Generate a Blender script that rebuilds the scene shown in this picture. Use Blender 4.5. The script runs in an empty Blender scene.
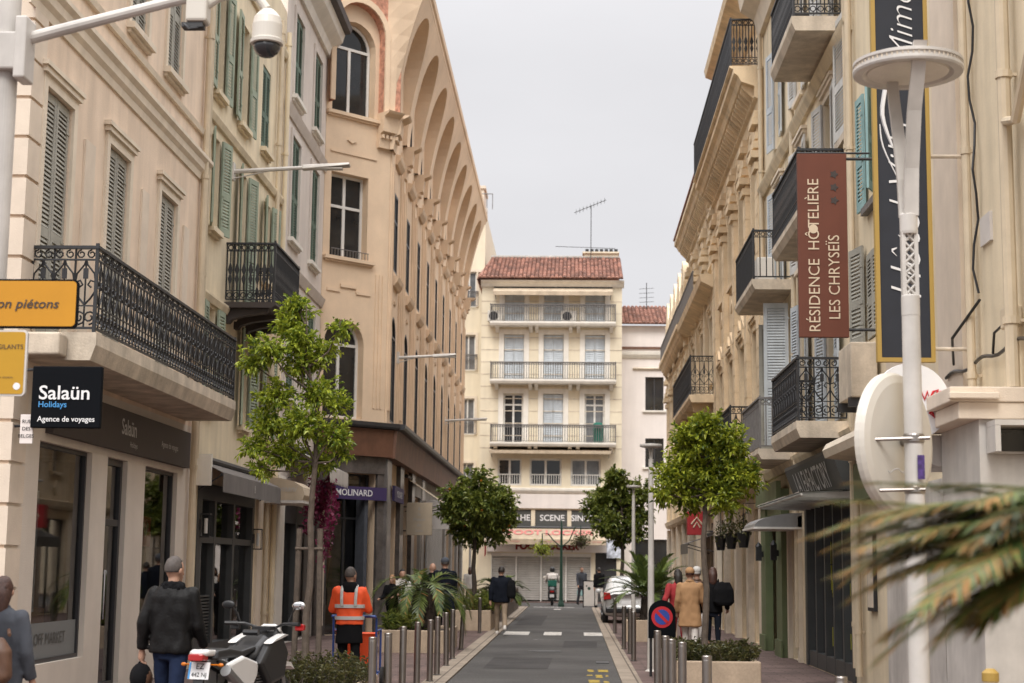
import bpy, math, random
from mathutils import Vector, Matrix, noise as mnoise
SC = bpy.context.scene
COL = SC.collection
R = math.radians
random.seed(7)
V = Vector

# ------------------------------------------------------------------ camera, sky, sun, exposure
CAM_H = 1.7
FPX = 1600.0
VPX, VPY, ROLL = 572.0, 568.0, 0.012
def _cam_axes():
    dx, dy = VPX - 512, VPY - 341.5
    c, s = math.cos(ROLL), math.sin(ROLL)
    x0, y0 = dx*c + dy*s, -dx*s + dy*c
    p = math.atan(y0/FPX); psi = math.atan(x0/FPX*math.cos(p))
    f = V((-math.sin(psi)*math.cos(p), math.cos(psi)*math.cos(p), math.sin(p)))
    r0 = V((math.cos(psi), math.sin(psi), 0)); u0 = r0.cross(f)
    return f, r0*c + u0*s, -r0*s + u0*c
CF, CR, CU = _cam_axes()
CPOS = V((0, 0, CAM_H))
def _ray(px, py): return CF*FPX + CR*(px-512) - CU*(py-341.5)
def onX(px, py, X): d = _ray(px, py); return CPOS + d*(X/d.x)
def onY(px, py, Y): d = _ray(px, py); return CPOS + d*(Y/d.y)
def onZ(px, py, Z=0.0): d = _ray(px, py); return CPOS + d*((Z-CAM_H)/d.z)

cam = bpy.data.cameras.new("camera"); cam_o = bpy.data.objects.new("camera", cam); COL.objects.link(cam_o)
cam_o.matrix_world = Matrix(((CR.x, CU.x, -CF.x, 0), (CR.y, CU.y, -CF.y, 0), (CR.z, CU.z, -CF.z, CAM_H), (0, 0, 0, 1)))
cam.sensor_width = 36; cam.lens = 36*FPX/1024
cam.clip_start = 0.1; cam.clip_end = 3000
cam.dof.use_dof = True; cam.dof.focus_distance = 21; cam.dof.aperture_fstop = 2.8
SC.camera = cam_o

SUN_EL, SUN_AZ = R(50), R(187)          # azimuth clockwise from +Y (the street's direction)
w = bpy.data.worlds.new("World"); SC.world = w; w.use_nodes = True
nt = w.node_tree; nt.nodes.clear()
def nn(tree, t, **k):
    n = tree.nodes.new(t)
    for a, b in k.items(): setattr(n, a, b)
    return n
wo = nn(nt, 'ShaderNodeOutputWorld'); bg = nn(nt, 'ShaderNodeBackground'); bg.inputs[1].default_value = 0.15
sky = nn(nt, 'ShaderNodeTexSky', sky_type='NISHITA', sun_disc=False, sun_elevation=SUN_EL, sun_rotation=SUN_AZ)
tc = nn(nt, 'ShaderNodeTexCoord'); sx = nn(nt, 'ShaderNodeSeparateXYZ')
nt.links.new(tc.outputs['Generated'], sx.inputs[0])
el = nn(nt, 'ShaderNodeMath', operation='MAXIMUM'); el.inputs[1].default_value = 0; nt.links.new(sx.outputs['Z'], el.inputs[0])
lum = nn(nt, 'ShaderNodeMapRange', interpolation_type='SMOOTHSTEP'); lum.inputs[1].default_value = .28; lum.inputs[2].default_value = .85; lum.inputs[3].default_value = 3.1; lum.inputs[4].default_value = 12.0   # overcast: the zenith is the brightest
nt.links.new(el.outputs[0], lum.inputs[0])
cn = nn(nt, 'ShaderNodeTexNoise'); cn.inputs['Scale'].default_value = 2.2; cn.inputs['Detail'].default_value = 5; cn.inputs['Roughness'].default_value = .5
mpw = nn(nt, 'ShaderNodeMapping'); mpw.inputs['Scale'].default_value = (1, 1, 2.6)
nt.links.new(tc.outputs['Generated'], mpw.inputs[0]); nt.links.new(mpw.outputs[0], cn.inputs['Vector'])
cmr = nn(nt, 'ShaderNodeMapRange'); cmr.inputs[1].default_value = .25; cmr.inputs[2].default_value = .75; cmr.inputs[3].default_value = .90; cmr.inputs[4].default_value = 1.12
nt.links.new(cn.outputs['Fac'], cmr.inputs[0])
lm2 = nn(nt, 'ShaderNodeMath', operation='MULTIPLY'); nt.links.new(lum.outputs[0], lm2.inputs[0]); nt.links.new(cmr.outputs[0], lm2.inputs[1])
ccol = nn(nt, 'ShaderNodeMix', data_type='RGBA', blend_type='MULTIPLY'); ccol.inputs[0].default_value = 1
ccol.inputs[6].default_value = (1.015, 1.0, 1.02, 1); nt.links.new(lm2.outputs[0], ccol.inputs[7])
cmix = nn(nt, 'ShaderNodeMix', data_type='RGBA'); cmix.inputs[0].default_value = .975
nt.links.new(sky.outputs[0], cmix.inputs[6]); nt.links.new(ccol.outputs[2], cmix.inputs[7])
nt.links.new(cmix.outputs[2], bg.inputs[0]); nt.links.new(bg.outputs[0], wo.inputs[0])

sl = bpy.data.lights.new("sun", 'SUN'); sl.energy = 1.4; sl.angle = R(24); sl.color = (1, .96, .9)
so = bpy.data.objects.new("sun", sl); COL.objects.link(so)
sd = V((math.sin(SUN_AZ)*math.cos(SUN_EL), math.cos(SUN_AZ)*math.cos(SUN_EL), math.sin(SUN_EL)))
so.rotation_euler = sd.to_track_quat('Z', 'Y').to_euler()

SC.view_settings.view_transform = 'Standard'
try: SC.view_settings.look = 'None'
except Exception: pass
SC.view_settings.exposure = 0.7; SC.view_settings.gamma = 1; SC.view_settings.use_curve_mapping = False
SC.cycles.use_denoising = True
SC.cycles.max_bounces = 8; SC.cycles.diffuse_bounces = 5; SC.cycles.transparent_max_bounces = 12
SC.cycles.caustics_reflective = False; SC.cycles.caustics_refractive = False

# ------------------------------------------------------------------ materials
MATS = {}
def mat(name, col, rough=.7, metal=0., var=0., vscale=3., streak=0., bump=0., bscale=40., spec=None, isl=0., brick=None, trans=0., coat=0., detail=6, fine=0., emit=0.):
    if name in MATS: return MATS[name]
    m = bpy.data.materials.new(name); m.use_nodes = True; t = m.node_tree; L = t.links.new
    b = t.nodes['Principled BSDF']; out = t.nodes['Material Output']
    b.inputs['Roughness'].default_value = rough; b.inputs['Metallic'].default_value = metal
    if spec is not None: b.inputs['Specular IOR Level'].default_value = spec
    if coat: b.inputs['Coat Weight'].default_value = coat; b.inputs['Coat Roughness'].default_value = .08
    c4 = (*col, 1)
    tcn = nn(t, 'ShaderNodeTexCoord')
    src = None
    def noise(scale, det, vec=None, rgh=.6):
        n = nn(t, 'ShaderNodeTexNoise'); n.inputs['Scale'].default_value = scale; n.inputs['Detail'].default_value = det; n.inputs['Roughness'].default_value = rgh
        L(vec or tcn.outputs['Object'], n.inputs['Vector']); return n
    def mul(prev, fac_out, lo, hi, a=.3, z=.7):
        mr = nn(t, 'ShaderNodeMapRange'); mr.inputs[1].default_value = a; mr.inputs[2].default_value = z; mr.inputs[3].default_value = lo; mr.inputs[4].default_value = hi
        L(fac_out, mr.inputs[0])
        mx = nn(t, 'ShaderNodeMix', data_type='RGBA', blend_type='MULTIPLY'); mx.inputs[0].default_value = 1
        if prev is None: mx.inputs[6].default_value = c4
        else: L(prev, mx.inputs[6])
        L(mr.outputs[0], mx.inputs[7]); return mx.outputs[2]
    if brick:
        bw, bh, mort, c2, cm, rot = brick
        mp = nn(t, 'ShaderNodeMapping'); mp.inputs['Rotation'].default_value = rot
        L(tcn.outputs['Object'], mp.inputs[0])
        bk = nn(t, 'ShaderNodeTexBrick'); bk.inputs['Scale'].default_value = 1
        bk.inputs['Brick Width'].default_value = bw; bk.inputs['Row Height'].default_value = bh; bk.inputs['Mortar Size'].default_value = mort
        bk.inputs['Color1'].default_value = c4; bk.inputs['Color2'].default_value = (*c2, 1); bk.inputs['Mortar'].default_value = (*cm, 1)
        L(mp.outputs[0], bk.inputs['Vector']); src = bk.outputs['Color']
    if isl:
        g = nn(t, 'ShaderNodeNewGeometry'); src = mul(src, g.outputs['Random Per Island'], 1-isl, 1+isl, 0, 1)
    if var:
        src = mul(src, noise(vscale, detail).outputs['Fac'], 1-var, 1+var)
    if fine:
        src = mul(src, noise(35, 3).outputs['Fac'], 1-fine, 1+fine)
    if streak:
        mp2 = nn(t, 'ShaderNodeMapping'); mp2.inputs['Scale'].default_value = (1.3, 1.3, .13); L(tcn.outputs['Object'], mp2.inputs[0])
        src = mul(src, noise(2.2, 5, mp2.outputs[0], .55).outputs['Fac'], 1-streak*.8, 1+streak*.4)
    if src is not None: L(src, b.inputs['Base Color'])
    else: b.inputs['Base Color'].default_value = c4
    if bump:
        bn = noise(bscale, 4); bp = nn(t, 'ShaderNodeBump'); bp.inputs['Strength'].default_value = bump; bp.inputs['Distance'].default_value = .02
        L(bn.outputs['Fac'], bp.inputs['Height']); L(bp.outputs[0], b.inputs['Normal'])
    if emit: b.inputs['Emission Color'].default_value = c4; b.inputs['Emission Strength'].default_value = emit
    if trans:
        tr = nn(t, 'ShaderNodeBsdfTranslucent'); ms = nn(t, 'ShaderNodeMixShader'); ms.inputs[0].default_value = trans
        if src is not None: L(src, tr.inputs[0])
        else: tr.inputs[0].default_value = c4
        L(b.outputs[0], ms.inputs[1]); L(tr.outputs[0], ms.inputs[2]); L(ms.outputs[0], out.inputs[0])
    MATS[name] = m; return m

def leaf_mat(name, c_lo, c_hi, rough=.45, trans=.35):
    m = bpy.data.materials.new(name); m.use_nodes = True; t = m.node_tree; L = t.links.new
    b = t.nodes['Principled BSDF']; out = t.nodes['Material Output']; b.inputs['Roughness'].default_value = rough
    g = nn(t, 'ShaderNodeNewGeometry'); tcn = nn(t, 'ShaderNodeTexCoord')
    n = nn(t, 'ShaderNodeTexNoise'); n.inputs['Scale'].default_value = 2.6; L(tcn.outputs['Object'], n.inputs['Vector'])
    ad = nn(t, 'ShaderNodeMath', operation='ADD'); L(g.outputs['Random Per Island'], ad.inputs[0]); L(n.outputs['Fac'], ad.inputs[1])
    mr = nn(t, 'ShaderNodeMapRange'); mr.inputs[1].default_value = .45; mr.inputs[2].default_value = 1.45; L(ad.outputs[0], mr.inputs[0])
    mx = nn(t, 'ShaderNodeMix', data_type='RGBA'); mx.inputs[6].default_value = (*c_lo, 1); mx.inputs[7].default_value = (*c_hi, 1); L(mr.outputs[0], mx.inputs[0])
    L(mx.outputs[2], b.inputs['Base Color'])
    tr = nn(t, 'ShaderNodeBsdfTranslucent'); ms = nn(t, 'ShaderNodeMixShader'); ms.inputs[0].default_value = trans
    L(mx.outputs[2], tr.inputs[0]); L(b.outputs[0], ms.inputs[1]); L(tr.outputs[0], ms.inputs[2]); L(ms.outputs[0], out.inputs[0])
    return m

def glass_mat(name, tint=(.75, .8, .8), gloss_add=.1):
    m = bpy.data.materials.new(name); m.use_nodes = True; t = m.node_tree; L = t.links.new; t.nodes.remove(t.nodes['Principled BSDF'])
    out = t.nodes['Material Output']
    tr = nn(t, 'ShaderNodeBsdfTransparent'); tr.inputs[0].default_value = (*tint, 1)
    gl = nn(t, 'ShaderNodeBsdfGlossy'); gl.inputs['Roughness'].default_value = .02
    fr = nn(t, 'ShaderNodeFresnel'); fr.inputs[0].default_value = 1.5
    ad = nn(t, 'ShaderNodeMath', operation='ADD'); ad.inputs[1].default_value = gloss_add; L(fr.outputs[0], ad.inputs[0])  # constant added to the glossy share, so the glass reflects more
    ms = nn(t, 'ShaderNodeMixShader'); L(ad.outputs[0], ms.inputs[0]); L(tr.outputs[0], ms.inputs[1]); L(gl.outputs[0], ms.inputs[2]); L(ms.outputs[0], out.inputs[0])
    return m

M = {}
def mk():
    P = dict(rough=.88, bump=.25, bscale=60, spec=.25)
    M['plaster_pink'] = mat('plaster_pink', (.76, .615, .48), var=.10, vscale=1.1, streak=.2, fine=.03, **P)
    M['plaster_pale'] = mat('plaster_pale', (.70, .60, .49), var=.08, vscale=2, streak=.10, **P)
    M['plaster_yellow'] = mat('plaster_yellow', (.74, .635, .46), var=.12, vscale=.9, streak=.18, fine=.03, **P)
    M['plaster_grey'] = mat('plaster_grey', (.64, .575, .52), var=.08, vscale=1, streak=.12, **P)
    M['plaster_ochre'] = mat('plaster_ochre', (.72, .55, .39), var=.12, vscale=.7, streak=.05, fine=.03, **P)
    M['plaster_cream'] = mat('plaster_cream', (.72, .64, .49), var=.06, vscale=.8, streak=.10, **P)
    M['plaster_white'] = mat('plaster_white', (.76, .70, .66), var=.05, vscale=.8, streak=.08, **P)
    M['plaster_sand'] = mat('plaster_sand', (.75, .64, .465), var=.14, vscale=.9, streak=.3, fine=.04, **P)
    M['stone_gold'] = mat('stone_gold', (.72, .57, .385), var=.16, vscale=1.6, streak=.22, fine=.06, **P)
    M['stone_pale'] = mat('stone_pale', (.73, .61, .44), var=.16, vscale=1.6, streak=.2, fine=.06, **P)
    M['trim_pale'] = mat('trim_pale', (.71, .62, .50), var=.07, streak=.12, **P)
    M['trim_white'] = mat('trim_white', (.74, .70, .63), var=.06, streak=.12, **P)
    M['concrete'] = mat('concrete', (.58, .50, .40), var=.2, vscale=3, streak=.28, fine=.05, rough=.9, bump=.3, bscale=30, spec=.2)
    M['plaster_base'] = mat('plaster_base', (.70, .63, .55), var=.06, vscale=1.2, streak=.06, **P)
    M['concrete_grey'] = mat('concrete_grey', (.36, .34, .31), var=.15, vscale=3, streak=.25, rough=.9, bump=.3, bscale=30, spec=.2)
    M['mosaic'] = mat('mosaic_pink', (.50, .25, .17), var=.35, vscale=9, rough=.8, bump=.5, bscale=26, spec=.2, detail=2)
    M['iron'] = mat('wrought_iron', (.022, .023, .026), rough=.5, metal=.0, var=.25, vscale=9)
    M['iron_grey'] = mat('painted_iron_grey', (.16, .15, .145), rough=.6, var=.2, vscale=9)
    M['shutter_grey'] = mat('shutter_grey_paint', (.34, .33, .285), rough=.7, var=.12, streak=.2)
    M['shutter_green'] = mat('shutter_green_paint', (.30, .35, .265), rough=.7, var=.14, streak=.22)
    M['shutter_dark'] = mat('shutter_dark_green_paint', (.10, .155, .115), rough=.65, var=.15, streak=.2)
    M['shutter_white'] = mat('shutter_white_paint', (.58, .58, .56), rough=.7, var=.10, streak=.2)
    M['shutter_blue'] = mat('shutter_pale_blue_paint', (.50, .545, .58), rough=.7, var=.10, streak=.2)
    M['shutter_teal'] = mat('shutter_teal_paint', (.25, .40, .40), rough=.7, var=.12, streak=.25)
    M['frame_white'] = mat('frame_white_paint', (.68, .66, .62), rough=.5, var=.06)
    M['frame_dark'] = mat('frame_dark_paint', (.035, .035, .038), rough=.4, var=.2)
    M['wood_brown'] = mat('wood_brown', (.10, .045, .025), rough=.55, var=.25, vscale=6, streak=.3)
    M['pane'] = mat('window_glass_dark', (.018, .020, .022), rough=.06, spec=.55, var=.5, vscale=.8)
    M['pane_grey'] = mat('window_glass_curtained', (.17, .175, .18), rough=.12, spec=.5, var=.35, vscale=1.4, streak=.4)
    M['glass'] = glass_mat('shop_glass')
    M['interior'] = mat('interior_wall', (.20, .18, .14), rough=.9, var=.4, vscale=.9)
    M['interior_dark'] = mat('interior_dark', (.03, .027, .024), rough=.9, var=.4, vscale=1.2)
    M['zinc'] = mat('zinc', (.25, .25, .25), rough=.45, metal=.6, var=.15)
    M['pipe_cream'] = mat('pipe_cream_paint', (.60, .50, .36), rough=.6, var=.1, streak=.2)
    M['tile'] = mat('roof_tile', (.25, .12, .085), rough=.85, isl=.45, var=.25, vscale=6)
    M['slate'] = mat('roof_slate', (.11, .10, .10), rough=.8, var=.2)
    M['sign_black'] = mat('sign_black', (.006, .007, .009), rough=.7, spec=.06)
    M['sign_white'] = mat('lettering_white', (.75, .75, .75), rough=.5)
    M['sign_grey'] = mat('lettering_grey', (.48, .46, .44), rough=.5)
    M['sign_blue'] = mat('lettering_blue', (.06, .28, .60), rough=.5)
    M['sign_brown'] = mat('fascia_brown', (.045, .034, .030), rough=.6, var=.1)
    M['marble'] = mat('grey_marble', (.10, .088, .082), rough=.3, var=.45, vscale=3.5, fine=.2, detail=10)
    M['copper'] = mat('rusty_copper_fascia', (.145, .068, .040), rough=.6, var=.25, vscale=2.5, streak=.25)
    M['slate_paint'] = mat('shopfront_grey_paint', (.055, .058, .058), rough=.5, var=.15)
    M['green_paint'] = mat('shopfront_green_paint', (.14, .175, .085), rough=.55, var=.12, streak=.15)
    M['steel'] = mat('brushed_steel', (.36, .33, .305), rough=.33, metal=1., var=.12, vscale=4, streak=.25)
    M['steel_dark'] = mat('dark_steel', (.06, .06, .062), rough=.5, metal=.7)
    M['white_metal'] = mat('white_painted_metal', (.57, .54, .50), rough=.45, var=.16, streak=.28, vscale=2)
    M['white_plastic'] = mat('white_plastic', (.60, .565, .50), rough=.35, var=.03)
    M['black_plastic'] = mat('black_plastic', (.015, .015, .016), rough=.35)
    M['smoked'] = mat('smoked_dome', (.03, .032, .036), rough=.05, spec=.6)
    M['yellow'] = mat('sign_yellow', (.52, .235, .008), rough=.45, var=.05)
    M['yellow2'] = mat('sign_golden', (.46, .25, .012), rough=.45, var=.05)
    M['red_dull'] = mat('red_sign', (.35, .02, .025), rough=.5)
    M['maroon'] = mat('banner_russet', (.135, .040, .021), rough=.75, var=.12, vscale=1.5, streak=.12)
    M['navy'] = mat('banner_navy', (.018, .021, .030), rough=.7, var=.15)
    M['gold'] = mat('banner_gold_edge', (.40, .26, .06), rough=.55)
    M['cream_letter'] = mat('lettering_cream', (.62, .50, .36), rough=.6)
    M['purple'] = mat('purple_fascia', (.045, .03, .10), rough=.6)
    M['awning_grey'] = mat('awning_grey_canvas', (.16, .145, .135), rough=.9, var=.12, streak=.15)
    M['awning_cream'] = mat('awning_cream_canvas', (.55, .45, .33), rough=.9, var=.1, streak=.15, trans=.15)
    M['awning_white'] = mat('awning_white_canvas', (.66, .62, .57), rough=.9, var=.08, streak=.12, trans=.15)
    M['pink_print'] = mat('pink_print', (.60, .22, .20), rough=.9)
    M['red_letter'] = mat('red_letter', (.22, .012, .015), rough=.6)
    M['roller'] = mat('roller_shutter_grey', (.42, .405, .38), rough=.55, var=.1, streak=.15)
    M['poster_grey'] = mat('poster_dark_grey', (.075, .078, .075), rough=.4)
    M['asphalt'] = mat('asphalt', (.078, .074, .071), rough=.9, var=.3, vscale=.55, fine=.3, bump=.4, bscale=150, spec=.3, detail=8)
    M['ground'] = mat('ground_paving', (.16, .125, .115), rough=.9, var=.2, vscale=1.2, fine=.1, spec=.2)
    M['paving'] = mat('mauve_paving', (.115, .078, .070), rough=.82, var=.28, vscale=.8, fine=.15, bump=.2, bscale=60, spec=.3, brick=(.42, .21, .012, (.165, .112, .10), (.075, .058, .05), (0, 0, 0)))
    M['kerb'] = mat('kerb_stone', (.27, .225, .18), rough=.85, var=.16, vscale=2, fine=.12, spec=.25, brick=(.9, .33, .014, (.32, .265, .21), (.12, .095, .075), (0, 0, R(90))))
    M['road_white'] = mat('road_paint_white', (.50, .475, .44), rough=.85, var=.5, vscale=5, fine=.35)
    M['road_yellow'] = mat('road_paint_yellow', (.48, .34, .05), rough=.8, var=.4, vscale=16)
    M['planter'] = mat('planter_concrete', (.42, .325, .235), rough=.85, var=.12, vscale=4, fine=.1, streak=.15, bump=.2, bscale=90)
    M['soil'] = mat('soil', (.05, .035, .025), rough=.95)
    M['bark'] = mat('bark_grey_brown', (.115, .088, .068), rough=.9, var=.35, vscale=8, streak=.3, bump=.6, bscale=50)
    M['bark_dark'] = mat('bark_dark', (.06, .045, .035), rough=.9, var=.35, vscale=10, bump=.7, bscale=40)
    M['leaf_bright'] = leaf_mat('leaves_bright', (.065, .125, .014), (.47, .53, .06))
    M['leaf_citrus'] = leaf_mat('leaves_citrus', (.05, .10, .014), (.46, .50, .05))
    M['leaf_dark'] = leaf_mat('leaves_dark', (.04, .075, .016), (.30, .34, .07))
    M['leaf_shrub'] = leaf_mat('leaves_shrub', (.04, .05, .018), (.13, .12, .04))
    M['palm'] = leaf_mat('palm_green', (.035, .07, .018), (.17, .22, .05), rough=.4, trans=.2)
    M['palm_brown'] = leaf_mat('palm_dry', (.26, .13, .035), (.46, .27, .09), rough=.7, trans=.3)
    M['orange'] = mat('orange_fruit', (.55, .19, .02), rough=.5)
    M['magenta'] = leaf_mat('bougainvillea_flower', (.13, .012, .045), (.30, .035, .11))
    M['tyre'] = mat('tyre_rubber', (.015, .015, .015), rough=.8)
    M['chrome'] = mat('chrome', (.6, .6, .6), rough=.12, metal=1.)
    M['alloy'] = mat('alloy_grey', (.30, .30, .30), rough=.4, metal=.8)
    M['bike_white'] = mat('bike_white_paint', (.68, .67, .65), rough=.3, coat=.4, var=.04)
    M['bike_black'] = mat('bike_black_plastic', (.016, .016, .017), rough=.45)
    M['tail_red'] = mat('tail_lamp_red', (.35, .012, .012), rough=.15)
    M['amber'] = mat('amber_lens', (.55, .16, .01), rough=.15)
    M['car_white'] = mat('car_white_paint', (.68, .68, .67), rough=.25, coat=.6)
    M['skin'] = mat('skin', (.42, .24, .165), rough=.55)
    M['hair_dark'] = mat('hair_dark', (.02, .015, .012), rough=.6, var=.3, vscale=60)
    M['hair_grey'] = mat('hair_grey', (.075, .062, .055), rough=.7, var=.3, vscale=60)
    M['hair_brown'] = mat('hair_brown', (.055, .022, .014), rough=.55, var=.35, vscale=50)
    M['hair_white'] = mat('hair_white', (.50, .48, .45), rough=.7, var=.15, vscale=50)
    M['leather'] = mat('black_leather', (.006, .0055, .0055), rough=.55, spec=.22, var=.2, vscale=6, bump=.25, bscale=45)
    M['cloth_black'] = mat('cloth_black', (.008, .008, .009), rough=.95, spec=.12, var=.2)
    M['cloth_navy'] = mat('cloth_navy', (.009, .011, .017), rough=.95, spec=.12, var=.2)
    M['denim'] = mat('denim', (.014, .022, .05), rough=.95, spec=.15, var=.2, vscale=5)
    M['khaki'] = mat('khaki', (.24, .18, .125), rough=.9, var=.12)
    M['cloth_grey'] = mat('cloth_blue_grey', (.06, .066, .08), rough=.95, var=.15, vscale=8)
    M['tan'] = mat('cloth_tan', (.37, .21, .10), rough=.85, var=.12)
    M['cloth_white'] = mat('cloth_white', (.60, .56, .52), rough=.9, var=.08)
    M['cloth_red'] = mat('cloth_red', (.30, .022, .026), rough=.85, var=.1)
    M['cloth_teal'] = mat('cloth_green', (.012, .12, .085), rough=.8)
    M['hivis'] = mat('hi_vis_orange', (.88, .10, .022), rough=.7, var=.06)
    M['reflective'] = mat('reflective_tape', (.50, .49, .47), rough=.4)
    M['bag_brown'] = mat('bag_brown_leather', (.11, .055, .032), rough=.5, var=.25, vscale=8)
    M['blue_plastic'] = mat('blue_plastic', (.03, .08, .30), rough=.4)
    M['sign_red'] = mat('road_sign_red', (.52, .02, .03), rough=.4)
    M['sign_rblue'] = mat('road_sign_blue', (.03, .07, .35), rough=.4)
    M['green_bin'] = mat('dark_green_paint', (.01, .045, .028), rough=.5)
    M['door_mat'] = mat('door_paint_grey', (.12, .115, .105), rough=.6, var=.1)
    M['poster'] = mat('travel_poster', (.50, .53, .60), rough=.4, var=.8, vscale=3.2, detail=2)
    M['frost'] = mat('frosted_film', (.20, .21, .21), rough=.5)
    M['purple_card'] = mat('sticker_purple', (.06, .03, .14), rough=.4, var=.6, vscale=30)
mk()

# ------------------------------------------------------------------ mesh building helpers
ORG = {}
def tag(o, label=None, cat=None, group=None, kind=None):
    if label: o['label'] = label
    if cat: o['category'] = cat
    if group: o['group'] = group
    if kind: o['kind'] = kind
    return o
def thing(name, label, cat, loc=(0, 0, 0), group=None, rz=0.):
    o = bpy.data.objects.new(name, None); COL.objects.link(o); o.empty_display_size = .2
    o.location = loc; o.rotation_euler = (0, 0, rz); ORG[o] = V(loc); return tag(o, label, cat, group)
def copy_thing(o, loc, rz=None, label=None, parent=None):
    c = o.copy(); COL.objects.link(c)
    if parent is None:
        c.location = loc
        if rz is not None: c.rotation_euler = (0, 0, rz)
        if label: c['label'] = label
    else: c.parent = parent
    for ch in list(o.children): copy_thing(ch, None, None, None, c)
    return c

class Fr:
    """a facade frame: u runs along the wall, v up, n out of the wall"""
    def __init__(s, o, u, n): s.o, s.U, s.N = V(o), V(u).normalized(), V(n).normalized()
    def p(s, u, v, n=0.): q = s.o + s.U*u + s.N*n; return V((q.x, q.y, q.z + v))
    def rot(s, u, n, ang):
        c, q = math.cos(ang), math.sin(ang)
        f = Fr((0, 0, 0), s.U*c + s.N*q, s.N*c - s.U*q); f.o = s.o + s.U*u + s.N*n; return f

class MB:
    def __init__(s): s.v, s.f, s.m, s.mi = [], [], [], 0
    def add(s, vs, fs):
        b = len(s.v); s.v += [tuple(x) for x in vs]; s.f += [tuple(b+i for i in f) for f in fs]; s.m += [s.mi]*len(fs)
    def hexa(s, p): s.add(p, [(0, 3, 2, 1), (4, 5, 6, 7), (0, 1, 5, 4), (1, 2, 6, 5), (2, 3, 7, 6), (3, 0, 4, 7)])
    def box(s, x0, x1, y0, y1, z0, z1):
        s.hexa([(x0, y0, z0), (x1, y0, z0), (x1, y1, z0), (x0, y1, z0), (x0, y0, z1), (x1, y0, z1), (x1, y1, z1), (x0, y1, z1)])
    def fbox(s, fr, u0, u1, v0, v1, n0, n1):
        p = fr.p; s.hexa([p(u0, v0, n0), p(u1, v0, n0), p(u1, v0, n1), p(u0, v0, n1), p(u0, v1, n0), p(u1, v1, n0), p(u1, v1, n1), p(u0, v1, n1)])
    def quad(s, a, b, c, d): s.add([a, b, c, d], [(0, 1, 2, 3)])
    def prism(s, fr, u0, u1, prof):
        """profile [(n, v)...] swept along u"""
        k = len(prof); vs = [fr.p(u0, v, n) for n, v in prof] + [fr.p(u1, v, n) for n, v in prof]
        s.add(vs, [(i, (i+1) % k, k+(i+1) % k, k+i) for i in range(k)] + [tuple(range(k))[::-1], tuple(range(k, 2*k))])
    def plate(s, fr, pts, n0, n1):
        """outline [(u, v)...] given a thickness along n"""
        k = len(pts); vs = [fr.p(u, v, n0) for u, v in pts] + [fr.p(u, v, n1) for u, v in pts]
        s.add(vs, [(i, (i+1) % k, k+(i+1) % k, k+i) for i in range(k)] + [tuple(range(k))[::-1], tuple(range(k, 2*k))])
    def tube(s, pts, r, k=6, closed=False, cap=True):
        pts = [V(p) for p in pts]; n = len(pts); rs = r if isinstance(r, (list, tuple)) else [r]*n
        base = len(s.v); up = None; rings = []
        for i in range(n):
            if closed: d = pts[(i+1) % n] - pts[i-1]
            else: d = pts[min(i+1, n-1)] - pts[max(i-1, 0)]
            if d.length < 1e-9: d = V((0, 0, 1))
            d.normalize()
            if up is None:
                up = V((0, 0, 1)) if abs(d.z) < .9 else V((1, 0, 0))
            a = d.cross(up)
            if a.length < 1e-6: a = d.cross(V((1, .3, .2)))
            a.normalize(); bb = a.cross(d).normalized(); up = bb
            for j in range(k):
                t = 2*math.pi*j/k; rings.append(pts[i] + (a*math.cos(t) + bb*math.sin(t))*rs[i])
        fs = []
        for i in range(n if closed else n-1):
            for j in range(k):
                i2 = (i+1) % n; fs.append((i*k+j, i*k+(j+1) % k, i2*k+(j+1) % k, i2*k+j))
        if not closed and cap: fs += [tuple(range(k))[::-1], tuple((n-1)*k+j for j in range(k))]
        s.add(rings, fs)
    def lathe(s, o, axis, prof, k=16):
        """profile [(r, h)...] turned about axis through o"""
        ax = V(axis).normalized(); a = ax.cross(V((0, 0, 1)) if abs(ax.z) < .9 else V((0, 1, 0))).normalized(); b = ax.cross(a); o = V(o)
        vs = []
        for r, h in prof:
            for j in range(k):
                t = 2*math.pi*j/k; vs.append(o + ax*h + (a*math.cos(t) + b*math.sin(t))*max(r, 1e-4))
        n = len(prof)
        s.add(vs, [(i*k+j, i*k+(j+1) % k, (i+1)*k+(j+1) % k, (i+1)*k+j) for i in range(n-1) for j in range(k)] + [tuple(range(k))[::-1], tuple((n-1)*k+j for j in range(k))])
    def ell(s, c, r, k=12, h=8, rotz=0.):
        c = V(c); r = (r, r, r) if not isinstance(r, (list, tuple)) else r; cz, sz = math.cos(rotz), math.sin(rotz); vs = []
        for i in range(h+1):
            p = math.pi*i/h - math.pi/2
            for j in range(k):
                t = 2*math.pi*j/k; x, y = r[0]*max(math.cos(p), .002)*math.cos(t), r[1]*max(math.cos(p), .002)*math.sin(t)
                vs.append(c + V((x*cz - y*sz, x*sz + y*cz, r[2]*math.sin(p))))
        s.add(vs, [(i*k+j, i*k+(j+1) % k, (i+1)*k+(j+1) % k, (i+1)*k+j) for i in range(h) for j in range(k)] + [tuple(range(k))[::-1], tuple(h*k+j for j in range(k))])
    def cap(s, a, b, ra, rb, k=12):
        """tapered limb with round ends"""
        a, b = V(a), V(b); d = b-a; L = max(d.length, 1e-4); d.normalize()
        pr = [(ra*math.sin(t), -ra*math.cos(t)) for t in (.15, .6, 1.1)] + [(ra, 0)] + [(rb, L)] + [(rb*math.sin(t), L + rb*math.cos(t)) for t in (1.1, .6, .15)]
        s.lathe(a, d, pr, k)
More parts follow.
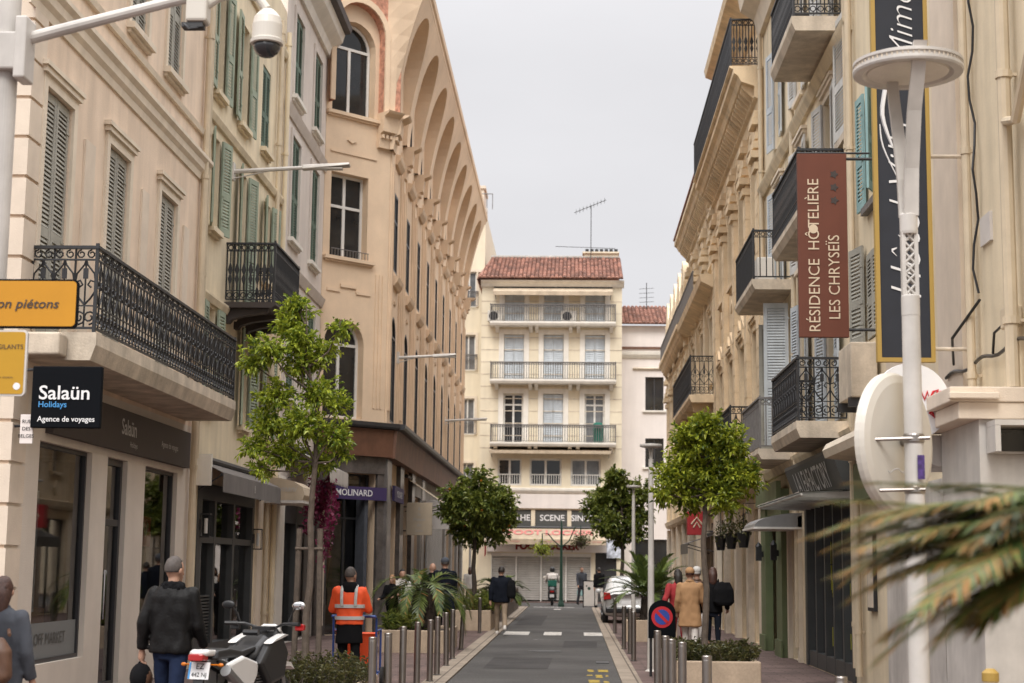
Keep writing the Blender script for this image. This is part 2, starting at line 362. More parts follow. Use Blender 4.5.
    def loft(s, secs, k=18, pw=2.3):
        """stack of super-elliptic sections (x, y, z, rx, ry)"""
        vs = []
        for x, y, z, rx, ry in secs:
            for j in range(k):
                t = 2*math.pi*j/k; c, q = math.cos(t), math.sin(t)
                vs.append((x + rx*math.copysign(abs(c)**(2/pw), c), y + ry*math.copysign(abs(q)**(2/pw), q), z))
        n = len(secs)
        s.add(vs, [(i*k+j, i*k+(j+1) % k, (i+1)*k+(j+1) % k, (i+1)*k+j) for i in range(n-1) for j in range(k)] + [tuple(range(k))[::-1], tuple((n-1)*k+j for j in range(k))])
    def text(s, txt, o, ux, uy, size, ext=.003, align='CENTER', shear=0., sx=1., bold=0.):
        cu = bpy.data.curves.new('tmp', 'FONT'); cu.body = txt; cu.size = size; cu.align_x = align; cu.align_y = 'CENTER'; cu.shear = shear; cu.resolution_u = 3; cu.offset = bold
        ob = bpy.data.objects.new('tmp', cu); COL.objects.link(ob)
        dg = bpy.context.evaluated_depsgraph_get(); dg.update()
        me = bpy.data.meshes.new_from_object(ob.evaluated_get(dg))
        ux, uy, o = V(ux).normalized(), V(uy).normalized(), V(o); n = ux.cross(uy).normalized()
        s.add([o + ux*(q.co.x*sx) + uy*q.co.y + n*ext for q in me.vertices], [tuple(p.vertices) for p in me.polygons])
        bpy.data.objects.remove(ob); bpy.data.curves.remove(cu); bpy.data.meshes.remove(me)
    def build_each(s, name, mats, parent=None, **k):
        """every connected piece becomes an object of its own"""
        par = list(range(len(s.v)))
        def fd(i):
            while par[i] != i: par[i] = par[par[i]]; i = par[i]
            return i
        for f in s.f:
            for i in f[1:]: par[fd(i)] = fd(f[0])
        grp = {}
        for f in s.f: grp.setdefault(fd(f[0]), []).append(f)
        for fs in grp.values():
            q = MB(); ix = {}
            for f in fs:
                for i in f:
                    if i not in ix: ix[i] = len(q.v); q.v.append(s.v[i])
                q.f.append(tuple(ix[i] for i in f)); q.m.append(0)
            o = q.build(name, mats, parent, **k)
        return o
    def build(s, name, mats, parent=None, smooth=False, org=None):
        me = bpy.data.meshes.new(name)
        o0 = V(org) if org is not None else (ORG[parent] if parent is not None else V((0, 0, 0)))
        me.from_pydata([(x-o0.x, y-o0.y, z-o0.z) for x, y, z in s.v], [], s.f)
        for m in (mats if isinstance(mats, (list, tuple)) else [mats]): me.materials.append(M[m] if isinstance(m, str) else m)
        me.polygons.foreach_set('material_index', s.m)
        if smooth: me.polygons.foreach_set('use_smooth', [True]*len(s.f))
        ob = bpy.data.objects.new(name, me); COL.objects.link(ob); ORG[ob] = o0
        if parent is not None: ob.parent = parent
        else: ob.location = o0
        return ob

def bev(o, w=.01, seg=2):
    b = o.modifiers.new('bevel', 'BEVEL'); b.width = w; b.segments = seg; b.limit_method = 'ANGLE'; return o
def sm_angle(o):
    o.data.shade_smooth() if hasattr(o.data, 'shade_smooth') else None
    return o

# ------------------------------------------------------------------ facade pieces
def wall(mb, fr, u0, u1, v0, v1, ops, depth=.2, n=0.):
    """one wall sheet with openings (a, b, c, d[, 'arch']) and their reveals"""
    us = sorted({u0, u1, *[x for o in ops for x in o[:2]]}); vs = sorted({v0, v1, *[x for o in ops for x in o[2:4]]})
    us = [x for x in us if u0-1e-6 <= x <= u1+1e-6]; vs = [x for x in vs if v0-1e-6 <= x <= v1+1e-6]
    for i in range(len(us)-1):
        for j in range(len(vs)-1):
            cu, cv = (us[i]+us[i+1])/2, (vs[j]+vs[j+1])/2
            if any(o[0] < cu < o[1] and o[2] < cv < o[3] for o in ops): continue
            mb.quad(fr.p(us[i], vs[j], n), fr.p(us[i+1], vs[j], n), fr.p(us[i+1], vs[j+1], n), fr.p(us[i], vs[j+1], n))
    for o in ops:
        a, b, c, d = o[:4]
        if len(o) > 4:
            r = (b-a)/2; k = 12; sp = d - r*(o[5] if len(o) > 5 else 1); m_ = (a+b)/2
            arc = [(m_ - r*math.cos(math.pi*t/k), sp + (d-sp)*math.sin(math.pi*t/k)) for t in range(k+1)]
            for side in (0, 1):
                half = arc[:k//2+1] if side == 0 else arc[k//2:]
                crn = (a, d) if side == 0 else (b, d)
                for q in range(len(half)-1):
                    mb.add([fr.p(*crn, n), fr.p(*half[q], n), fr.p(*half[q+1], n)], [(0, 1, 2)])
            loop = [(a, c)] + arc + [(b, c)]
        else: loop = [(a, c), (a, d), (b, d), (b, c)]
        for q in range(len(loop) - (1 if c < v0 else 0)):
            p0, p1 = loop[q], loop[(q+1) % len(loop)]
            mb.quad(fr.p(*p0, n), fr.p(*p1, n), fr.p(*p1, n-depth), fr.p(*p0, n-depth))

def window(fr, root, a, b, c, d, depth=.18, fm='frame_white', pm='pane', mull=1, trans=(), arch=0, fw=.06, sill=None, sillm='trim_pale', surr=None, surrm='trim_pale', hood=0, n=0., name='window'):
    """frame mesh with its pane, sill and surround as sub-parts"""
    mb = MB(); y0, y1 = n-depth+.01, n-depth+.07; r = (b-a)/2
    if arch:
        sp = d - r*arch; k = 12; m_ = (a+b)/2
        arc = lambda rr, dd: [(m_ - rr*math.cos(math.pi*t/k), sp + dd*math.sin(math.pi*t/k)) for t in range(k+1)]
        o_, i_ = arc(r, d-sp), arc(r-fw, d-sp-fw)
        for q in range(k): mb.plate(fr, [o_[q], o_[q+1], i_[q+1], i_[q]], y0, y1)
        mb.fbox(fr, a, a+fw, c, sp, y0, y1); mb.fbox(fr, b-fw, b, c, sp, y0, y1); mb.fbox(fr, a+fw, b-fw, c, c+fw, y0, y1)
        trans = list(trans) + [(sp-c)/(d-c)]
    else:
        sp = d; mb.fbox(fr, a, a+fw, c, d, y0, y1); mb.fbox(fr, b-fw, b, c, d, y0, y1); mb.fbox(fr, a+fw, b-fw, c, c+fw, y0, y1); mb.fbox(fr, a+fw, b-fw, d-fw, d, y0, y1)
    for q in range(mull):
        x = a + (b-a)*(q+1)/(mull+1); mb.fbox(fr, x-fw*.6, x+fw*.6, c+fw, (sp if arch else d-fw), y0-.004, y1-.006)
    for t in trans:
        z = c + (d-c)*t; mb.fbox(fr, a+fw, b-fw, z-fw*.5, z+fw*.5, y0-.002, y1-.003)
    wo_ = mb.build(name, fm, root)
    pb = MB()
    if arch: pb.plate(fr, [(a, c)] + arc(r, d-sp) + [(b, c)], y0+.012, y0+.024)
    else: pb.fbox(fr, a+.01, b-.01, c+.01, d-.01, y0+.012, y0+.024)
    pb.build('pane', pm, wo_)
    if sill:
        sb = MB(); sb.fbox(fr, a-sill, b+sill, c-.09, c-.002, n-depth+.08, n+.12); sb.fbox(fr, a-sill+.04, b+sill-.04, c-.14, c-.092, n+.002, n+.06); sb.build('sill', sillm, wo_)
    if surr:
        q = MB(); w_, t_ = surr
        q.fbox(fr, a-w_, a-.003, c, d+w_, n-.01, n+t_); q.fbox(fr, b+.003, b+w_, c, d+w_, n-.01, n+t_); q.fbox(fr, a-.003, b+.003, d+.003, d+w_, n-.01, n+t_)
        if hood:
            q.fbox(fr, a-w_-.05, b+w_+.05, d+w_+.002, d+w_+.07, n-.01, n+t_+hood*.6); q.fbox(fr, a-w_-.09, b+w_+.09, d+w_+.072, d+w_+.13, n-.01, n+t_+hood)
        q.build('surround', surrm, wo_)
    return wo_

def shutter(fr, root, u, n, c, d, wd, ang, m, sgn=1, slat=.055, far=False):
    """a louvred leaf hinged at u; sgn=1 extends towards +u, -1 towards -u; ang swings it out of the wall"""
    f = fr.rot(u, n, ang if sgn > 0 else -ang); mb = MB(); st = min(.07, wd*.16); t = .035
    B = lambda a, b, v0, v1, n0, n1: mb.fbox(f, a*sgn, b*sgn, v0, v1, n0, n1)
    B(0, st, c, d, 0, t); B(wd-st, wd, c, d, 0, t)
    mid = c + (d-c)*.42; rails = [(c, c+.12), (mid-.06, mid+.06), (d-.1, d)]
    for v0, v1 in rails: B(st, wd-st, v0, v1, .002, t-.002)
    for (lo, hi) in ((rails[0][1], rails[1][0]), (rails[1][1], rails[2][0])):
        k = max(2, int((hi-lo)/(slat*(1.8 if far else 1))))
        for i in range(k):
            z0 = lo + (hi-lo)*i/k; z1 = z0 + (hi-lo)/k*.96
            p = f.p; a_, b_ = st*sgn, (wd-st)*sgn
            mb.hexa([p(a_, z0, t-.006), p(b_, z0, t-.006), p(b_, z0+.008, t-.002), p(a_, z0+.008, t-.002), p(a_, z1, .004), p(b_, z1, .004), p(b_, z1+.008, .008), p(a_, z1+.008, .008)])
    for v_ in (c+.3, mid, d-.3): B(-.02, .10, v_-.015, v_+.015, t+.001, t+.008)
    return mb.build('shutter', m, root)

def spiral(cx, cy, r, turns, a0, dr=.75, k=14):
    return [(cx + r*(1-dr*t/k)*math.cos(a0 + turns*2*math.pi*t/k), cy + r*(1-dr*t/k)*math.sin(a0 + turns*2*math.pi*t/k)) for t in range(k+1)]
def rail_run(mb, fr, u0, u1, z0, z1, n, style, th=.011):
    """one straight run of ironwork in the plane n of the frame"""
    P = lambda u, v: fr.p(u, v, n); L = u1-u0; H = z1-z0
    T = lambda pts, r=th, k=4: mb.tube([P(*q) for q in pts], r, k, cap=False)
    mb.fbox(fr, u0-.02, u1+.02, z1-.035, z1, n-.03, n+.03)
    mb.fbox(fr, u0, u1, z0+.04, z0+.065, n-.013, n+.013)
    if style == 'scroll':
        mb.fbox(fr, u0, u1, z1-.17, z1-.15, n-.011, n+.011); mb.fbox(fr, u0, u1, z0+.30, z0+.315, n-.009, n+.009)
        k = max(1, round(L/.29)); w_ = L/k
        for i in range(k):
            a = u0 + w_*i; m_ = a + w_/2
            T([(a, z0+.05), (a, z1-.02)], th*1.1)
            for s in (-1, 1):
                T(spiral(m_ + s*w_*.24, z1-.095, .052, 1.2, math.pi/2, .6, 9), th*.8)
                T(spiral(m_ + s*w_*.25, z0+.175, .085, 1.4, -math.pi/2 if s > 0 else math.pi*1.5, .7, 12), th*.9)
                T([(m_, z0+.32), (m_+s*.07, z0+.40), (m_+s*.13, z0+.50), (m_+s*.12, z0+.58), (m_+s*.06, z0+.60), (m_+s*.03, z0+.55), (m_+s*.07, z0+.52)], th)
                T([(m_+s*.13, z0+.50), (m_+s*.10, z0+.68), (m_+s*.02, z0+.78), (m_, z1-.16)], th*.9)
            mb.fbox(fr, m_-.028, m_+.028, z0+.62, z0+.74, n-.008, n+.008); T([(m_, z0+.05), (m_, z1-.16)], th*.9)
        T([(u1, z0+.05), (u1, z1-.02)], th*1.1)
    elif style == 'dense':
        mb.fbox(fr, u0, u1, z1-.16, z1-.14, n-.011, n+.011); mb.fbox(fr, u0, u1, z0+.2, z0+.215, n-.011, n+.011)
        k = max(1, round(L/.13)); w_ = L/k
        for i in range(k+1):
            a = u0 + w_*i; T([(a, z0+.05), (a, z1-.02)], th)
            if i < k:
                m_ = a+w_/2; q = .045
                T([(m_+q*math.cos(t*.785), z1-.09+q*math.sin(t*.785)) for t in range(9)], th*.8); T([(m_+q*math.cos(t*.785), z0+.13+q*math.sin(t*.785)) for t in range(9)], th*.8)
                mb.plate(fr, [(m_-.04, z0+.42), (m_, z0+.30), (m_+.04, z0+.42), (m_+.012, z0+.5), (m_+.045, z0+.58), (m_, z0+.74), (m_-.045, z0+.58), (m_-.012, z0+.5)], n-.008, n+.008)
                T([(m_, z0+.22), (m_, z1-.15)], th*.8)
    else:   # plain bars with a row of rings
        k = max(1, round(L/.12)); w_ = L/k
        mb.fbox(fr, u0, u1, z1-.15, z1-.135, n-.009, n+.009)
        for i in range(k+1): T([(u0+w_*i, z0+.05), (u0+w_*i, z1-.02)], th)
        for i in range(k): T([(u0+w_*(i+.5)+.04*math.cos(t*1.047), z1-.085+.04*math.sin(t*1.047)) for t in range(7)], th*.8)
def balcony(fr, root, u0, u1, z, proj, rail, style='scroll', t=.16, sm='concrete', im='iron', brk=(), bz=.35, th=.011, n=0., round_=False):
    mb = MB(); mb.prism(fr, u0, u1, [(n-.02, z-t), (n+proj-.06, z-t), (n+proj, z-t*.45), (n+proj, z), (n-.02, z)])
    o = mb.build('balcony', sm, root)
    rb = MB(); rail_run(rb, fr, u0+.03, u1-.03, z, z+rail, n+proj-.04, style, th)
    for u in (u0+.03, u1-.03):
        f2 = Fr(fr.p(u, 0, n), fr.N, -fr.U); rail_run(rb, f2, .02, proj-.04, z, z+rail, 0, style, th)
        rb.fbox(fr, u-.018, u+.018, z, z+rail+.03, n+proj-.058, n+proj-.022)
    rb.build('railing', im, o)
    for u in brk:
        b = MB(); pr = [(n, z-t-bz), (n+.07, z-t-bz), (n+.12, z-t-bz*.75), (n+proj*.35, z-t-bz*.5), (n+proj*.8, z-t-bz*.28), (n+proj*.86, z-t-.002), (n, z-t-.002)]
        b.prism(fr, u-.09, u+.09, pr); b.build('bracket', sm, o)
    return o
def cornice(fr, root, u0, u1, prof, m, name='cornice'):
    b = MB(); b.prism(fr, u0, u1, prof); return b.build(name, m, root)
def pipe(fr, root, u, v0, v1, n=.10, r=.055, m='pipe_cream', col=2.4):
    b = MB(); b.tube([fr.p(u, v0, n), fr.p(u, v1, n)], r, 10); z = v0+.6
    while z < v1: b.lathe(fr.p(u, z, n), (0, 0, 1), [(r*1.25, 0), (r*1.25, .07)], 10); b.fbox(fr, u-.02, u+.02, z+.02, z+.05, 0, n); z += col
    return b.build('drainpipe', m, root, smooth=False)
def body(mb, pts, z0, z1, skip=()):
    """the unseen sides and flat top of a building on a footprint (counter-clockwise)"""
    k = len(pts)
    for i in range(k):
        if i in skip: continue
        a, b = pts[i], pts[(i+1) % k]; mb.quad((*a, z0), (*b, z0), (*b, z1), (*a, z1))
    mb.add([(*p, z1) for p in pts], [tuple(range(k))])

FL = Fr((-6.2, 0, 0), (0, 1, 0), (1, 0, 0))
FRT = Fr((4.25, 0, 0), (0, 1, 0), (-1, 0, 0))
# ------------------------------------------------------------------ ground, road, pavements
def sheet(name, pts, z, m, t=0.0):
    mb = MB()
    if t: mb.add([(x, y, z-t) for x, y in pts] + [(x, y, z) for x, y in pts], [tuple(range(len(pts), 2*len(pts)))] + [(i, (i+1) % len(pts), len(pts)+(i+1) % len(pts), len(pts)+i) for i in range(len(pts))])
    else: mb.add([(x, y, z) for x, y in pts], [tuple(range(len(pts)))])
    return tag(mb.build(name, m), kind='structure')
sheet('ground', [(-900, -300), (900, -300), (900, 1500), (-900, 1500)], -.012, 'ground')
LX, RX = -1.86, .76
def rxl(y): return -1.80 - .09*max(0, min(1, (y-22)/46))
def rxr(y): return .70 + .16*max(0, min(1, (y-22)/46))
sheet('road', [(rxl(0)-.1, 0), (rxr(0)+.1, 0), (rxr(72)+.1, 72.4), (40, 73), (40, 79.2), (-40, 79.2), (-40, 73), (rxl(72)-.1, 72.4)], 0, 'asphalt')
for nm, f, a, b in (('kerb_strip', rxl, -.34, 0), ('kerb_strip', rxr, 0, .30)):
    sheet(nm, [(f(0)+a, 0), (f(0)+b, 0), (f(70)+b, 70), (f(70)+a, 70)], .03, 'kerb', .06)
for side in (-1, 1):
    if side < 0: pts = [(-40, 2), (rxl(2)-.34, 2), (rxl(70)-.34, 70), (-4.0, 71.8), (-5.2, 72.2), (-5.2, 16.8), (-40, 16.8)]
    else: pts = [(rxr(2)+.30, 2), (14, 2), (14, 72), (2.2, 72), (rxr(70)+.30, 70)]
    if side < 0: pts = [(rxl(2)-.34, 2), (rxl(70)-.34, 70), (-4.0, 71.8), (-12, 71.8), (-12, 39), (-6.15, 39), (-6.15, 17), (-40, 17), (-40, 2)]
    sheet('pavement', pts, .026, 'paving', .05)
sheet('pavement', [(-40, 79.2), (40, 79.2), (40, 90), (-40, 90)], .05, 'paving', .09)
# painted marks
rnd = random.Random(3)
def mark(name, rects, m, z=.004):
    mb = MB()
    for x0, x1, y0, y1 in rects:
        n = 7
        for i in range(n):   # ragged ends, worn paint
            a, b = x0+(x1-x0)*i/n, x0+(x1-x0)*(i+1)/n
            mb.quad((a, y0+rnd.uniform(0, .12), z), (b, y0+rnd.uniform(0, .12), z), (b, y1-rnd.uniform(0, .12), z), (a, y1-rnd.uniform(0, .12), z))
    return tag(mb.build(name, m), kind='structure')
mark('road_marking', [(-1.75, -1.10, 41.2, 43.4), (-.72, -.26, 41.2, 43.4), (.32, .80, 41.2, 43.4)], 'road_white')
mark('road_marking', [(-1.65, .1, 70.0, 70.6), (-.75, -.45, 66.5, 67.6), (-.9, -.35, 38.6, 38.72)], 'road_white')
yb = MB()
for r_, (y0, y1, segs) in enumerate([(23.6, 24.15, [(0, .13), (.17, .30), (.34, .40)]), (24.5, 25.1, [(.02, .2), (.24, .34)]), (25.6, 26.3, [(0, .1), (.14, .26), (.30, .36)]), (27.0, 27.6, [(.03, .15), (.2, .38)])]):
    for a, b in segs:
        x = .24 + a
        for q in range(3): 
            if rnd.random() < .85: yb.quad((x, y0+(y1-y0)*q/3, .004), (.24+b, y0+(y1-y0)*q/3, .004), (.24+b-rnd.uniform(0, .05), y0+(y1-y0)*(q+.75)/3, .004), (x+rnd.uniform(0, .03), y0+(y1-y0)*(q+.75)/3, .004))
tag(yb.build('road_marking', 'road_yellow'), kind='structure')
# repair patches and cover
for x0, x1, y0, y1 in ((-1.5, -.4, 27.5, 31.0), (-.2, .55, 35, 38.2), (-1.7, -.9, 48, 58)): sheet('road_patch', [(x0, y0), (x1, y0+.05), (x1+.04, y1), (x0+.03, y1-.06)], .003, mat('asphalt_patch', (.058, .055, .054), rough=.92, var=.25, vscale=1.1, fine=.3, spec=.2))
dg = MB(); dg.box(.45, .68, 29.4, 30.0, .002, .012)
tag(dg.build('drain_grate', 'steel_dark'), 'small iron drain grate at the kerb of the lane', 'drain')
cb = MB(); cb.lathe((-.55, 33.5, .001), (0, 0, 1), [(.34, 0), (.34, .004), (.30, .005), (.0, .005)], 20)
tag(cb.build('manhole_cover', 'steel_dark'), 'round iron cover set flush in the asphalt lane', 'manhole cover')

# ------------------------------------------------------------------ LEFT 1: pink cream corner building with the travel agency
B1 = thing('corner_building', 'pinkish cream corner building with long iron balcony above a travel agency shopfront', 'building', (-6.2, 17.4, 0))
U0, U1 = 17.4, 25.95
ops = [(18.40, 20.46, .51, 3.10), (21.16, 22.12, .02, 3.10), (23.06, 24.97, .51, 3.10)]
w1 = [(17.92, 18.93), (20.48, 21.48), (23.17, 24.16)]; w2 = [(18.35, 19.3), (21.2, 22.08), (23.2, 24.1)]
ops += [(a, b, 4.30, 7.22) for a, b in w1] + [(a, b, 9.12, 11.5) for a, b in w2]
mb = MB(); wall(mb, FL, U0, U1, 3.9, 13.2, [o for o in ops if o[2] > 3.9], .22); mb.mi = 1; wall(mb, FL, U0, U1, 0, 3.9, [o for o in ops if o[2] < 3.9], .22); mb.mi = 0
body(mb, [(-6.2, U0), (-6.2, U1), (-17, U1), (-17, U0)], 0, 13.2, skip=(0,))
mb.build('wall', ['plaster_pink', 'plaster_base'], B1)
q = MB(); z = .5
while z < 8.0:                                            # raised corner blocks with joints
    q.fbox(FL, U0-.03, U0+.44, z, z+.42, .001, .03); q.box(-6.9, -6.199, U0-.03, U0-.001, z, z+.42); z += .46
q.build('quoins', 'plaster_pale', B1)
cornice(FL, B1, U0-.2, U1, [(0, 7.98), (.03, 7.98), (.045, 8.08), (.09, 8.14), (.10, 8.24), (.15, 8.30), (.15, 8.36), (0, 8.40)], 'trim_pale', 'string_course')
cornice(FL, B1, U0-.1, U1, [(0, 8.74), (.05, 8.74), (.07, 8.82), (0, 8.84)], 'trim_pale', 'string_course')
cornice(FL, B1, U0-.3, U1, [(0, 12.5), (.1, 12.5), (.2, 12.8), (.5, 12.95), (.55, 13.2), (0, 13.25)], 'trim_pale')
for a, b in ((19.45, 19.86), (22.15, 22.5), (24.62, 24.95)): mb = MB(); mb.fbox(FL, a, b, 4.3, 7.0, .001, .035); mb.build('pilaster_strip', 'plaster_pale', B1)
for a, b in w1:
    window(FL, B1, a, b, 4.30, 7.22, .2, surr=(.13, .04), hood=.06, mull=1, trans=(.75,))
    m_ = (a+b)/2
    shutter(FL, B1, a+.01, -.06, 4.33, 7.20, m_-a-.015, 0.02, 'shutter_grey', 1); shutter(FL, B1, b-.01, -.06, 4.33, 7.20, b-m_-.015, 0.02, 'shutter_grey', -1)
for a, b in w2:
    window(FL, B1, a, b, 9.12, 11.5, .2, surr=(.12, .04), sill=.14, mull=1)
    m_ = (a+b)/2
    shutter(FL, B1, a+.01, -.06, 9.14, 11.48, m_-a-.015, 0.02, 'shutter_grey', 1); shutter(FL, B1, b-.01, -.06, 9.14, 11.48, b-m_-.015, 0.02, 'shutter_grey', -1)
balcony(FL, B1, 17.74, 25.33, 4.28, .8, 1.0, 'scroll', t=.32, th=.012)
mb = MB(); mb.box(-6.2, -5.72, 17.43, 17.735, 3.98, 4.24); bev(mb.build('balcony_end', 'concrete', B1), .03, 3)
pipe(FL, B1, 25.62, .2, 12.5, .09, .055); pipe(FL, B1, 25.86, 3.4, 12.5, .08, .035)
# shop: dark fascia, glazing, room behind
mb = MB(); mb.fbox(FL, 18.56, 25.33, 3.20, 3.76, .002, .10); fa = mb.build('fascia', 'sign_brown', B1)
mb = MB(); mb.text('Sala\u00fcn', FL.p(21.75, 3.52, .105), FL.U, (0, 0, 1), .30, bold=.004); mb.text('Agence de voyages', FL.p(24.0, 3.45, .105), FL.U, (0, 0, 1), .13); mb.text('Holidays', FL.p(22.0, 3.31, .105), FL.U, (0, 0, 1), .11); mb.build('lettering', 'sign_grey', fa)
def shopwin(root, fr, a, b, c, d, depth=.14, fw=.05, fm='frame_dark', mull=0, trans=(), name='shop_window', pane=None):
    mb = MB(); y0, y1 = -depth, -depth+.07
    mb.fbox(fr, a, a+fw, c, d, y0, y1); mb.fbox(fr, b-fw, b, c, d, y0, y1); mb.fbox(fr, a+fw, b-fw, c, c+fw, y0, y1); mb.fbox(fr, a+fw, b-fw, d-fw, d, y0, y1)
    for q in range(mull): x = a+(b-a)*(q+1)/(mull+1); mb.fbox(fr, x-fw/2, x+fw/2, c+fw, d-fw, y0+.002, y1-.003)
    for t in trans: v = c+(d-c)*t; mb.fbox(fr, a+fw, b-fw, v-fw/2, v+fw/2, y0+.004, y1-.005)
    o = mb.build(name, fm, root)
    pb = MB(); pb.quad(fr.p(a, c, y0+.03), fr.p(b, c, y0+.03), fr.p(b, d, y0+.03), fr.p(a, d, y0+.03)); pb.build('pane', pane or M['glass'], o)
    return o
s1 = shopwin(B1, FL, 18.40, 20.46, .51, 3.10); s2 = shopwin(B1, FL, 23.06, 24.97, .51, 3.10)
dr = shopwin(B1, FL, 21.16, 22.12, .02, 3.10, trans=(.72,), fw=.09, name='door')
hb = MB(); hb.tube([FL.p(21.36, .95, -.03), FL.p(21.36, 1.6, -.03)], .015, 8); hb.fbox(FL, 21.34, 21.38, 1.0, 1.04, -.08, -.03); hb.fbox(FL, 21.34, 21.38, 1.5, 1.54, -.08, -.03); hb.build('handle', 'chrome', dr)
fb = MB(); fb.fbox(FL, 18.45, 20.41, .56, .98, -.105, -.10); fb.build('frosted_strip', 'frost', s1)
tb = MB(); tb.text('OFF MARKET', FL.p(19.4, .78, -.095), FL.U, (0, 0, 1), .2); tb.build('lettering', 'poster_grey', s1)
def room(root, fr, u0, u1, z0, z1, dep, m='interior', n0=-.24):
    mb = MB(); p = fr.p
    mb.quad(p(u0, z0, n0-dep), p(u1, z0, n0-dep), p(u1, z1, n0-dep), p(u0, z1, n0-dep)); mb.quad(p(u0, z0, n0), p(u0, z0, n0-dep), p(u0, z1, n0-dep), p(u0, z1, n0))
    mb.quad(p(u1, z0, n0), p(u1, z0, n0-dep), p(u1, z1, n0-dep), p(u1, z1, n0)); mb.quad(p(u0, z1, n0), p(u1, z1, n0), p(u1, z1, n0-dep), p(u0, z1, n0-dep)); mb.quad(p(u0, z0, n0), p(u1, z0, n0), p(u1, z0, n0-dep), p(u0, z0, n0-dep))
    return mb.build('shop_room', m, root)
room(B1, FL, 17.8, 25.6, .02, 3.3, 3.2)
mb = MB(); mb.fbox(FL, 18.42, 19.28, 1.1, 2.55, -.30, -.27); tag(mb.build('travel_poster', 'poster'), 'tall blurred travel poster standing in the agency window', 'poster')
mb = MB(); mb.fbox(FL, 19.33, 19.5, 1.05, 2.6, -.40, -.37); tag(mb.build('price_strip', 'cloth_white'), 'narrow pale price strip beside the travel poster', 'display strip')
mb = MB(); mb.fbox(FL, 19.6, 20.4, .6, 1.12, -.9, -.5); tag(bev(mb.build('display_counter', 'tan'), .02), 'low tan display counter inside the agency window', 'counter')
mb = MB(); mb.fbox(FL, 23.95, 24.6, 1.95, 2.4, -.32, -.29); o = mb.build('window_sign', 'red_dull'); tag(o, 'small dark red sign hung in the second agency window', 'sign')
mb = MB(); mb.tube([FL.p(24.1+.3*t, 2.2+.1*math.sin(t*9), -.285) for t in [i/10 for i in range(11)]], .015, 4); mb.build('emblem', 'cream_letter', o)
mb = MB(); mb.fbox(FL, 23.2, 23.75, .8, 2.1, -.34, -.31); tag(mb.build('travel_poster', 'poster'), 'narrow travel poster in the second agency window', 'poster')
# street name plate on the corner
mb = MB(); p0 = onX(21, 436, -6.17); mb.box(-6.06, -5.92, 17.30, 17.33, 2.98, 3.30)
o = mb.build('street_plate', 'plaster_white'); tag(o, 'small pale street name plate on the corner blocks under the black sign', 'sign')
mb = MB()
for i, t in enumerate(('RUE', 'DES', 'BELGES')): mb.text(t, (-5.99, 17.297, 3.22-.08*i), (1, 0, 0), (0, 0, 1), .055)
mb.build('lettering', 'sign_black', o)
# hanging sign
SG = thing('hanging_sign', 'square black travel agency sign hanging from the corner of the pink cream building', 'sign', (-5.55, 17.3, 3.15))
mb = MB(); mb.box(-5.94, -5.17, 17.26, 17.34, 3.15, 3.83); bev(mb.build('panel', 'sign_black', SG), .012)
mb = MB()
for z in (3.80, 3.18): mb.tube([(-6.2, 17.45, z), (-5.9, 17.31, z)], .016, 8)
mb.build('bracket', 'iron', SG)
mb = MB(); X0 = -5.86
mb.text('Sala\u00fcn', (X0, 17.255, 3.53), (1, 0, 0), (0, 0, 1), .215, align='LEFT', bold=.003, sx=1.06); mb.text('Agence de voyages', (X0, 17.255, 3.245), (1, 0, 0), (0, 0, 1), .083, align='LEFT', bold=.001)
mb.build('lettering', 'sign_white', SG)
mb = MB(); mb.text('Holidays', (X0, 17.255, 3.405), (1, 0, 0), (0, 0, 1), .092, align='LEFT', bold=.001); mb.build('lettering', 'sign_blue', SG)

# ------------------------------------------------------------------ LEFT 2: yellow cream building with green shutters
B2 = thing('green_shutter_building', 'yellowish cream building with open pale green shutters and one small iron balcony', 'building', (-6.2, 29.5, 0))
FL2 = Fr((-6.22, 0, 0), (0, 1, 0), (1, 0, 0))
U0, U1 = 25.98, 33.0
ops = []; wins = []
for a, b, c, d, st in [(26.45, 27.15, 9.80, 11.75, 'open'), (28.45, 29.25, 9.80, 11.75, 'open'), (30.65, 31.45, 9.90, 11.6, 'shut'),
                       (26.45, 27.10, 7.40, 9.02, 'half'), (28.75, 29.45, 6.32, 8.95, 'half'), (31.15, 31.85, 7.35, 8.92, 'half'),
                       (26.5, 27.2, 4.35, 6.05, 'open'), (29.4, 30.1, 4.25, 6.0, 'half'), (31.7, 32.3, 4.25, 5.95, 'open')]:
    ops.append((a, b, c, d)); wins.append((a, b, c, d, st))
ops2 = ops + [(26.45, 31.2, .02, 3.05)]
mb = MB(); wall(mb, FL2, U0, U1, 0, 13.5, ops2, .24); body(mb, [(-6.22, U0), (-6.22, U1), (-17, U1), (-17, U0)], 0, 13.5, skip=(0,)); mb.build('wall', 'plaster_yellow', B2)
for a, b, c, d, st in wins:
    window(FL2, B2, a, b, c, d, .22, fm='frame_white', sill=.05 if c != 6.32 else None, sillm='plaster_yellow', mull=1)
    m_ = 'shutter_dark' if st == 'shut' else 'shutter_green'; wd = (b-a)/2
    if st == 'shut': shutter(FL2, B2, a+.01, -.05, c+.02, d-.02, wd-.015, .02, m_, 1); shutter(FL2, B2, b-.01, -.05, c+.02, d-.02, wd-.015, .02, m_, -1)
    elif st == 'open': shutter(FL2, B2, a-.02, .04, c-.02, d+.02, wd+.06, .07, m_, -1); shutter(FL2, B2, b+.02, .04, c-.02, d+.02, wd+.06, .07, m_, 1)
    else: shutter(FL2, B2, a-.02, .03, c-.02, d+.02, wd+.04, R(16), m_, -1); shutter(FL2, B2, b+.02, .03, c-.02, d+.02, wd+.04, R(14), m_, 1)
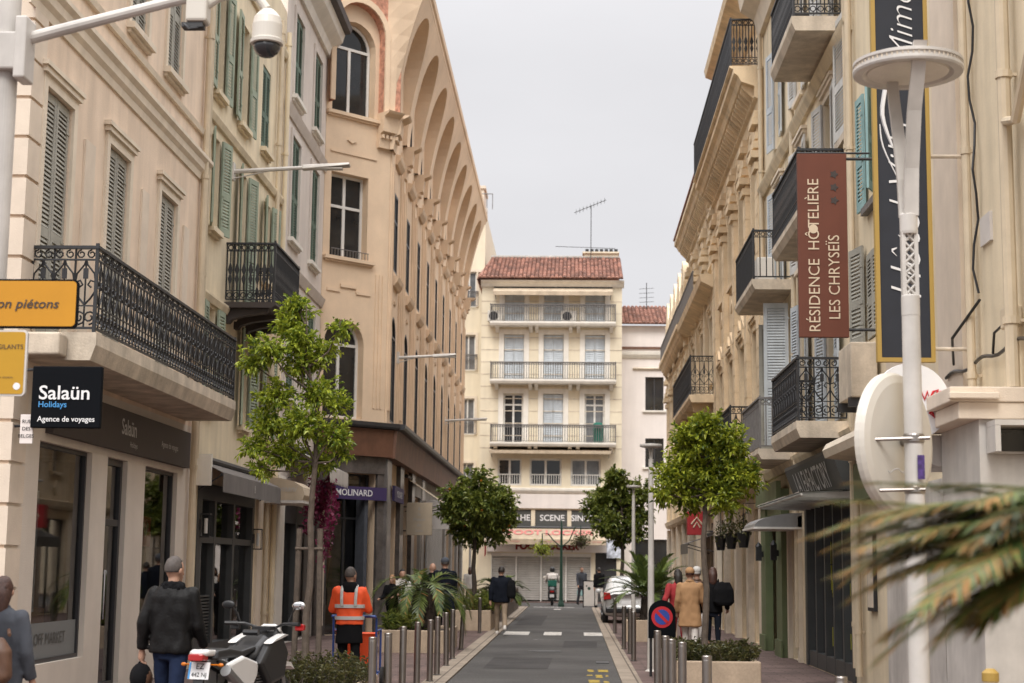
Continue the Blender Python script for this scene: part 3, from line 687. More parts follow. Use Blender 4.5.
for z in (9.22, 6.1, 12.4): cornice(FL2, B2, U0, U1, [(0, z), (.05, z), (.09, z+.1), (.09, z+.14), (0, z+.17)], 'plaster_yellow', 'string_course')
balcony(FL2, B2, 27.9, 30.4, 6.32, .92, 1.08, 'dense', t=.10, sm='sign_brown', brk=(28.1, 28.85, 29.6, 30.25), bz=.26, th=.013)  # slab and brackets take the dark fascia brown: their shade is in the colour
# dark shopfront
sf = MB()
for a, b in ((26.45, 26.75), (31.0, 31.2)): sf.fbox(FL2, a, b, .0, 3.05, -.2, .02)
sf.fbox(FL2, 26.75, 31.0, 2.78, 3.05, -.2, .018); sf.fbox(FL2, 26.75, 31.0, 0, .35, -.2, .016); sf.fbox(FL2, 27.75, 27.9, .35, 2.78, -.2, .01); sf.fbox(FL2, 29.3, 29.45, .35, 2.78, -.2, .01); sf.fbox(FL2, 26.75, 31.0, 2.05, 2.16, -.2, .005)
sfo = sf.build('shopfront', 'slate_paint', B2)
pb = MB(); pb.quad(FL2.p(26.7, .3, -.1), FL2.p(31.05, .3, -.1), FL2.p(31.05, 2.8, -.1), FL2.p(26.7, 2.8, -.1)); pb.build('pane', M['glass'], sfo)
lv = MB()
for i in range(14): lv.fbox(FL2, 26.8, 27.75, .42+i*.055, .45+i*.055, -.15, -.03)
lv.build('louvre_panel', 'slate_paint', sfo)
room(B2, FL2, 26.4, 31.2, .02, 3.1, 2.4, 'interior_dark')
for u, z, n in ((27.15, 1.2, .5), (28.3, 1.0, .6), (29.9, 1.1, .5)):
    o = MB(); o.lathe(FL2.p(u, z-.5, -.3-n), (0, 0, 1), [(.12, 0), (.05, .05), (.04, .5), (.16, .6), (.19, .95), (.13, 1.15), (.05, 1.2), (.05, 1.3)], 12); tag(o.build('dress_form', random.choice(['cloth_white', 'tan', 'cloth_grey'])), 'dress form %s the grey shop window' % ('at the near end of' if u < 28 else 'in the middle of' if u < 29 else 'at the far end of'), 'dress form')
mb = MB(); mb.fbox(FL2, 31.45, 31.95, 0, 3.3, .002, .05); mb.build('pier', 'plaster_pale', B2)
pipe(FL2, B2, 32.1, .1, 13, .09, .05); pipe(FL2, B2, 32.88, .1, 13, .09, .05, m='plaster_yellow')
for u, z in ((26.62, 2.15), (31.1, 2.0)):
    o = thing('wall_lantern', 'slim black wall lantern at the %s end of the grey shopfront' % ('near' if u < 28 else 'far'), 'wall lamp', FL2.p(u, z, .1), 'wall lanterns of the grey shopfront')
    b = MB(); b.fbox(FL2, u-.07, u+.07, z-.02, z, .04, .20); b.fbox(FL2, u-.07, u+.07, z+.36, z+.38, .04, .20)
    for du in (-.065, .055): b.fbox(FL2, u+du, u+du+.01, z, z+.36, .04, .05); b.fbox(FL2, u+du, u+du+.01, z, z+.36, .19, .20)
    b.fbox(FL2, u-.03, u+.03, z+.1, z+.28, .002, .045); b.build('frame', 'iron', o)
    b = MB(); b.tube([FL2.p(u, z+.05, .12), FL2.p(u, z+.3, .12)], .03, 8); b.build('tube', 'frame_white', o)
def awning(name, fr, u0, u1, z, proj, drop, val, m, label, scallop=False, txt=None, txm='frame_white', n=0., printm=None):
    o = thing(name, label, 'awning', fr.p((u0+u1)/2, z-drop, n))
    mb = MB(); p = fr.p
    mb.hexa([p(u0, z, n), p(u1, z, n), p(u1, z-.012, n), p(u0, z-.012, n), p(u0, z-drop, n+proj), p(u1, z-drop, n+proj), p(u1, z-drop-.012, n+proj), p(u0, z-drop-.012, n+proj)])
    mb.build('canvas', m, o)
    vb = MB(); k = max(2, int((u1-u0)/.22)) if scallop else 1
    for i in range(k):
        a, b = u0+(u1-u0)*i/k, u0+(u1-u0)*(i+1)/k
        if scallop: vb.plate(fr, [(a, z-drop-.015), (b, z-drop-.015), (b, z-drop-val*.7), ((a+b)/2+(b-a)*.25, z-drop-val*.95), ((a+b)/2, z-drop-val), ((a+b)/2-(b-a)*.25, z-drop-val*.95), (a, z-drop-val*.7)], n+proj, n+proj+.008)
        else: vb.fbox(fr, a, b, z-drop-val, z-drop-.015, n+proj, n+proj+.008)
    vb.build('valance', m, o)
    ab = MB()
    for u in (u0+.1, u1-.1): ab.tube([p(u, z-drop*.9-.3, n+.02), p(u, z-drop-.03, n+proj-.03)], .015, 6)
    ab.tube([p(u0, z-drop-.03, n+proj-.03), p(u1, z-drop-.03, n+proj-.03)], .025, 8); ab.tube([p(u0, z+.02, n+.05), p(u1, z+.02, n+.05)], .06, 8); ab.build('arm', 'steel_dark', o)
    if txt:
        tb = MB(); tb.text(txt, p((u0+u1)/2, z-drop-val*.52, n+proj+.014), fr.U if fr.N.x >= 0 else -fr.U, (0, 0, 1), val*.62); tb.build('lettering', txm, o)
    return o
awning('shop_awning', FL2, 26.35, 31.6, 3.42, .44, .22, .32, 'awning_grey', 'grey canvas awning over the dark fashion shopfront beside the travel agency', txt='8', txm='sign_grey')
mb = MB(); mb.fbox(FL2, 26.28, 26.36, 2.98, 3.5, .0, .25); mb.build('awning_box', 'trim_white', B2)
aw = thing('dome_awning', 'small cream rounded canopy printed with a name behind the slim tree', 'awning', FL2.p(32.6, 2.55, .4))
mb = MB(); prof = [(0, 2.98), (.82, 2.98), (.86, 3.08), (.82, 3.24), (.62, 3.36), (.35, 3.42), (0, 3.44)]; mb.prism(FL2, 31.95, 33.35, prof); mb.build('canvas', 'awning_cream', aw)
mb = MB(); mb.prism(FL2, 31.94, 33.36, [(0, 2.92), (.84, 2.92), (.84, 2.975), (0, 2.975)]); mb.build('trim', 'awning_white', aw)
mb = MB(); f2 = Fr((-5.75, 31.94, 0), (1, 0, 0), (0, -1, 0)); mb.text('Jamani', f2.p(.0, 3.2, .004), (1, 0, 0), (0, 0, 1), .17, shear=.4); mb.build('lettering', 'sign_grey', aw)
# bracket street lamps on the facades
def wall_lamp(X, Y, z, L, label, tilt=.06):
    o = thing('bracket_lamp', label, 'street lamp', (X, Y, z), 'bracket street lamps on the left facades')
    mb = MB(); mb.tube([(X, Y, z), (X+L*.62, Y, z+L*tilt*.62)], [.045, .035], 8); mb.box(X, X+.06, Y-.09, Y+.09, z-.16, z+.16); mb.tube([(X+.03, Y, z-.13), (X+L*.3, Y, z+L*tilt*.3-.03)], .014, 6)
    mb.build('arm', 'white_metal', o)
    mb = MB(); a = V((X+L*.60, Y, z+L*tilt*.6)); b = V((X+L, Y, z+L*tilt))
    mb.hexa([a+V((0, -.09, -.045)), b+V((0, -.13, -.02)), b+V((0, .13, -.02)), a+V((0, .09, -.045)), a+V((0, -.07, .045)), b+V((0, -.09, .03)), b+V((0, .09, .03)), a+V((0, .07, .045))])
    bev(mb.build('lamp_head', 'white_metal', o), .02)
    mb = MB(); c = (a+b)*.5; mb.box(c.x-.25, c.x+.3, Y-.08, Y+.08, c.z-.056, c.z-.034); mb.build('lens', 'frame_white', o)
wall_lamp(-6.2, 28.0, 8.72, 2.15, 'long white bracket lamp above the small black balcony')

# ------------------------------------------------------------------ LEFT 3: pale grey building with dark shutters
B3 = thing('grey_building', 'pale grey rendered building with closed dark green shutters and a dark gutter', 'building', (-6.2, 36.2, 0))
U0, U1 = 33.02, 38.58
FL3 = Fr((-6.21, 0, 0), (0, 1, 0), (1, 0, 0))
cs = [(33.95, 35.0), (36.6, 37.65)]; rows = [(5.3, 7.6), (8.75, 11.05), (11.95, 13.85)]
ops = [(a, b, c, d) for a, b in cs for c, d in rows] + [(34.0, 38.4, .02, 3.0)]
mb = MB(); wall(mb, FL3, U0, U1, 0, 14.9, ops, .22); body(mb, [(-6.21, U0), (-6.21, U1), (-17, U1), (-17, U0)], 0, 14.9, skip=(0,)); mb.build('wall', 'plaster_grey', B3)
for a, b in cs:
    for c, d in rows:
        window(FL3, B3, a, b, c, d, .2, surr=(.13, .04), surrm='plaster_grey', sill=.13, sillm='trim_white')
        m_ = (a+b)/2
        shutter(FL3, B3, a+.01, -.05, c+.02, d-.02, m_-a-.012, .03, 'shutter_dark', 1); shutter(FL3, B3, b-.01, -.05, c+.02, d-.02, b-m_-.012, .03, 'shutter_dark', -1)
for z in (7.95, 11.35): cornice(FL3, B3, U0, U1, [(0, z), (.04, z), (.09, z+.12), (.12, z+.2), (0, z+.24)], 'plaster_grey', 'string_course')
cornice(FL3, B3, U0, U1+.02, [(0, 14.3), (.08, 14.3), (.14, 14.5), (.36, 14.7), (.42, 14.9), (0, 14.92)], 'trim_white')
mb = MB(); mb.prism(FL3, U0, U1+.05, [(.36, 14.92), (.56, 14.94), (.60, 15.08), (.5, 15.12), (-10, 17.5), (-10, 14.93)]); mb.build('roof', 'slate', B3)
sf = MB(); sf.fbox(FL3, 34.0, 34.2, 0, 3.0, -.2, .03); sf.fbox(FL3, 35.9, 36.1, 0, 3.0, -.2, .03); sf.fbox(FL3, 34.2, 38.4, 2.6, 3.0, -.2, .02); sfo = sf.build('shopfront', 'slate_paint', B3)
pb = MB(); pb.quad(FL3.p(34.1, .02, -.1), FL3.p(38.4, .02, -.1), FL3.p(38.4, 2.7, -.1), FL3.p(34.1, 2.7, -.1)); pb.build('pane', M['glass'], sfo)
room(B3, FL3, 33.9, 38.5, .02, 3.05, 2.2, 'interior_dark')
mb = MB(); mb.fbox(FL3, 33.1, 33.9, 0, 3.55, .002, .12); mb.build('pier', 'trim_white', B3)
mb = MB(); mb.tube([FL3.p(37.6, .3, .35), FL3.p(37.6, 3.1, .35)], .07, 10); tag(mb.build('canopy_post', 'plaster_pale'), 'slim pale post beside the hanging pink flowers', 'post')
awning('scalloped_awning', FL3, 34.6, 37.4, 4.25, .95, .42, .36, 'awning_white', 'white scalloped awning above hanging pink flowers', scallop=True)
# bougainvillea
bg_ = thing('bougainvillea', 'magenta bougainvillea trailing down beside the white scalloped awning', 'climbing plant', (-5.3, 36, 2.4))
mb = MB(); rg = random.Random(5); stem = MB()
for k in range(15):
    u = rg.uniform(34.9, 36.4); z = rg.uniform(3.2, 3.75); n = rg.uniform(.35, .82); L = rg.uniform(.4, .8) if n < .6 else rg.uniform(.7, 1.9)
    pts = [FL3.p(u+.1*math.sin(t*3+k), z-L*t, n+.1*math.sin(t*5)) for t in [i/8 for i in range(9)]]; stem.tube(pts, .008, 4)
    for i in range(110):
        q = pts[rg.randrange(9)] + V((rg.gauss(0, .05), rg.gauss(0, .08), rg.gauss(0, .08))); a = V((rg.gauss(0, 1), rg.gauss(0, 1), rg.gauss(0, 1))).normalized()*.045; b = V((rg.gauss(0, 1), rg.gauss(0, 1), rg.gauss(0, 1))).normalized()*.04
        mb.quad(q-a, q-b, q+a, q+b)
stem.build('stem', 'bark', bg_); mb.build('flowers', M['magenta'], bg_)

# ------------------------------------------------------------------ LEFT 4: ochre building with arcaded eaves
B4 = thing('arcaded_building', 'tall ochre building with deep arches under its eaves and a chamfered corner', 'building', (-5.2, 41, 0))
CL = 2.05; FC = Fr((-6.2, 38.6, 0), (1, 1, 0), (1, -1, 0)); F4 = Fr((-4.75, 0, 0), (0, 1, 0), (1, 0, 0))
Y0, Y1 = 40.05, 68.5; ZE = 16.6
# bevelled corner
cw = (.20, 1.36)
cops = [(cw[0]-.08, cw[1]-.02, 5.30, 7.75, 'arch'), (cw[0], cw[1], 9.30, 11.45), (.16, 1.50, 13.0, 15.45, 'arch'), (.32, 1.80, .03, 3.95)]
mb = MB(); wall(mb, FC, 0, CL, 0, ZE, cops, .34)
NB = 9; BW = (Y1-Y0)/NB; lops = []
for i in range(NB):
    c = Y0 + BW*(i+.5)
    lops += [(c-.55, c+.55, 5.4, 8.2, 'arch'), (c-.5, c+.5, 9.4, 11.5), (c-.55, c+.55, 13.0, 15.2, 'arch'), (c-1.2, c+1.2, .05, 3.7)]
wall(mb, F4, Y0, Y1, 4.4, ZE, [o for o in lops if o[2] > 4.4], .07); wall(mb, F4, Y0, Y1, 0, 4.4, [o for o in lops if o[2] < 4.4], .34)
body(mb, [(-6.2, 38.6), (-4.75, 40.05), (-4.75, Y1), (-20, Y1), (-20, 38.6)], 0, ZE, skip=(0, 1)); mb.build('wall', 'plaster_ochre', B4)
window(FC, B4, cops[0][0], cops[0][1], 5.30, 7.75, .3, arch=1, mull=1, fw=.07); window(FC, B4, *cops[1][:4], .3, mull=1, trans=(.62,), fw=.07, sill=.2, sillm='plaster_ochre'); window(FC, B4, .18, 1.48, 13.0, 15.43, .3, arch=1, mull=1, trans=(), fw=.07, sill=.2, sillm='plaster_ochre')
gr = MB(); f = FC
for u in [cw[0]+.02+i*(1.12/12) for i in range(13)]: gr.tube([f.p(u, 9.31, .08), f.p(u, 9.47, .08)], .009, 4)
gr.tube([f.p(cw[0], 9.48, .08), f.p(cw[1], 9.48, .08)], .012, 4); gr.build('window_guard', 'iron_grey', B4)
orn = MB()
for (a, b, z0, z1, n) in [(.15, 1.6, 11.95, 12.0, .03), (.55, 1.05, 8.55, 8.63, .04), (.15, .55, 8.42, 8.5, .03), (1.05, 1.5, 8.42, 8.5, .03)]: orn.fbox(FC, a, b, z0, z1, .001, n)
orn.plate(FC, [(.65, 12.32), (.8, 12.25), (.95, 12.32), (.8, 12.40)], .001, .04)
for u in (1.66, 1.77, 1.88): orn.fbox(FC, u, u+.045, 5.6, 9.0, .001, .025)
orn.build_each('relief', 'plaster_ochre', B4)
# corner pilaster caps and arcade
def corbel(fr, u, w_, z, root):
    mb = MB(); mb.prism(fr, u-w_/2, u+w_/2, [(0, z-.9), (.10, z-.9), (.14, z-.55), (.26, z-.5), (.3, z-.12), (.46, z-.05), (.5, z), (0, z)])
    for i in range(4): mb.fbox(fr, u-w_/2+.03+i*w_/4, u-w_/2+.03+i*w_/4+w_*.14, z-.66, z-.56, .14, .2)
    return mb.build('corbel', 'plaster_ochre', root)
ARN = .5
fr4 = Fr(F4.o + F4.N*ARN, F4.U, F4.N); frc = Fr(FC.o + FC.N*ARN, FC.U, FC.N)
SPZ = 13.2
def flare(v): return .12 + .74*max(0, (v-SPZ)/(ZE-SPZ))**1.7
ab = MB(); LV = [SPZ + (ZE-SPZ)*i/8 for i in range(9)]; mgn = .36; apx = 16.35
for i in range(NB):
    a0, b0 = Y0+BW*i, Y0+BW*(i+1); a, b_ = a0+mgn, b0-mgn; m_ = (a+b_)/2; r_ = (b_-a)/2; sp = apx-r_; K = 16
    for u0_, u1_ in ((a0, a), (b_, b0)):
        for j in range(8): ab.quad(F4.p(u0_, LV[j], flare(LV[j])), F4.p(u1_, LV[j], flare(LV[j])), F4.p(u1_, LV[j+1], flare(LV[j+1])), F4.p(u0_, LV[j+1], flare(LV[j+1])))
    arc = [(m_ - r_*math.cos(math.pi*t/K), sp + r_*math.sin(math.pi*t/K)) for t in range(K+1)]
    for t in range(K):
        (x0, z0), (x1, z1) = arc[t], arc[t+1]
        for j in range(5):
            q0, q1, w0, w1 = z0+(ZE-z0)*j/5, z0+(ZE-z0)*(j+1)/5, z1+(ZE-z1)*j/5, z1+(ZE-z1)*(j+1)/5
            ab.quad(F4.p(x0, q0, flare(q0)), F4.p(x1, w0, flare(w0)), F4.p(x1, w1, flare(w1)), F4.p(x0, q1, flare(q1)))
        ab.quad(F4.p(x0, z0, flare(z0)), F4.p(x1, z1, flare(z1)), F4.p(x1, z1, 0), F4.p(x0, z0, 0))
    for x in (a, b_):
        for j in range(8):
            z0, z1 = min(LV[j], sp), min(LV[j+1], sp)
            if z1 > z0: ab.quad(F4.p(x, z0, 0), F4.p(x, z0, flare(z0)), F4.p(x, z1, flare(z1)), F4.p(x, z1, 0))
for j in range(8): ab.quad(F4.p(Y1, LV[j], 0), F4.p(Y1, LV[j], flare(LV[j])), F4.p(Y1, LV[j+1], flare(LV[j+1])), F4.p(Y1, LV[j+1], 0))
ab.build('eaves_arcade', 'plaster_ochre', B4)
cb_ = MB(); frc2 = Fr(FC.o + FC.N*.22, FC.U, FC.N); wall(cb_, frc2, -.02, CL+.12, 13.2, ZE, [(.06, 1.62, 13.19, 15.9, 'arch')], .22); cb_.build('mosaic_spandrel', 'mosaic', B4)
mb = MB(); r_ = .78; cx_, spz = .84, 15.9-.78
for t in range(12):
    a0, a1 = math.pi*t/12, math.pi*(t+1)/12; P = lambda a, r: (cx_+r*math.cos(a), spz+r*math.sin(a)); mb.plate(frc2, [P(a0, r_), P(a1, r_), P(a1, r_+.16), P(a0, r_+.16)], .001, .05)
mb.fbox(frc2, cx_-.92, cx_-.78, 13.2, spz, .001, .05); mb.fbox(frc2, cx_+.78, cx_+.92, 13.2, spz, .001, .05); mb.build('arch_band', 'plaster_ochre', B4)
mb = MB(); lv = [13.201 + (ZE-.002-13.201)*i/8 for i in range(9)]; vs = []
for z in lv:
    fl = flare(z); vs += [FC.p(CL-.36, z, .217), FC.p(CL-.06, z, .22+.3*(fl-.12)), F4.p(Y0-.02-.12*fl, z, fl-.003), F4.p(Y0+.358, z, fl-.003), F4.p(Y0+.358, z, 0), FC.p(CL-.36, z, 0)]
mb.add(vs, [(r*6+i, r*6+(i+1) % 6, (r+1)*6+(i+1) % 6, (r+1)*6+i) for r in range(8) for i in range(6)] + [tuple(range(6)), tuple(range(48, 54))]); mb.build('corner_pier', 'plaster_ochre', B4)
corbel(F4, Y0+.12, .6, 13.2, B4); corbel(FC, CL-.2, .5, 13.2, B4)
for i in range(1, NB+1): corbel(F4, min(Y0+BW*i, Y1-.3), .40, 13.2, B4)
for i in range(0, NB+1):
    u = min(Y0+BW*i, Y1-.3); u = max(u, Y0+.32); mb = MB(); mb.fbox(F4, u-.26, u+.26, 5.2, 12.35, .001, .05)
    for du in (-.17, -.03, .11): mb.fbox(F4, u+du, u+du+.06, 5.6, 11.9, .05, .085)
    mb.build('pilaster', 'plaster_ochre', B4)
for i in range(NB):
    c = Y0+BW*(i+.5)
    window(F4, B4, c-.55, c+.55, 5.4, 8.2, .075, arch=1, mull=1, fm='frame_dark'); window(F4, B4, c-.5, c+.5, 9.4, 11.5, .075, mull=1, trans=(.65,), fm='frame_dark'); window(F4, B4, c-.55, c+.55, 13.0, 15.2, .075, arch=1, mull=1, fm='frame_dark')
    mb = MB()
    for z in (8.95, 12.2): mb.prism(F4, c-.62, c+.62, [(0, z), (.07, z), (.15, z+.12), (.18, z+.24), (0, z+.27)])
    for z in (8.5,): mb.prism(F4, c-.16, c+.16, [(0, z), (.04, z+.03), (.05, z+.1), (0, z+.12)])
    for du in (-.95, .9): mb.fbox(F4, c+du, c+du+.10, 5.3, 12.9, .001, .05)
    mb.build_each('relief', 'plaster_ochre', B4)
# eaves and roof
def poly_offset(n): # eaves line along bevel and long face
    return None
rf = MB(); E0 = FC.p(-.05, ZE, .62); 
mb = MB(); mb.prism(F4, Y0-.25, Y1+.3, [(.0, ZE), (.865, ZE), (.88, ZE+.10), (.93, ZE+.14), (.95, ZE+.30), (0, ZE+.4)]); mb.prism(FC, -.1, CL+.36, [(.0, ZE+.002), (.40, ZE+.002), (.46, ZE+.102), (.50, ZE+.142), (.52, ZE+.302), (0, ZE+.402)]); mb.build('cornice', 'plaster_ochre', B4)
mb = MB(); mb.prism(F4, Y0-.3, Y1+.35, [(.8, ZE+.405), (.86, ZE+.41), (.86, ZE+.46), (-8, ZE+1.2), (-12, ZE+.6), (-12, ZE+.41)]); mb.build('roof', 'tile', B4)
# ground floor: copper band, dark marble shop
mb = MB(); mb.prism(FC, -.02, CL+.1, [(0, 4.38), (.24, 4.38), (.27, 5.0), (.30, 5.06), (0, 5.06)]); mb.prism(F4, Y0-.1, Y1, [(0, 4.36), (.30, 4.36), (.34, 5.0), (.37, 5.07), (0, 5.07)]); mb.build('copper_band', 'copper', B4)
mb = MB(); mb.prism(FC, -.02, CL+.2, [(0, 5.08), (.36, 5.08), (.40, 5.13), (.40, 5.22), (0, 5.25)]); mb.prism(F4, Y0-.1, Y1, [(0, 5.083), (.50, 5.083), (.54, 5.13), (.54, 5.22), (0, 5.253)]); mb.build('ledge', 'frame_dark', B4)
mb = MB(); mb.fbox(FC, -.02, CL+.02, 3.96, 4.375, .001, .12); mb.fbox(FC, -.02, .31, 0, 3.955, .001, .10); mb.fbox(FC, 1.81, CL+.08, 0, 3.955, .001, .10)
for i in range(4): mb.fbox(F4, Y0+BW*i-.1, Y0+BW*i+(.9 if i == 0 else .75), 0, 4.355, .001, .12)
mb.build_each('marble_cladding', 'marble', B4)
mb = MB(); mb.fbox(F4, Y0+BW*2.3, Y1, 3.75, 4.355, .001, .10)
for i in range(3, NB+1): mb.fbox(F4, min(Y0+BW*i, Y1-.3)-.35, min(Y0+BW*i, Y1-.3)+.3, 0, 3.745, .001, .10)
mb.build_each('shop_pier', 'concrete_grey', B4)
for i in range(NB):
    c = Y0+BW*(i+.5); shopwin(B4, F4, c-1.2, c+1.2, .05, 3.7, .3, mull=1, trans=(.75,))
shopwin(B4, FC, .32, 1.80, .03, 3.95, .32, mull=1, trans=(.72,))
mb = MB(); p = F4.p; mb.quad(p(Y0, 0, -2.2), p(Y1, 0, -2.2), p(Y1, 4.2, -2.2), p(Y0, 4.2, -2.2)); mb.quad(p(Y0, 4.2, -2.2), p(Y1, 4.2, -2.2), p(Y1, 4.2, -.36), p(Y0, 4.2, -.36)); mb.build('shop_room', 'interior_dark', B4)
fs = MB(); fs.fbox(FC, .05, CL-.02, 3.30, 3.62, .125, .19); o = fs.build('shop_fascia', 'purple', None, org=FC.p(1.1, 3.4, .15)); tag(o, 'purple shop fascia with white capitals on the chamfered marble corner', 'sign')
mb = MB(); mb.text('MOLINARD', FC.p(1.02, 3.46, .195), FC.U, (0, 0, 1), .22, bold=.002); mb.build('lettering', 'sign_white', o)
fs = MB(); fs.fbox(F4, Y0+.95, Y0+3.2, 3.35, 3.74, .13, .2); o = fs.build('shop_fascia', 'purple', None, org=F4.p(Y0+2, 3.4, .15)); tag(o, 'purple fascia along the street side of the marble corner shop', 'sign')
mb = MB(); mb.text('MOLINARD', F4.p(Y0+2.1, 3.54, .205), F4.U, (0, 0, 1), .25); mb.build('lettering', 'sign_white', o)
mb = MB(); mb.fbox(FC, 1.42, 1.52, .05, 3.4, -.25, .1); mb.build('door_post', 'cloth_grey', B4)
v_ = MB(); v_.lathe(FC.p(.55, .03, -.62), (0, 0, 1), [(.12, 0), (.24, .3), (.2, .7), (.26, 1.3), (.34, 1.9), (.26, 2.3), (.1, 2.45)], 14); tag(v_.build('perfume_display', 'tan', smooth=True), 'tall tan vase shaped display in the marble corner shop', 'display')
wall_lamp(-4.75, 42.6, 7.25, 1.6, 'white bracket lamp near the chamfered corner of the ochre building'); wall_lamp(-4.75, 58.5, 7.0, 1.6, 'white bracket lamp halfway along the ochre building')
# side awnings and blade signs along the long face
aw2 = awning('street_awning', F4, 45.2, 47.6, 4.2, 1.15, .75, .2, 'awning_cream', 'cream folding awning just past the marble corner shop')
def blade(fr, u, n0, n1, z0, z1, m, label, cat='sign', fmat=None, t=.06):
    o = thing('blade_sign', label, cat, fr.p(u, z0, (n0+n1)/2)); b = MB(); b.fbox(fr, u-t/2, u+t/2, z0, z1, n0, n1); bev(b.build('panel', m, o), .01)
    b = MB()
    for z in (z0+.12, z1-.12): b.tube([fr.p(u, z, 0), fr.p(u, z, n0+.02)], .018, 6)
    b.build('bracket', fmat or 'iron', o); return o
o = blade(F4, 44.6, .14, .86, 2.55, 3.45, 'awning_cream', 'cream square blade sign with a column of small print beside the marble corner')
mb = MB()
for i, t in enumerate(('&', 'la', 'Maison', 'du', 'Soin')): mb.text(t, F4.p(44.565, 3.28-.15*i, .5), (1, 0, 0), (0, 0, 1), .12)
mb.build('lettering', 'sign_grey', o)
blade(F4, 50.5, .12, 1.1, 2.85, 3.75, 'cloth_white', 'plain white blade sign past the cream square one')
cl = MB()
for i in range(16): cl.fbox(F4, 50.6+i*.36, 50.6+i*.36+.2, .05, 3.0, .14, .2)
cl.build('slatted_shutter', 'roller', B4)
# ------------------------------------------------------------------ END OF THE STREET: cream block with the shoe shop
BE = thing('balcony_house', 'cream house with tiled roof and three stacked balconies closing the street', 'building', (-1.1, 80, 0))
FE = Fr((0, 80, 0), (1, 0, 0), (0, -1, 0))
EX0, EX1, EZ = -4.66, 2.44, 16.0
cw3 = [(-3.5, -2.5), (-1.5, -.5), (.58, 1.58)]
ops = [(a, b, c, d) for a, b in cw3 for c, d in ((7.85, 10.35), (11.02, 13.35), (13.96, 15.5))] + [(-3.75, -2.55, 5.75, 7.1), (-2.15, -.55, 5.75, 7.1), (-.1, 1.4, 5.75, 7.1)]
ops += [(-4.0, .95, .05, 2.4), (1.15, 2.2, .05, 2.5), (-3.55, -2.05, 3.72, 4.55), (-1.85, -.25, 3.72, 4.55), (-.05, 1.75, 3.72, 4.55)]
mb = MB(); wall(mb, FE, EX0, EX1, 0, EZ, ops, .25); body(mb, [(EX0, 80), (EX1, 80), (EX1, 90), (EX0, 90)], 0, EZ, skip=(0,)); mb.build('wall', 'plaster_cream', BE)
ln = MB(); z = 7.6
for i in range(13): ln.fbox(FE, EX0-.004, EX1+.004, 7.6+i*.62, 7.64+i*.62, .001, .012)
ln.build('joint_lines', 'concrete', BE)
for k, (a, b) in enumerate(cw3):
    for fl, (c, d) in enumerate(((7.85, 10.35), (11.02, 13.35), (13.96, 15.5))):
        pm = 'pane' if (fl == 0 and k == 0) else 'pane_grey'
        window(FE, BE, a, b, c, d, .22, mull=1, trans=(.78,), pm=pm, surr=(.26, .06), surrm='trim_white', fw=.08)
        if fl == 1 or (fl == 0 and k == 1) or fl == 2:
            w_ = (b-a)/2; shutter(FE, BE, a+.02, -.08, c+.02, d-.03, w_-.03, .02, 'shutter_blue', 1, far=True); shutter(FE, BE, b-.02, -.08, c+.02, d-.03, w_-.03, .02, 'shutter_blue', -1, far=True)
for (a, b) in [(-3.75, -2.55), (-2.15, -.55), (-.1, 1.4)]:
    wo_ = window(FE, BE, a, b, 5.75, 7.1, .2, mull=1, fw=.09, pm='pane' if a < -1 else 'pane_grey')
    gb = MB(); gb.fbox(FE, a, b, 6.28, 6.32, -.06, -.03); gb.fbox(FE, a, b, 5.78, 5.82, -.06, -.03)
    for i in range(int((b-a)/.12)+1): gb.fbox(FE, a+i*.12, a+i*.12+.025, 5.82, 6.28, -.055, -.035)
    gb.build('guard', 'frame_white', wo_)
for z, (a, b) in ((13.92, (-4.2, 2.12)), (11.0, (-4.16, 2.14)), (7.86, (-4.12, 2.14))):
    balcony(FE, BE, a, b, z, .8, .88, 'bars', t=.20, sm='trim_white', im='iron_grey', brk=(-3.85, -2.15, -1.85, -.15, .25, 1.9), bz=.28, th=.016)
cornice(FE, BE, EX0, EX1, [(0, 5.35), (.10, 5.40), (.16, 5.5), (.16, 5.6), (0, 5.64)], 'trim_white', 'string_course')
mb = MB(); mb.fbox(FE, -3.9, 1.8, 4.62, 5.33, .002, .10); mb.build('fascia', 'plaster_white', BE)
cornice(FE, BE, EX0-.05, EX1+.1, [(0, 15.75), (.10, 15.8), (.22, 15.95), (.34, 16.02), (.36, 16.1), (0, 16.12)], 'trim_white')
# tiled roof: rows of half-round tiles
rb = MB(); ang = R(21.5)
NX = 36
def rp(x, s, h=0): return V((x, 79.5 + s*math.cos(ang) - h*math.sin(ang), 16.13 + s*math.sin(ang) + h*math.cos(ang)))
SL = 5.6
base = MB(); base.add([rp(EX0-.25, 0), rp(EX1+.05, 0), rp(EX1+.05, SL), rp(EX0+.2, SL), (EX0+.2, 90, 16.1), (EX1+.05, 90, 16.1), (EX0-.25, 90, 16.1)], [(0, 1, 2, 3), (3, 2, 5, 4), (0, 3, 4, 6)])
ro = base.build('roof', 'tile', BE)
for i in range(NX):
    x = EX0-.2 + (EX1-EX0+.25)*(i+.5)/NX; sl0 = 0
    for j in range(13):
        s0, s1 = SL*j/13, SL*(j+1)/13+.05
        if x < EX0-.2 + .45*s1/SL: continue
        k = 5; vs = []
        for s_, r_, h_ in ((s0, .105, .05), (s1, .085, .02)):
            for t in range(k+1): a = math.pi*t/k; vs.append(rp(x + rnd.uniform(-.006, .006) - r_*math.cos(a), s_, h_ + r_*.8*math.sin(a)))
        rb.add(vs, [(t, t+1, k+2+t, k+1+t) for t in range(k)] + [tuple(range(k+1))])
rb.build('tiles', 'tile', ro)
mb = MB(); mb.tube([rp(EX0+.2, SL, .06), rp(EX1, SL, .06)], .11, 8); mb.build('ridge', 'concrete_grey', ro)
ch = MB(); ch.box(.55, 2.35, 84.6, 85.4, 17.4, 18.45); ch.box(.45, 2.42, 84.5, 85.5, 18.452, 18.54); c_ = ch.build('chimney', 'plaster_cream', ro)
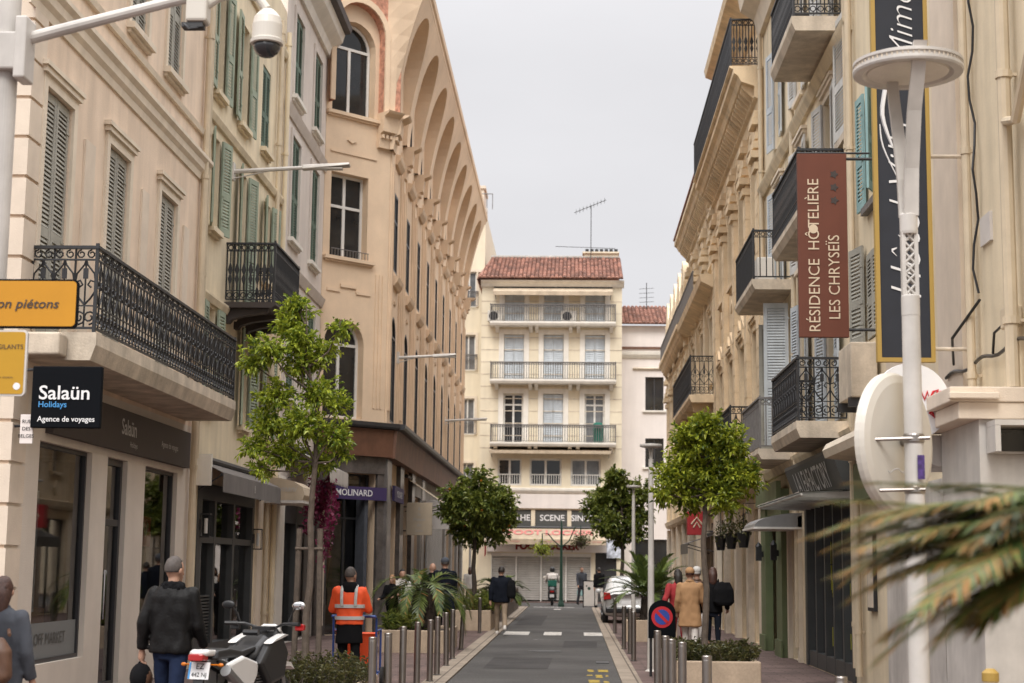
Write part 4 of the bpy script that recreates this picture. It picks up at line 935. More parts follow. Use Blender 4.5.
cp = MB()
for i in range(7): cp.lathe((.7+i*.26, 85, 18.54), (0, 0, 1), [(.1, 0), (.09, .2), (.11, .22)], 8)
cp.build('chimney_pots', 'iron', ro)
an = thing('roof_antenna', 'thin television antenna standing on the tiled roof by the chimney', 'antenna', (.9, 84.2, 18.6))
mb = MB(); mb.tube([(.9, 84.2, 17.8), (.9, 84.2, 21.0)], .022, 5); mb.build('mast', 'steel_dark', an)
mb = MB(); mb.tube([(.0, 84.2, 20.6), (1.7, 84.2, 21.3)], .018, 4)
for i in range(9): x = .1+i*.19; z = 20.64+i*.078; mb.tube([(x, 83.9, z), (x, 84.5, z)], .012, 4); mb.tube([(x, 84.2, z-.14), (x, 84.2, z+.14)], .01, 4)
mb.tube([(-1.0, 84.2, 18.75), (2.2, 84.2, 18.65)], .016, 4); mb.build('aerial', 'steel_dark', an)
awning('sun_awning', FE, -4.05, 1.95, 15.75, .9, .32, .2, 'awning_cream', 'long beige awning rolled out under the tiled roof')
awning('sun_awning', FE, -4.15, 1.9, 7.58, .75, .14, .16, 'awning_cream', 'narrow beige awning with fringe below the lowest balcony', scallop=True)
for px_, lab in ((-3.95, 'air conditioner at the left end of the top balcony'), (-.25, 'air conditioner in the middle of the top balcony')):
    o = thing('air_conditioner', 'white '+lab, 'air conditioner', (px_, 79.6, 13.95)); b = MB(); b.box(px_-.38, px_+.38, 79.45, 79.8, 13.95, 14.5); bev(b.build('casing', 'white_plastic', o), .03)
    b = MB(); b.lathe((px_-.08, 79.448, 14.22), (0, -1, 0), [(.23, 0), (.23, .012), (.05, .015)], 16); b.build('fan_grille', 'black_plastic', o)
gb = MB(); gb.lathe((1.25, 79.6, 7.87), (0, 0, 1), [(.2, 0), (.24, .1), (.26, .9), (.2, 1.0), (.1, 1.02)], 12); tag(gb.build('green_cover', 'cloth_teal'), 'small folded green parasol cover standing on the lowest balcony', 'cover')
# shop
sp = MB()
for a, b in [(-3.55, -2.05), (-1.85, -.25), (-.05, 1.75)]: sp.fbox(FE, a+.01, b-.01, 3.74, 4.53, -.06, -.04)
so_ = sp.build('poster_band', 'poster_grey', BE)
tb = MB()
for t, x in (('IN THE', -2.75), ('SCENE', -1.0), ('SINCE', .5)): tb.text(t, FE.p(x, 4.14, -.03), (1, 0, 0), (0, 0, 1), .42, bold=.006)
tb.build('lettering', 'sign_white', so_)
mb = MB(); mb.fbox(FE, -4.2, 2.2, 2.46, 3.5, .002, .10); o = mb.build('shop_fascia', 'plaster_white', None, org=(-1, 79.9, 2.4)); tag(o, 'white shop fascia with bold dark red lettering under the striped awning', 'sign')
tb = MB(); tb.text('FOOT LOCKER', FE.p(-1.25, 2.74, .105), (1, 0, 0), (0, 0, 1), .46, bold=.03); tb.build('lettering', 'red_letter', o)
o = awning('shop_awning', FE, -3.9, 1.65, 3.66, .95, .58, .26, 'awning_cream', 'pale shop awning printed with faded pink capitals at the end of the street')
tb = MB(); sl_ = V((0, -.95, -.58)).normalized(); tb.text('FOOT LOCKER', FE.p(-1.1, 3.40, .46) + V((0, 0, .01)), (1, 0, 0), -sl_, .62, bold=.02)
for x in (-3.0, -.9, 1.0): tb.text('FOOT LOCKER', FE.p(x, 2.96, .962), (1, 0, 0), (0, 0, 1), .13)
tb.build('lettering', 'pink_print', o)
rs = MB(); 
for i in range(4):
    a = -3.98+i*1.235; 
    for k in range(20): rs.prism(FE, a+.03, a+1.2, [(-.14, .1+k*.115), (-.11, .12+k*.115), (-.11, .195+k*.115), (-.14, .213+k*.115)])
rs.build('roller_shutter', 'roller', BE)
fr_ = MB()
for i in range(5): fr_.fbox(FE, -4.0+i*1.235-.035, -4.0+i*1.235+.035, .05, 2.4, -.12, -.04)
fr_.fbox(FE, -3.96, .92, 2.25, 2.4, -.118, -.042); fr_.build('shop_frame', 'frame_white', BE)
pp = MB(); pp.fbox(FE, .25, .85, .35, .62, -.10, -.09); pp.build('sticker', 'shutter_teal', BE)
dm = MB(); dm.fbox(FE, 1.16, 2.19, .05, 2.49, -.2, -.18); dm.build('door', 'frame_dark', BE)
o = blade(FE, 2.05, .1, .15, 2.2, 3.1, 'poster', 'small square notice at the right end of the shoe shop', t=.7)
rs = thing('red_banner', 'small red flag hanging at the left end of the shoe shop front', 'flag', (-4.3, 79.6, 2.2))
b = MB(); b.tube([(-4.3, 80, 3.0), (-4.3, 79.3, 3.0)], .015, 5); b.build('pole', 'iron', rs)
b = MB(); b.hexa([(-4.31, 79.3, 2.2), (-4.27, 79.3, 2.25), (-4.27, 79.9, 2.3), (-4.31, 79.9, 2.25), (-4.31, 79.3, 2.95), (-4.27, 79.3, 2.95), (-4.27, 79.9, 2.95), (-4.31, 79.9, 2.95)]); b.build('cloth', 'cloth_red', rs)

# tall cream block left of it
BL = thing('tall_cream_block', 'tall pale cream apartment block rising left of the tiled roof', 'building', (-8, 84, 0))
FB = Fr((0, 84, 0), (1, 0, 0), (0, -1, 0))
ops = [(x, x+.75, z, z+1.9) for x in (-5.95, -8.6, -11) for z in (5.2, 8.6, 12.0, 15.4)]
mb = MB(); wall(mb, FB, -16, -4.75, 0, 20.6, ops, .2); body(mb, [(-16, 84), (-4.75, 84), (-4.75, 96), (-16, 96)], 0, 20.6, skip=(0,)); mb.build('wall', 'plaster_cream', BL)
for a, b, c, d in ops:
    window(FB, BL, a, b, c, d, .18, mull=1, pm='pane_grey', surr=(.14, .04)); g = MB(); rail_run(g, FB, a-.1, b+.1, c, c+.85, .12, 'bars', .014); g.build('window_rail', 'iron_grey', BL)
cornice(FB, BL, -16, -4.65, [(0, 20.1), (.15, 20.2), (.4, 20.5), (.45, 20.7), (0, 20.75)], 'trim_white')
mb = MB(); mb.box(-5.9, -4.9, 84.6, 87, 20.6, 22.0); mb.box(-5.1, -4.35, 83.5, 84, 17.2, 17.35); mb.box(-6.0, -4.8, 84.5, 87.1, 22.002, 22.15); mb.build('roof_house', 'plaster_pale', BL)
mb = MB()
for i in range(6): mb.tube([(-5.9+i*.3, 84.1, 20.75), (-5.9+i*.3, 84.1, 21.6)], .02, 4)
mb.tube([(-6, 84.1, 21.6), (-4.4, 84.1, 21.6)], .025, 4); mb.build('roof_rail', 'iron_grey', BL)

# white house at the right of it
BW_ = thing('white_house', 'white house with low tiled roof and two dark windows at the end of the street', 'building', (4, 83, 0))
FW = Fr((0, 83, 0), (1, 0, 0), (0, -1, 0))
ops = [(3.75, 4.7, 9.85, 11.6), (3.75, 4.7, 6.9, 8.4), (6, 7, 9.85, 11.6), (3.2, 5.2, .05, 3.2)]
mb = MB(); wall(mb, FW, 2.46, 11, 0, 14.3, ops, .22); body(mb, [(2.46, 83), (11, 83), (11, 93), (2.46, 93)], 0, 14.3, skip=(0,)); mb.build('wall', 'plaster_white', BW_)
for o_ in ops[:3]: window(FW, BW_, *o_, .2, mull=1, fm='frame_dark', fw=.05, sill=.14, sillm='trim_white')
shopwin(BW_, FW, *ops[3], .2, pane=M['pane'])
cornice(FW, BW_, 2.5, 11, [(0, 13.05), (.08, 13.05), (.08, 13.17), (0, 13.19)], 'copper', 'red_band'); cornice(FW, BW_, 2.5, 11, [(0, 12.55), (.10, 12.6), (.2, 12.75), (.22, 12.9), (0, 12.95)], 'trim_white', 'string_course'); cornice(FW, BW_, 3.1, 11, [(0, 11.95), (.06, 11.95), (.14, 12.03), (0, 12.1)], 'concrete', 'ledge')
for k in range(24): pass
rb = MB(); an2 = math.atan2(1.7, 5.0)
def rq(x, s, h=0): return V((x, 82.6 + s*math.cos(an2) - h*math.sin(an2), 14.32 + s*math.sin(an2) + h*math.cos(an2)))
base = MB(); base.add([rq(2.48, 0), rq(11, 0), rq(11, 5.4), rq(2.48, 5.4)], [(0, 1, 2, 3)]); base.quad((2.48, 83, 14.3), (2.48, 92, 14.3), rq(2.48, 5.4), rq(2.48, 0)); ro = base.build('roof', 'tile', BW_)
for i in range(24):
    x = 2.6+i*.215
    for j in range(10):
        vs = []
        for s_, r_, h_ in ((5.4*j/10, .10, .05), (5.4*(j+1)/10+.05, .08, .02)):
            for t in range(6): a = math.pi*t/5; vs.append(rq(x-r_*math.cos(a), s_, h_+r_*.8*math.sin(a)))
        rb.add(vs, [(t, t+1, 7+t, 6+t) for t in range(5)] + [tuple(range(6))])
rb.build('tiles', 'tile', ro)
an = thing('roof_antenna', 'small antenna on the low tiled roof of the white house', 'antenna', (4.0, 87, 15.8)); mb = MB(); mb.tube([(4.0, 87, 15.6), (4.0, 87, 17.3)], .02, 4)
for i in range(4): mb.tube([(3.6, 87, 16.2+i*.25), (4.4, 87, 16.25+i*.25)], .012, 4)
mb.build('aerial', 'steel_dark', an)

# ------------------------------------------------------------------ RIGHT 1: yellow cream building nearest on the right
R1 = thing('yellow_building', 'yellowish cream building with drainpipes and teal shutters above a white shop canopy', 'building', (4.25, 18, 0))
FR1 = FRT
U0, U1 = 9.0, 23.85
ops = [(21.95, 22.75, 6.95, 8.55), (22.05, 23.0, 4.98, 6.25), (10.2, 11.2, 6.9, 9), (17.98, 18.2, .04, 2.7)]
mb = MB(); wall(mb, FR1, U0, U1, 0, 14, ops, .25); body(mb, [(4.25, U1), (4.25, U0), (15, U0), (15, U1)], 0, 14, skip=(0,)); mb.build('wall', 'plaster_yellow', R1)
mb = MB(); mb.fbox(FR1, 17.3, 18.45, 3.4, 14, .001, .05); mb.fbox(FR1, 19.6, 21.5, 3.4, 14, .001, .05); mb.build('pilaster_strip', 'plaster_pale', R1)
window(FR1, R1, *ops[0], .2, mull=1); window(FR1, R1, *ops[1], .2, mull=1); window(FR1, R1, *ops[2], .2, mull=1)
shutter(FR1, R1, 21.93, .04, 6.9, 8.6, .44, R(25), 'shutter_teal', -1); shutter(FR1, R1, 22.77, .04, 6.9, 8.6, .44, .06, 'shutter_teal', 1)
shutter(FR1, R1, 22.06, -.02, 5.0, 6.23, .46, .03, 'shutter_grey', 1); shutter(FR1, R1, 22.99, -.02, 5.0, 6.23, .46, .03, 'shutter_grey', -1); shutter(FR1, R1, 23.04, .04, 4.95, 6.4, .5, R(12), 'shutter_grey', 1)
mb = MB(); mb.fbox(FR1, 21.8, 22.9, 6.8, 6.9, .001, .10); mb.build('sill', 'iron_grey', R1)
pipe(FR1, R1, 15.1, 3.43, 14, .12, .065); pipe(FR1, R1, 16.72, 3.1, 14, .10, .045); pipe(FR1, R1, 23.7, .2, 14, .10, .05)
mb = MB(); mb.tube([FR1.p(15.1, 6.0, .12), FR1.p(14.7, 5.9, .13), FR1.p(14.0, 6.6, .12)], .05, 8); mb.build('branch_pipe', 'pipe_cream', R1)
cbl = MB(); rc = random.Random(11); pts = [FR1.p(16.55+.06*math.sin(i*.9), 9-.26*i, .06+.03*math.sin(i*1.7)) for i in range(18)]; cbl.tube(pts, .014, 5)
cbl.tube([FR1.p(18-.2*i, 3.86+.03*math.sin(i), .07) for i in range(22)], .02, 5); cbl.tube([FR1.p(16.5, 4.5, .05), FR1.p(16.9, 4.15, .25), FR1.p(17.5, 3.95, .1)], .016, 5); cbl.tube([FR1.p(15.9, 3.86, .09), FR1.p(15.6, 4.02, .15), FR1.p(15.3, 4.1, .1)], .014, 5); cbl.build('cable', 'black_plastic', R1)
mb = MB(); mb.fbox(FR1, 15.15, 15.42, 4.02, 4.22, .001, .14); bev(mb.build('junction_box', 'pipe_cream', R1), .015)
mb = MB(); mb.fbox(FR1, 16.1, 16.5, 5.05, 5.35, .001, .03); o = mb.build('wall_plate', 'cloth_white', None, org=FR1.p(16.3, 5.05, 0)); tag(o, 'small blue and white ceramic plate beside the thin drainpipe', 'wall plate')
# white shop canopy at the near end
mb = MB(); mb.fbox(FR1, 14.98, 16.9, 3.28, 3.42, .002, .74); mb.fbox(FR1, 15.0, 16.75, 3.12, 3.278, .002, .66); mb.fbox(FR1, 14.90, 14.979, 3.30, 3.36, .3, .76); bev(mb.build('canopy', 'plaster_pale', R1), .01)
mb = MB(); mb.fbox(FR1, 15.06, 16.6, 0, 3.118, .002, .46); mb.build('shop_pier', 'white_metal', R1)
mb = MB(); mb.prism(FR1, 16.62, 17.6, [(.002, 2.78), (.50, 2.78), (.64, 2.84), (.70, 2.95), (.70, 3.1), (.002, 3.1)]); mb.build('shutter_box', 'white_metal', R1)
mb = MB(); mb.fbox(FR1, 14.72, 15.04, 3.04, 3.09, .0, .40); mb.fbox(FR1, 14.72, 15.04, 2.80, 3.038, .35, .40); mb.fbox(FR1, 15.0, 15.04, 2.80, 3.038, .0, .34); mb.build_each('awning_cassette', 'white_metal', R1); mb = MB(); mb.fbox(FR1, 14.985, 14.997, 2.82, 3.03, .01, .34); mb.build('dark_box', 'pane', R1)
mb = MB(); mb.fbox(FR1, 16.62, 17.95, 0, 2.75, .002, .12); mb.fbox(FR1, 18.22, 21.5, 0, 2.75, .002, .10); mb.build_each('white_panel', 'white_metal', R1)
for a in (17.2, 19.4): pass
mn = thing('menu_board', 'slim dark framed menu board on the beige pier beside the dark grey shopfront', 'menu board', FR1.p(22.9, 1.2, .05)); b = MB(); b.fbox(FR1, 22.7, 23.2, 1.15, 2.25, .002, .05); b.build('frame', 'iron', mn); b = MB(); b.fbox(FR1, 22.75, 23.15, 1.2, 2.2, .0505, .056); b.build('sheet', 'trim_pale', mn)
room(R1, FR1, 13.5, 23.5, .02, 3.2, 2.2, 'interior_dark')
sg = MB(); sg.fbox(FR1, 20.6, 23.8, 2.72, 3.25, .002, .14); sg.build('fascia', 'green_paint', R1)
sg = MB(); sg.prism(FR1, 20.3, 23.85, [(.002, 3.3), (.52, 3.35), (.56, 3.46), (.50, 3.56), (.002, 3.6)]); sg.build('ledge', 'trim_pale', R1)
mb = MB(); mb.tube([FR1.p(19.2, 2.95, .5), FR1.p(16.5, 2.5, .47)], .018, 6); mb.build('awning_arm', 'white_metal', R1)
o = thing('air_conditioner', 'dusty air conditioner box under the grey shuttered window', 'air conditioner', FR1.p(22.6, 4.1, .3)); b = MB(); b.fbox(FR1, 22.1, 23.1, 4.08, 4.85, .05, .42); bev(b.build('casing', 'concrete', o), .02)
b = MB(); b.fbox(FR1, 22.15, 22.2, 3.95, 4.08, 0, .45); b.fbox(FR1, 22.95, 23.0, 3.95, 4.08, 0, .45); b.build('bracket', 'iron', o)
# navy vertical banner, perpendicular to the wall
NBN = thing('vertical_banner', 'tall navy vertical sign with gold edges and white script beside the lamp', 'sign', (3.5, 17, 4))
mb = MB(); mb.box(3.27, 3.79, 16.97, 17.03, 3.95, 8.7); mb.build('panel', 'navy', NBN)
mb = MB()
for x0, x1 in ((3.225, 3.27), (3.79, 3.835)): mb.box(x0, x1, 16.955, 17.045, 3.905, 8.7)
mb.box(3.27, 3.79, 16.955, 17.045, 3.905, 3.95); mb.build('edge', 'gold', NBN)
mb = MB()
for z in (4.05, 6.15, 8.2): mb.tube([(4.25, 17, z), (3.83, 17, z)], .022, 8)
mb.build('bracket', 'concrete', NBN)
mb = MB(); X0 = 3.53
def stroke(pts, r=.016, d=.02):
    P_ = []
    for i in range(len(pts)-1):
        p0 = V((*pts[max(i-1, 0)], 0)); p1 = V((*pts[i], 0)); p2 = V((*pts[i+1], 0)); p3 = V((*pts[min(i+2, len(pts)-1)], 0))
        for t in (0, .25, .5, .75): P_.append(.5*((2*p1)+(p2-p0)*t+(2*p0-5*p1+4*p2-p3)*t*t+(3*p1-p0-3*p2+p3)*t**3))
    P_.append(V((*pts[-1], 0))); n = len(P_)
    mb.tube([(X0 + q.x, 16.965, q.y) for q in P_], [r*(.5+.8*math.sin(math.pi*min(1, (i+.5)/n))) for i in range(n)], 5)
mb.text('H\u00f4tel Villa', (3.56, 16.962, 4.55), (0, 0, 1), (-1, 0, 0), .48, align='LEFT', shear=.34, sx=.95, bold=-.008)
mb.text('Mimosa', (3.56, 16.962, 7.15), (0, 0, 1), (-1, 0, 0), .38, align='LEFT', shear=.34, bold=-.006)
# flowing handwriting running up the banner
z0 = 4.85; KEEP = (len(mb.v), len(mb.f))
stroke([(-.20, z0-.02), (-.12, z0+.06), (.18, z0+.12)]); stroke([(-.20, z0+.22), (.0, z0+.26), (.18, z0+.30)]); stroke([(0, z0+.04), (.02, z0+.16), (-.01, z0+.28)])
stroke([(.10, z0+.38), (.02, z0+.44), (.08, z0+.50), (.16, z0+.44), (.10, z0+.38)]); stroke([(-.24, z0+.55), (.05, z0+.58), (.18, z0+.62)]); stroke([(-.05, z0+.50), (-.06, z0+.68)]); stroke([(.06, z0+.70), (.10, z0+.80), (.0, z0+.82), (.08, z0+.72), (.17, z0+.76), (.16, z0+.86)]); stroke([(-.26, z0+.88), (0, z0+.92), (.18, z0+.93)])
z1 = 5.95
stroke([(.12, z1), (-.05, z1+.04), (-.16, z1+.10)]); stroke([(.18, z1+.12), (.04, z1+.2), (.12, z1+.3), (.2, z1+.34)]); stroke([(-.05, z1+.3), (.15, z1+.42)]); stroke([(.18, z1+.5), (.06, z1+.56), (.16, z1+.66)]); stroke([(.1, z1+.74), (.2, z1+.84), (.08, z1+.9)])
stroke([(-.10, 6.25), (-.20, 6.6), (-.16, 6.95), (-.20, 7.2)], .022); stroke([(-.05, 5.9), (-.2, 6.25), (-.23, 6.5)], .008)
mb.v = mb.v[:KEEP[0]]; mb.f = mb.f[:KEEP[1]]; mb.m = mb.m[:KEEP[1]]; stroke([(-.10, 6.25), (-.20, 6.6), (-.16, 6.95), (-.20, 7.2)], .022); stroke([(-.05, 5.9), (-.2, 6.25), (-.23, 6.5)], .008); mb.build('lettering', 'sign_white', NBN)
# russet vertical banner
RB = thing('vertical_banner', 'russet vertical residence sign with pale capitals reading upwards', 'sign', (3.15, 20, 4.6))
mb = MB(); mb.box(2.83, 3.45, 19.96, 20.04, 4.6, 6.96); bev(mb.build('panel', 'maroon', RB), .006)
mb = MB()
for z in (4.7, 6.9): mb.tube([(4.25, 20, z), (3.45, 20, z)], .02, 8)
mb.tube([(2.83, 20, 6.975), (3.75, 20, 6.975)], .014, 6); mb.build('bracket', 'iron', RB)
mb = MB(); mb.text('R\u00c9SIDENCE  H\u00d4TELI\u00c8RE', (3.03, 19.955, 4.66), (0, 0, 1), (-1, 0, 0), .20, align='LEFT', sx=.93); mb.text('LES CHRYSE\u00cfS', (3.28, 19.955, 4.82), (0, 0, 1), (-1, 0, 0), .20, align='LEFT', sx=.9)
mb.lathe((3.02, 19.955, 5.98), (0, -1, 0), [(.058, 0), (.058, .003), (.001, .0035)], 16); mb.build('lettering', 'cream_letter', RB)
mb = MB()
for i in range(3):
    c_ = V((3.29, 19.954, 6.35+.17*i)); pts = [(c_.x+(.058 if k % 2 == 0 else .034)*math.cos(k*math.pi/5), c_.y, c_.z+(.058 if k % 2 == 0 else .034)*math.sin(k*math.pi/5)) for k in range(10)]; mb.add(pts, [tuple(range(10))])
mb.build('stars', 'sign_brown', RB)
# round white sign with red scribble
rsn = thing('round_sign', 'round white sign with red handwriting fixed to the yellow wall', 'sign', (3.38, 16, 3.0)); mb = MB(); mb.lathe((3.36, 16.0, 3.38), (0, -1, 0), [(.001, -.03), (.38, -.03), (.385, 0), (.38, .03), (.001, .03)], 40); mb.build('disc', 'sign_white', rsn)
mb = MB(); mb.tube([(3.74, 16, 3.38), (4.25, 16, 3.5)], .025, 8); mb.tube([(3.7, 16, 3.2), (4.25, 16, 3.2)], .02, 8); mb.build('bracket', 'steel_dark', rsn)
mb = MB(); 
def stroke2(pts, r=.013): mb.tube([(3.36+x, 15.965, 3.38+z) for x, z in pts], r, 5)
stroke2([(.08, .03), (.10, .10), (.13, .02), (.16, .10), (.18, .03), (.22, .10), (.26, .12), (.25, .03), (.28, .09), (.30, .10)]); stroke2([(.16, .0), (.20, -.10), (.22, -.16), (.18, -.12), (.24, -.03)]); stroke2([(-.25, .05), (-.2, .14), (-.15, .03), (-.08, .12), (-.02, .04)]); mb.build('lettering', 'sign_red', rsn)

# ------------------------------------------------------------------ RIGHT 2: cream building with three balconies
R2 = thing('balcony_building', 'cream building with dark iron balconies and pale louvred shutters on the right', 'building', (4.25, 29.6, 0))
FR2 = Fr((4.255, 0, 0), (0, 1, 0), (-1, 0, 0))
U0, U1 = 23.87, 35.28
lev = [(4.06, 6.6), (7.25, 9.55), (10.5, 12.6)]
bays = [(25.65, 26.6), (28.9, 29.7), (32.1, 33.0)]
ops = [(a, b, c, d) for a, b in bays for c, d in lev] + [(24.5, 29.5, .04, 2.85), (30.2, 31.4, .04, 2.5), (32.6, 36.0 if 0 else 35.0, .04, 3.0)]
mb = MB(); wall(mb, FR2, U0, U1, 0, 14.6, ops, .25); body(mb, [(4.255, U1), (4.255, U0), (15, U0), (15, U1)], 0, 14.6, skip=(0,)); mb.build('wall', 'plaster_sand', R2)
for k, (a, b) in enumerate(bays):
    for l, (c, d) in enumerate(lev):
        window(FR2, R2, a, b, c, d, .2, mull=1, trans=(.7,), surr=(.12, .035), sill=.12 if k == 1 else None, hood=.08 if l == 1 else 0)
        mm = 'shutter_white' if k < 2 and l != 0 else 'shutter_blue'; wd = (b-a)/2+.02
        if (k, l) != (2, 0):
            shutter(FR2, R2, a-.02, .045, c, d+.02, wd, .06, mm, -1); shutter(FR2, R2, b+.02, .045, c, d+.02, wd, R(10), mm, 1)
shutter(FR2, R2, 31.2, .05, 4.1, 6.9, .48, R(86), 'shutter_blue', 1); shutter(FR2, R2, 32.0, .03, 4.1, 6.6, .5, R(80), 'shutter_grey', 1)
shutter(FR2, R2, 24.15, .045, 8.45, 10.4, .85, .05, 'shutter_white', 1); mb = MB(); mb.fbox(FR2, 24.1, 25.0, 8.3, 8.42, .001, .12); mb.build('sill', 'concrete', R2)
balcony(FR2, R2, 24.8, 27.55, 10.5, .8, 1.0, 'dense', t=.24, n=0); balcony(FR2, R2, 24.45, 27.65, 7.25, .8, .98, 'dense', t=.2); balcony(FR2, R2, 30.75, 34.0, 7.30, .8, .98, 'bars', t=.2)
balcony(FR2, R2, 24.85, 28.0, 4.0, .8, 1.0, 'scroll', t=.26); balcony(FR2, R2, 30.4, 33.4, 3.98, .75, .98, 'bars', t=.2, im='iron_grey')
ac = MB(); ac.fbox(FR2, 31.6, 32.4, 7.34, 7.9, .25, .6); tag(bev(ac.build('balcony_unit', 'frame_white'), .02), 'white appliance standing on the middle iron balcony', 'appliance')
for z in (3.62, 9.95): cornice(FR2, R2, U0, U1, [(0, z), (.06, z), (.14, z+.14), (.16, z+.2), (0, z+.24)], 'plaster_sand', 'string_course')
cornice(FR2, R2, U0, U1, [(0, 13.7), (.1, 13.7), (.2, 14.1), (.5, 14.3), (.55, 14.6), (0, 14.62)], 'trim_pale')
for u in (24.0, 30.1, 35.1): pipe(FR2, R2, u, .3, 13.7, .09, .05)
# FACTORY shop
sf = MB(); sf.fbox(FR2, 24.5, 24.72, .04, 2.85, -.2, .03); sf.fbox(FR2, 29.25, 29.5, .04, 2.85, -.2, .03)
for u in (25.5, 26.4, 27.3, 28.3): sf.fbox(FR2, u, u+.12, .04, 2.85, -.2, .01)
sf.fbox(FR2, 24.72, 29.25, .04, .3, -.19, .005); sfo = sf.build('shopfront', 'slate_paint', R2)
pb = MB(); p = FR2.p; pb.quad(p(24.6, .05, -.1), p(29.4, .05, -.1), p(29.4, 2.85, -.1), p(24.6, 2.85, -.1)); pb.build('pane', M['glass'], sfo)
st_ = MB(); rs_ = random.Random(4)
for i in range(16): u = rs_.uniform(24.8, 27.5); z = rs_.uniform(.3, 2.2); st_.fbox(FR2, u, u+.05, z, z+rs_.uniform(.1, .45), -.09, -.085)
st_.build('yellow_stickers', mat('sticker_yellow', (.42, .42, .03), rough=.5), sfo)
room(R2, FR2, 24.3, 35.2, .02, 3.1, 2.4, 'interior_dark')
fa = MB(); fa.prism(FR2, 24.4, 29.75, [(.002, 2.88), (.12, 2.88), (.34, 3.5), (.34, 3.56), (.002, 3.58)]); o = fa.build('shop_fascia', 'slate_paint', None, org=FR2.p(27, 2.9, .1)); tag(o, 'sloping dark grey shop fascia with tall pale capitals', 'sign')
nrm = V((-.62, 0, -.22)).normalized(); up_ = V((-.22, 0, .62)).normalized(); tb = MB(); tb.text('LA LEAFACTORY', p(27.1, 3.19, .237) , (0, -1, 0), up_, .58, sx=.84, ext=.006, bold=.006); tb.build('lettering', 'sign_white', o)
gc = thing('glass_canopy', 'flat glass canopy on thin ribs over the dark grey shopfront', 'canopy', FR2.p(26.5, 2.8, .4)); mb = MB()
for i in range(11): u = 24.2+i*.52; mb.hexa([p(u, 2.78, 0), p(u+.04, 2.78, 0), p(u+.04, 2.80, .85), p(u, 2.80, .85), p(u, 2.90, 0), p(u+.04, 2.90, 0), p(u+.04, 2.84, .85), p(u, 2.84, .85)])
mb.tube([p(24.1, 2.83, .84), p(29.6, 2.83, .84)], .02, 6); mb.build_each('rib', 'white_metal', gc)
mb = MB(); mb.hexa([p(24.1, 2.91, .03), p(29.6, 2.91, .03), p(29.6, 2.86, .88), p(24.1, 2.86, .88), p(24.1, 2.92, .03), p(29.6, 2.92, .03), p(29.6, 2.87, .88), p(24.1, 2.87, .88)]); mb.build('glazing', M['glass'], gc)
mb = MB(); mb.fbox(FR2, 30.2, 31.4, .04, 2.5, -.2, -.12); d_ = mb.build('door', 'wood_brown', R2)
mb = MB(); mb.fbox(FR2, 30.3, 30.75, .3, 1.1, -.119, -.10); mb.fbox(FR2, 30.85, 31.3, .3, 1.1, -.119, -.10); mb.fbox(FR2, 30.3, 30.75, 1.3, 2.3, -.119, -.10); mb.fbox(FR2, 30.85, 31.3, 1.3, 2.3, -.119, -.10); mb.build('door_panels', 'wood_brown', d_)
mb = MB(); mb.fbox(FR2, 30.0, 30.18, .03, 2.7, .002, .08); mb.fbox(FR2, 31.42, 31.6, .03, 2.7, .002, .08); mb.fbox(FR2, 30.18, 31.42, 2.52, 2.7, .002, .08); mb.build('door_surround', 'trim_pale', R2)
cv = thing('curved_canopy', 'curved pale porch canopy between the green front and the brown door', 'canopy', FR2.p(31.3, 2.4, .4)); mb = MB()
pr = [(.88*math.cos(t*math.pi/2/8), 2.5+.26*math.sin(t*math.pi/2/8)) for t in range(9)]; mb.prism(FR2, 30.0, 31.9, pr + [(0, 2.5)]); mb.build('shell', 'zinc', cv)
mb = MB(); mb.fbox(FR2, 29.97, 31.93, 2.46, 2.498, .0, .90); mb.build('frame', 'frame_white', cv)
# green shopfront (R2 / R3)
gs = MB(); gs.fbox(FR2, 31.75, 32.6, 0, 3.3, .002, .16); gs.fbox(FR2, 34.4, 35.2, 0, 3.3, .002, .16); gs.fbox(FR2, 31.7, 35.25, 3.05, 3.45, .165, .26); gs.fbox(FR2, 31.68, 32.66, .02, .35, .165, .2); gs.fbox(FR2, 34.34, 35.26, .02, .35, .165, .2); gs.fbox(FR2, 32.6, 34.4, 2.6, 3.3, .003, .12); gso = gs.build('green_shopfront', 'green_paint', R2)
mb = MB(); mb.fbox(FR2, 32.6, 35.0, .04, 2.6, -.2, -.15); mb.build('door', 'green_paint', R2)
for u in (32.2, 34.75):
    o = thing('wall_lantern', 'black wall lantern on the %s pilaster of the green shopfront' % ('near' if u < 33 else 'far'), 'wall lamp', FR2.p(u, 1.9, .2), 'wall lanterns of the green shopfront')
    b = MB(); b.fbox(FR2, u-.06, u+.06, 1.9, 2.2, .20, .32); b.fbox(FR2, u-.03, u+.03, 1.98, 2.1, .15, .2); b.build('body', 'iron', o); b = MB(); b.lathe(FR2.p(u, 2.2, .26), (0, 0, 1), [(.08, 0), (.01, .1)], 8); b.build('cap', 'iron', o)

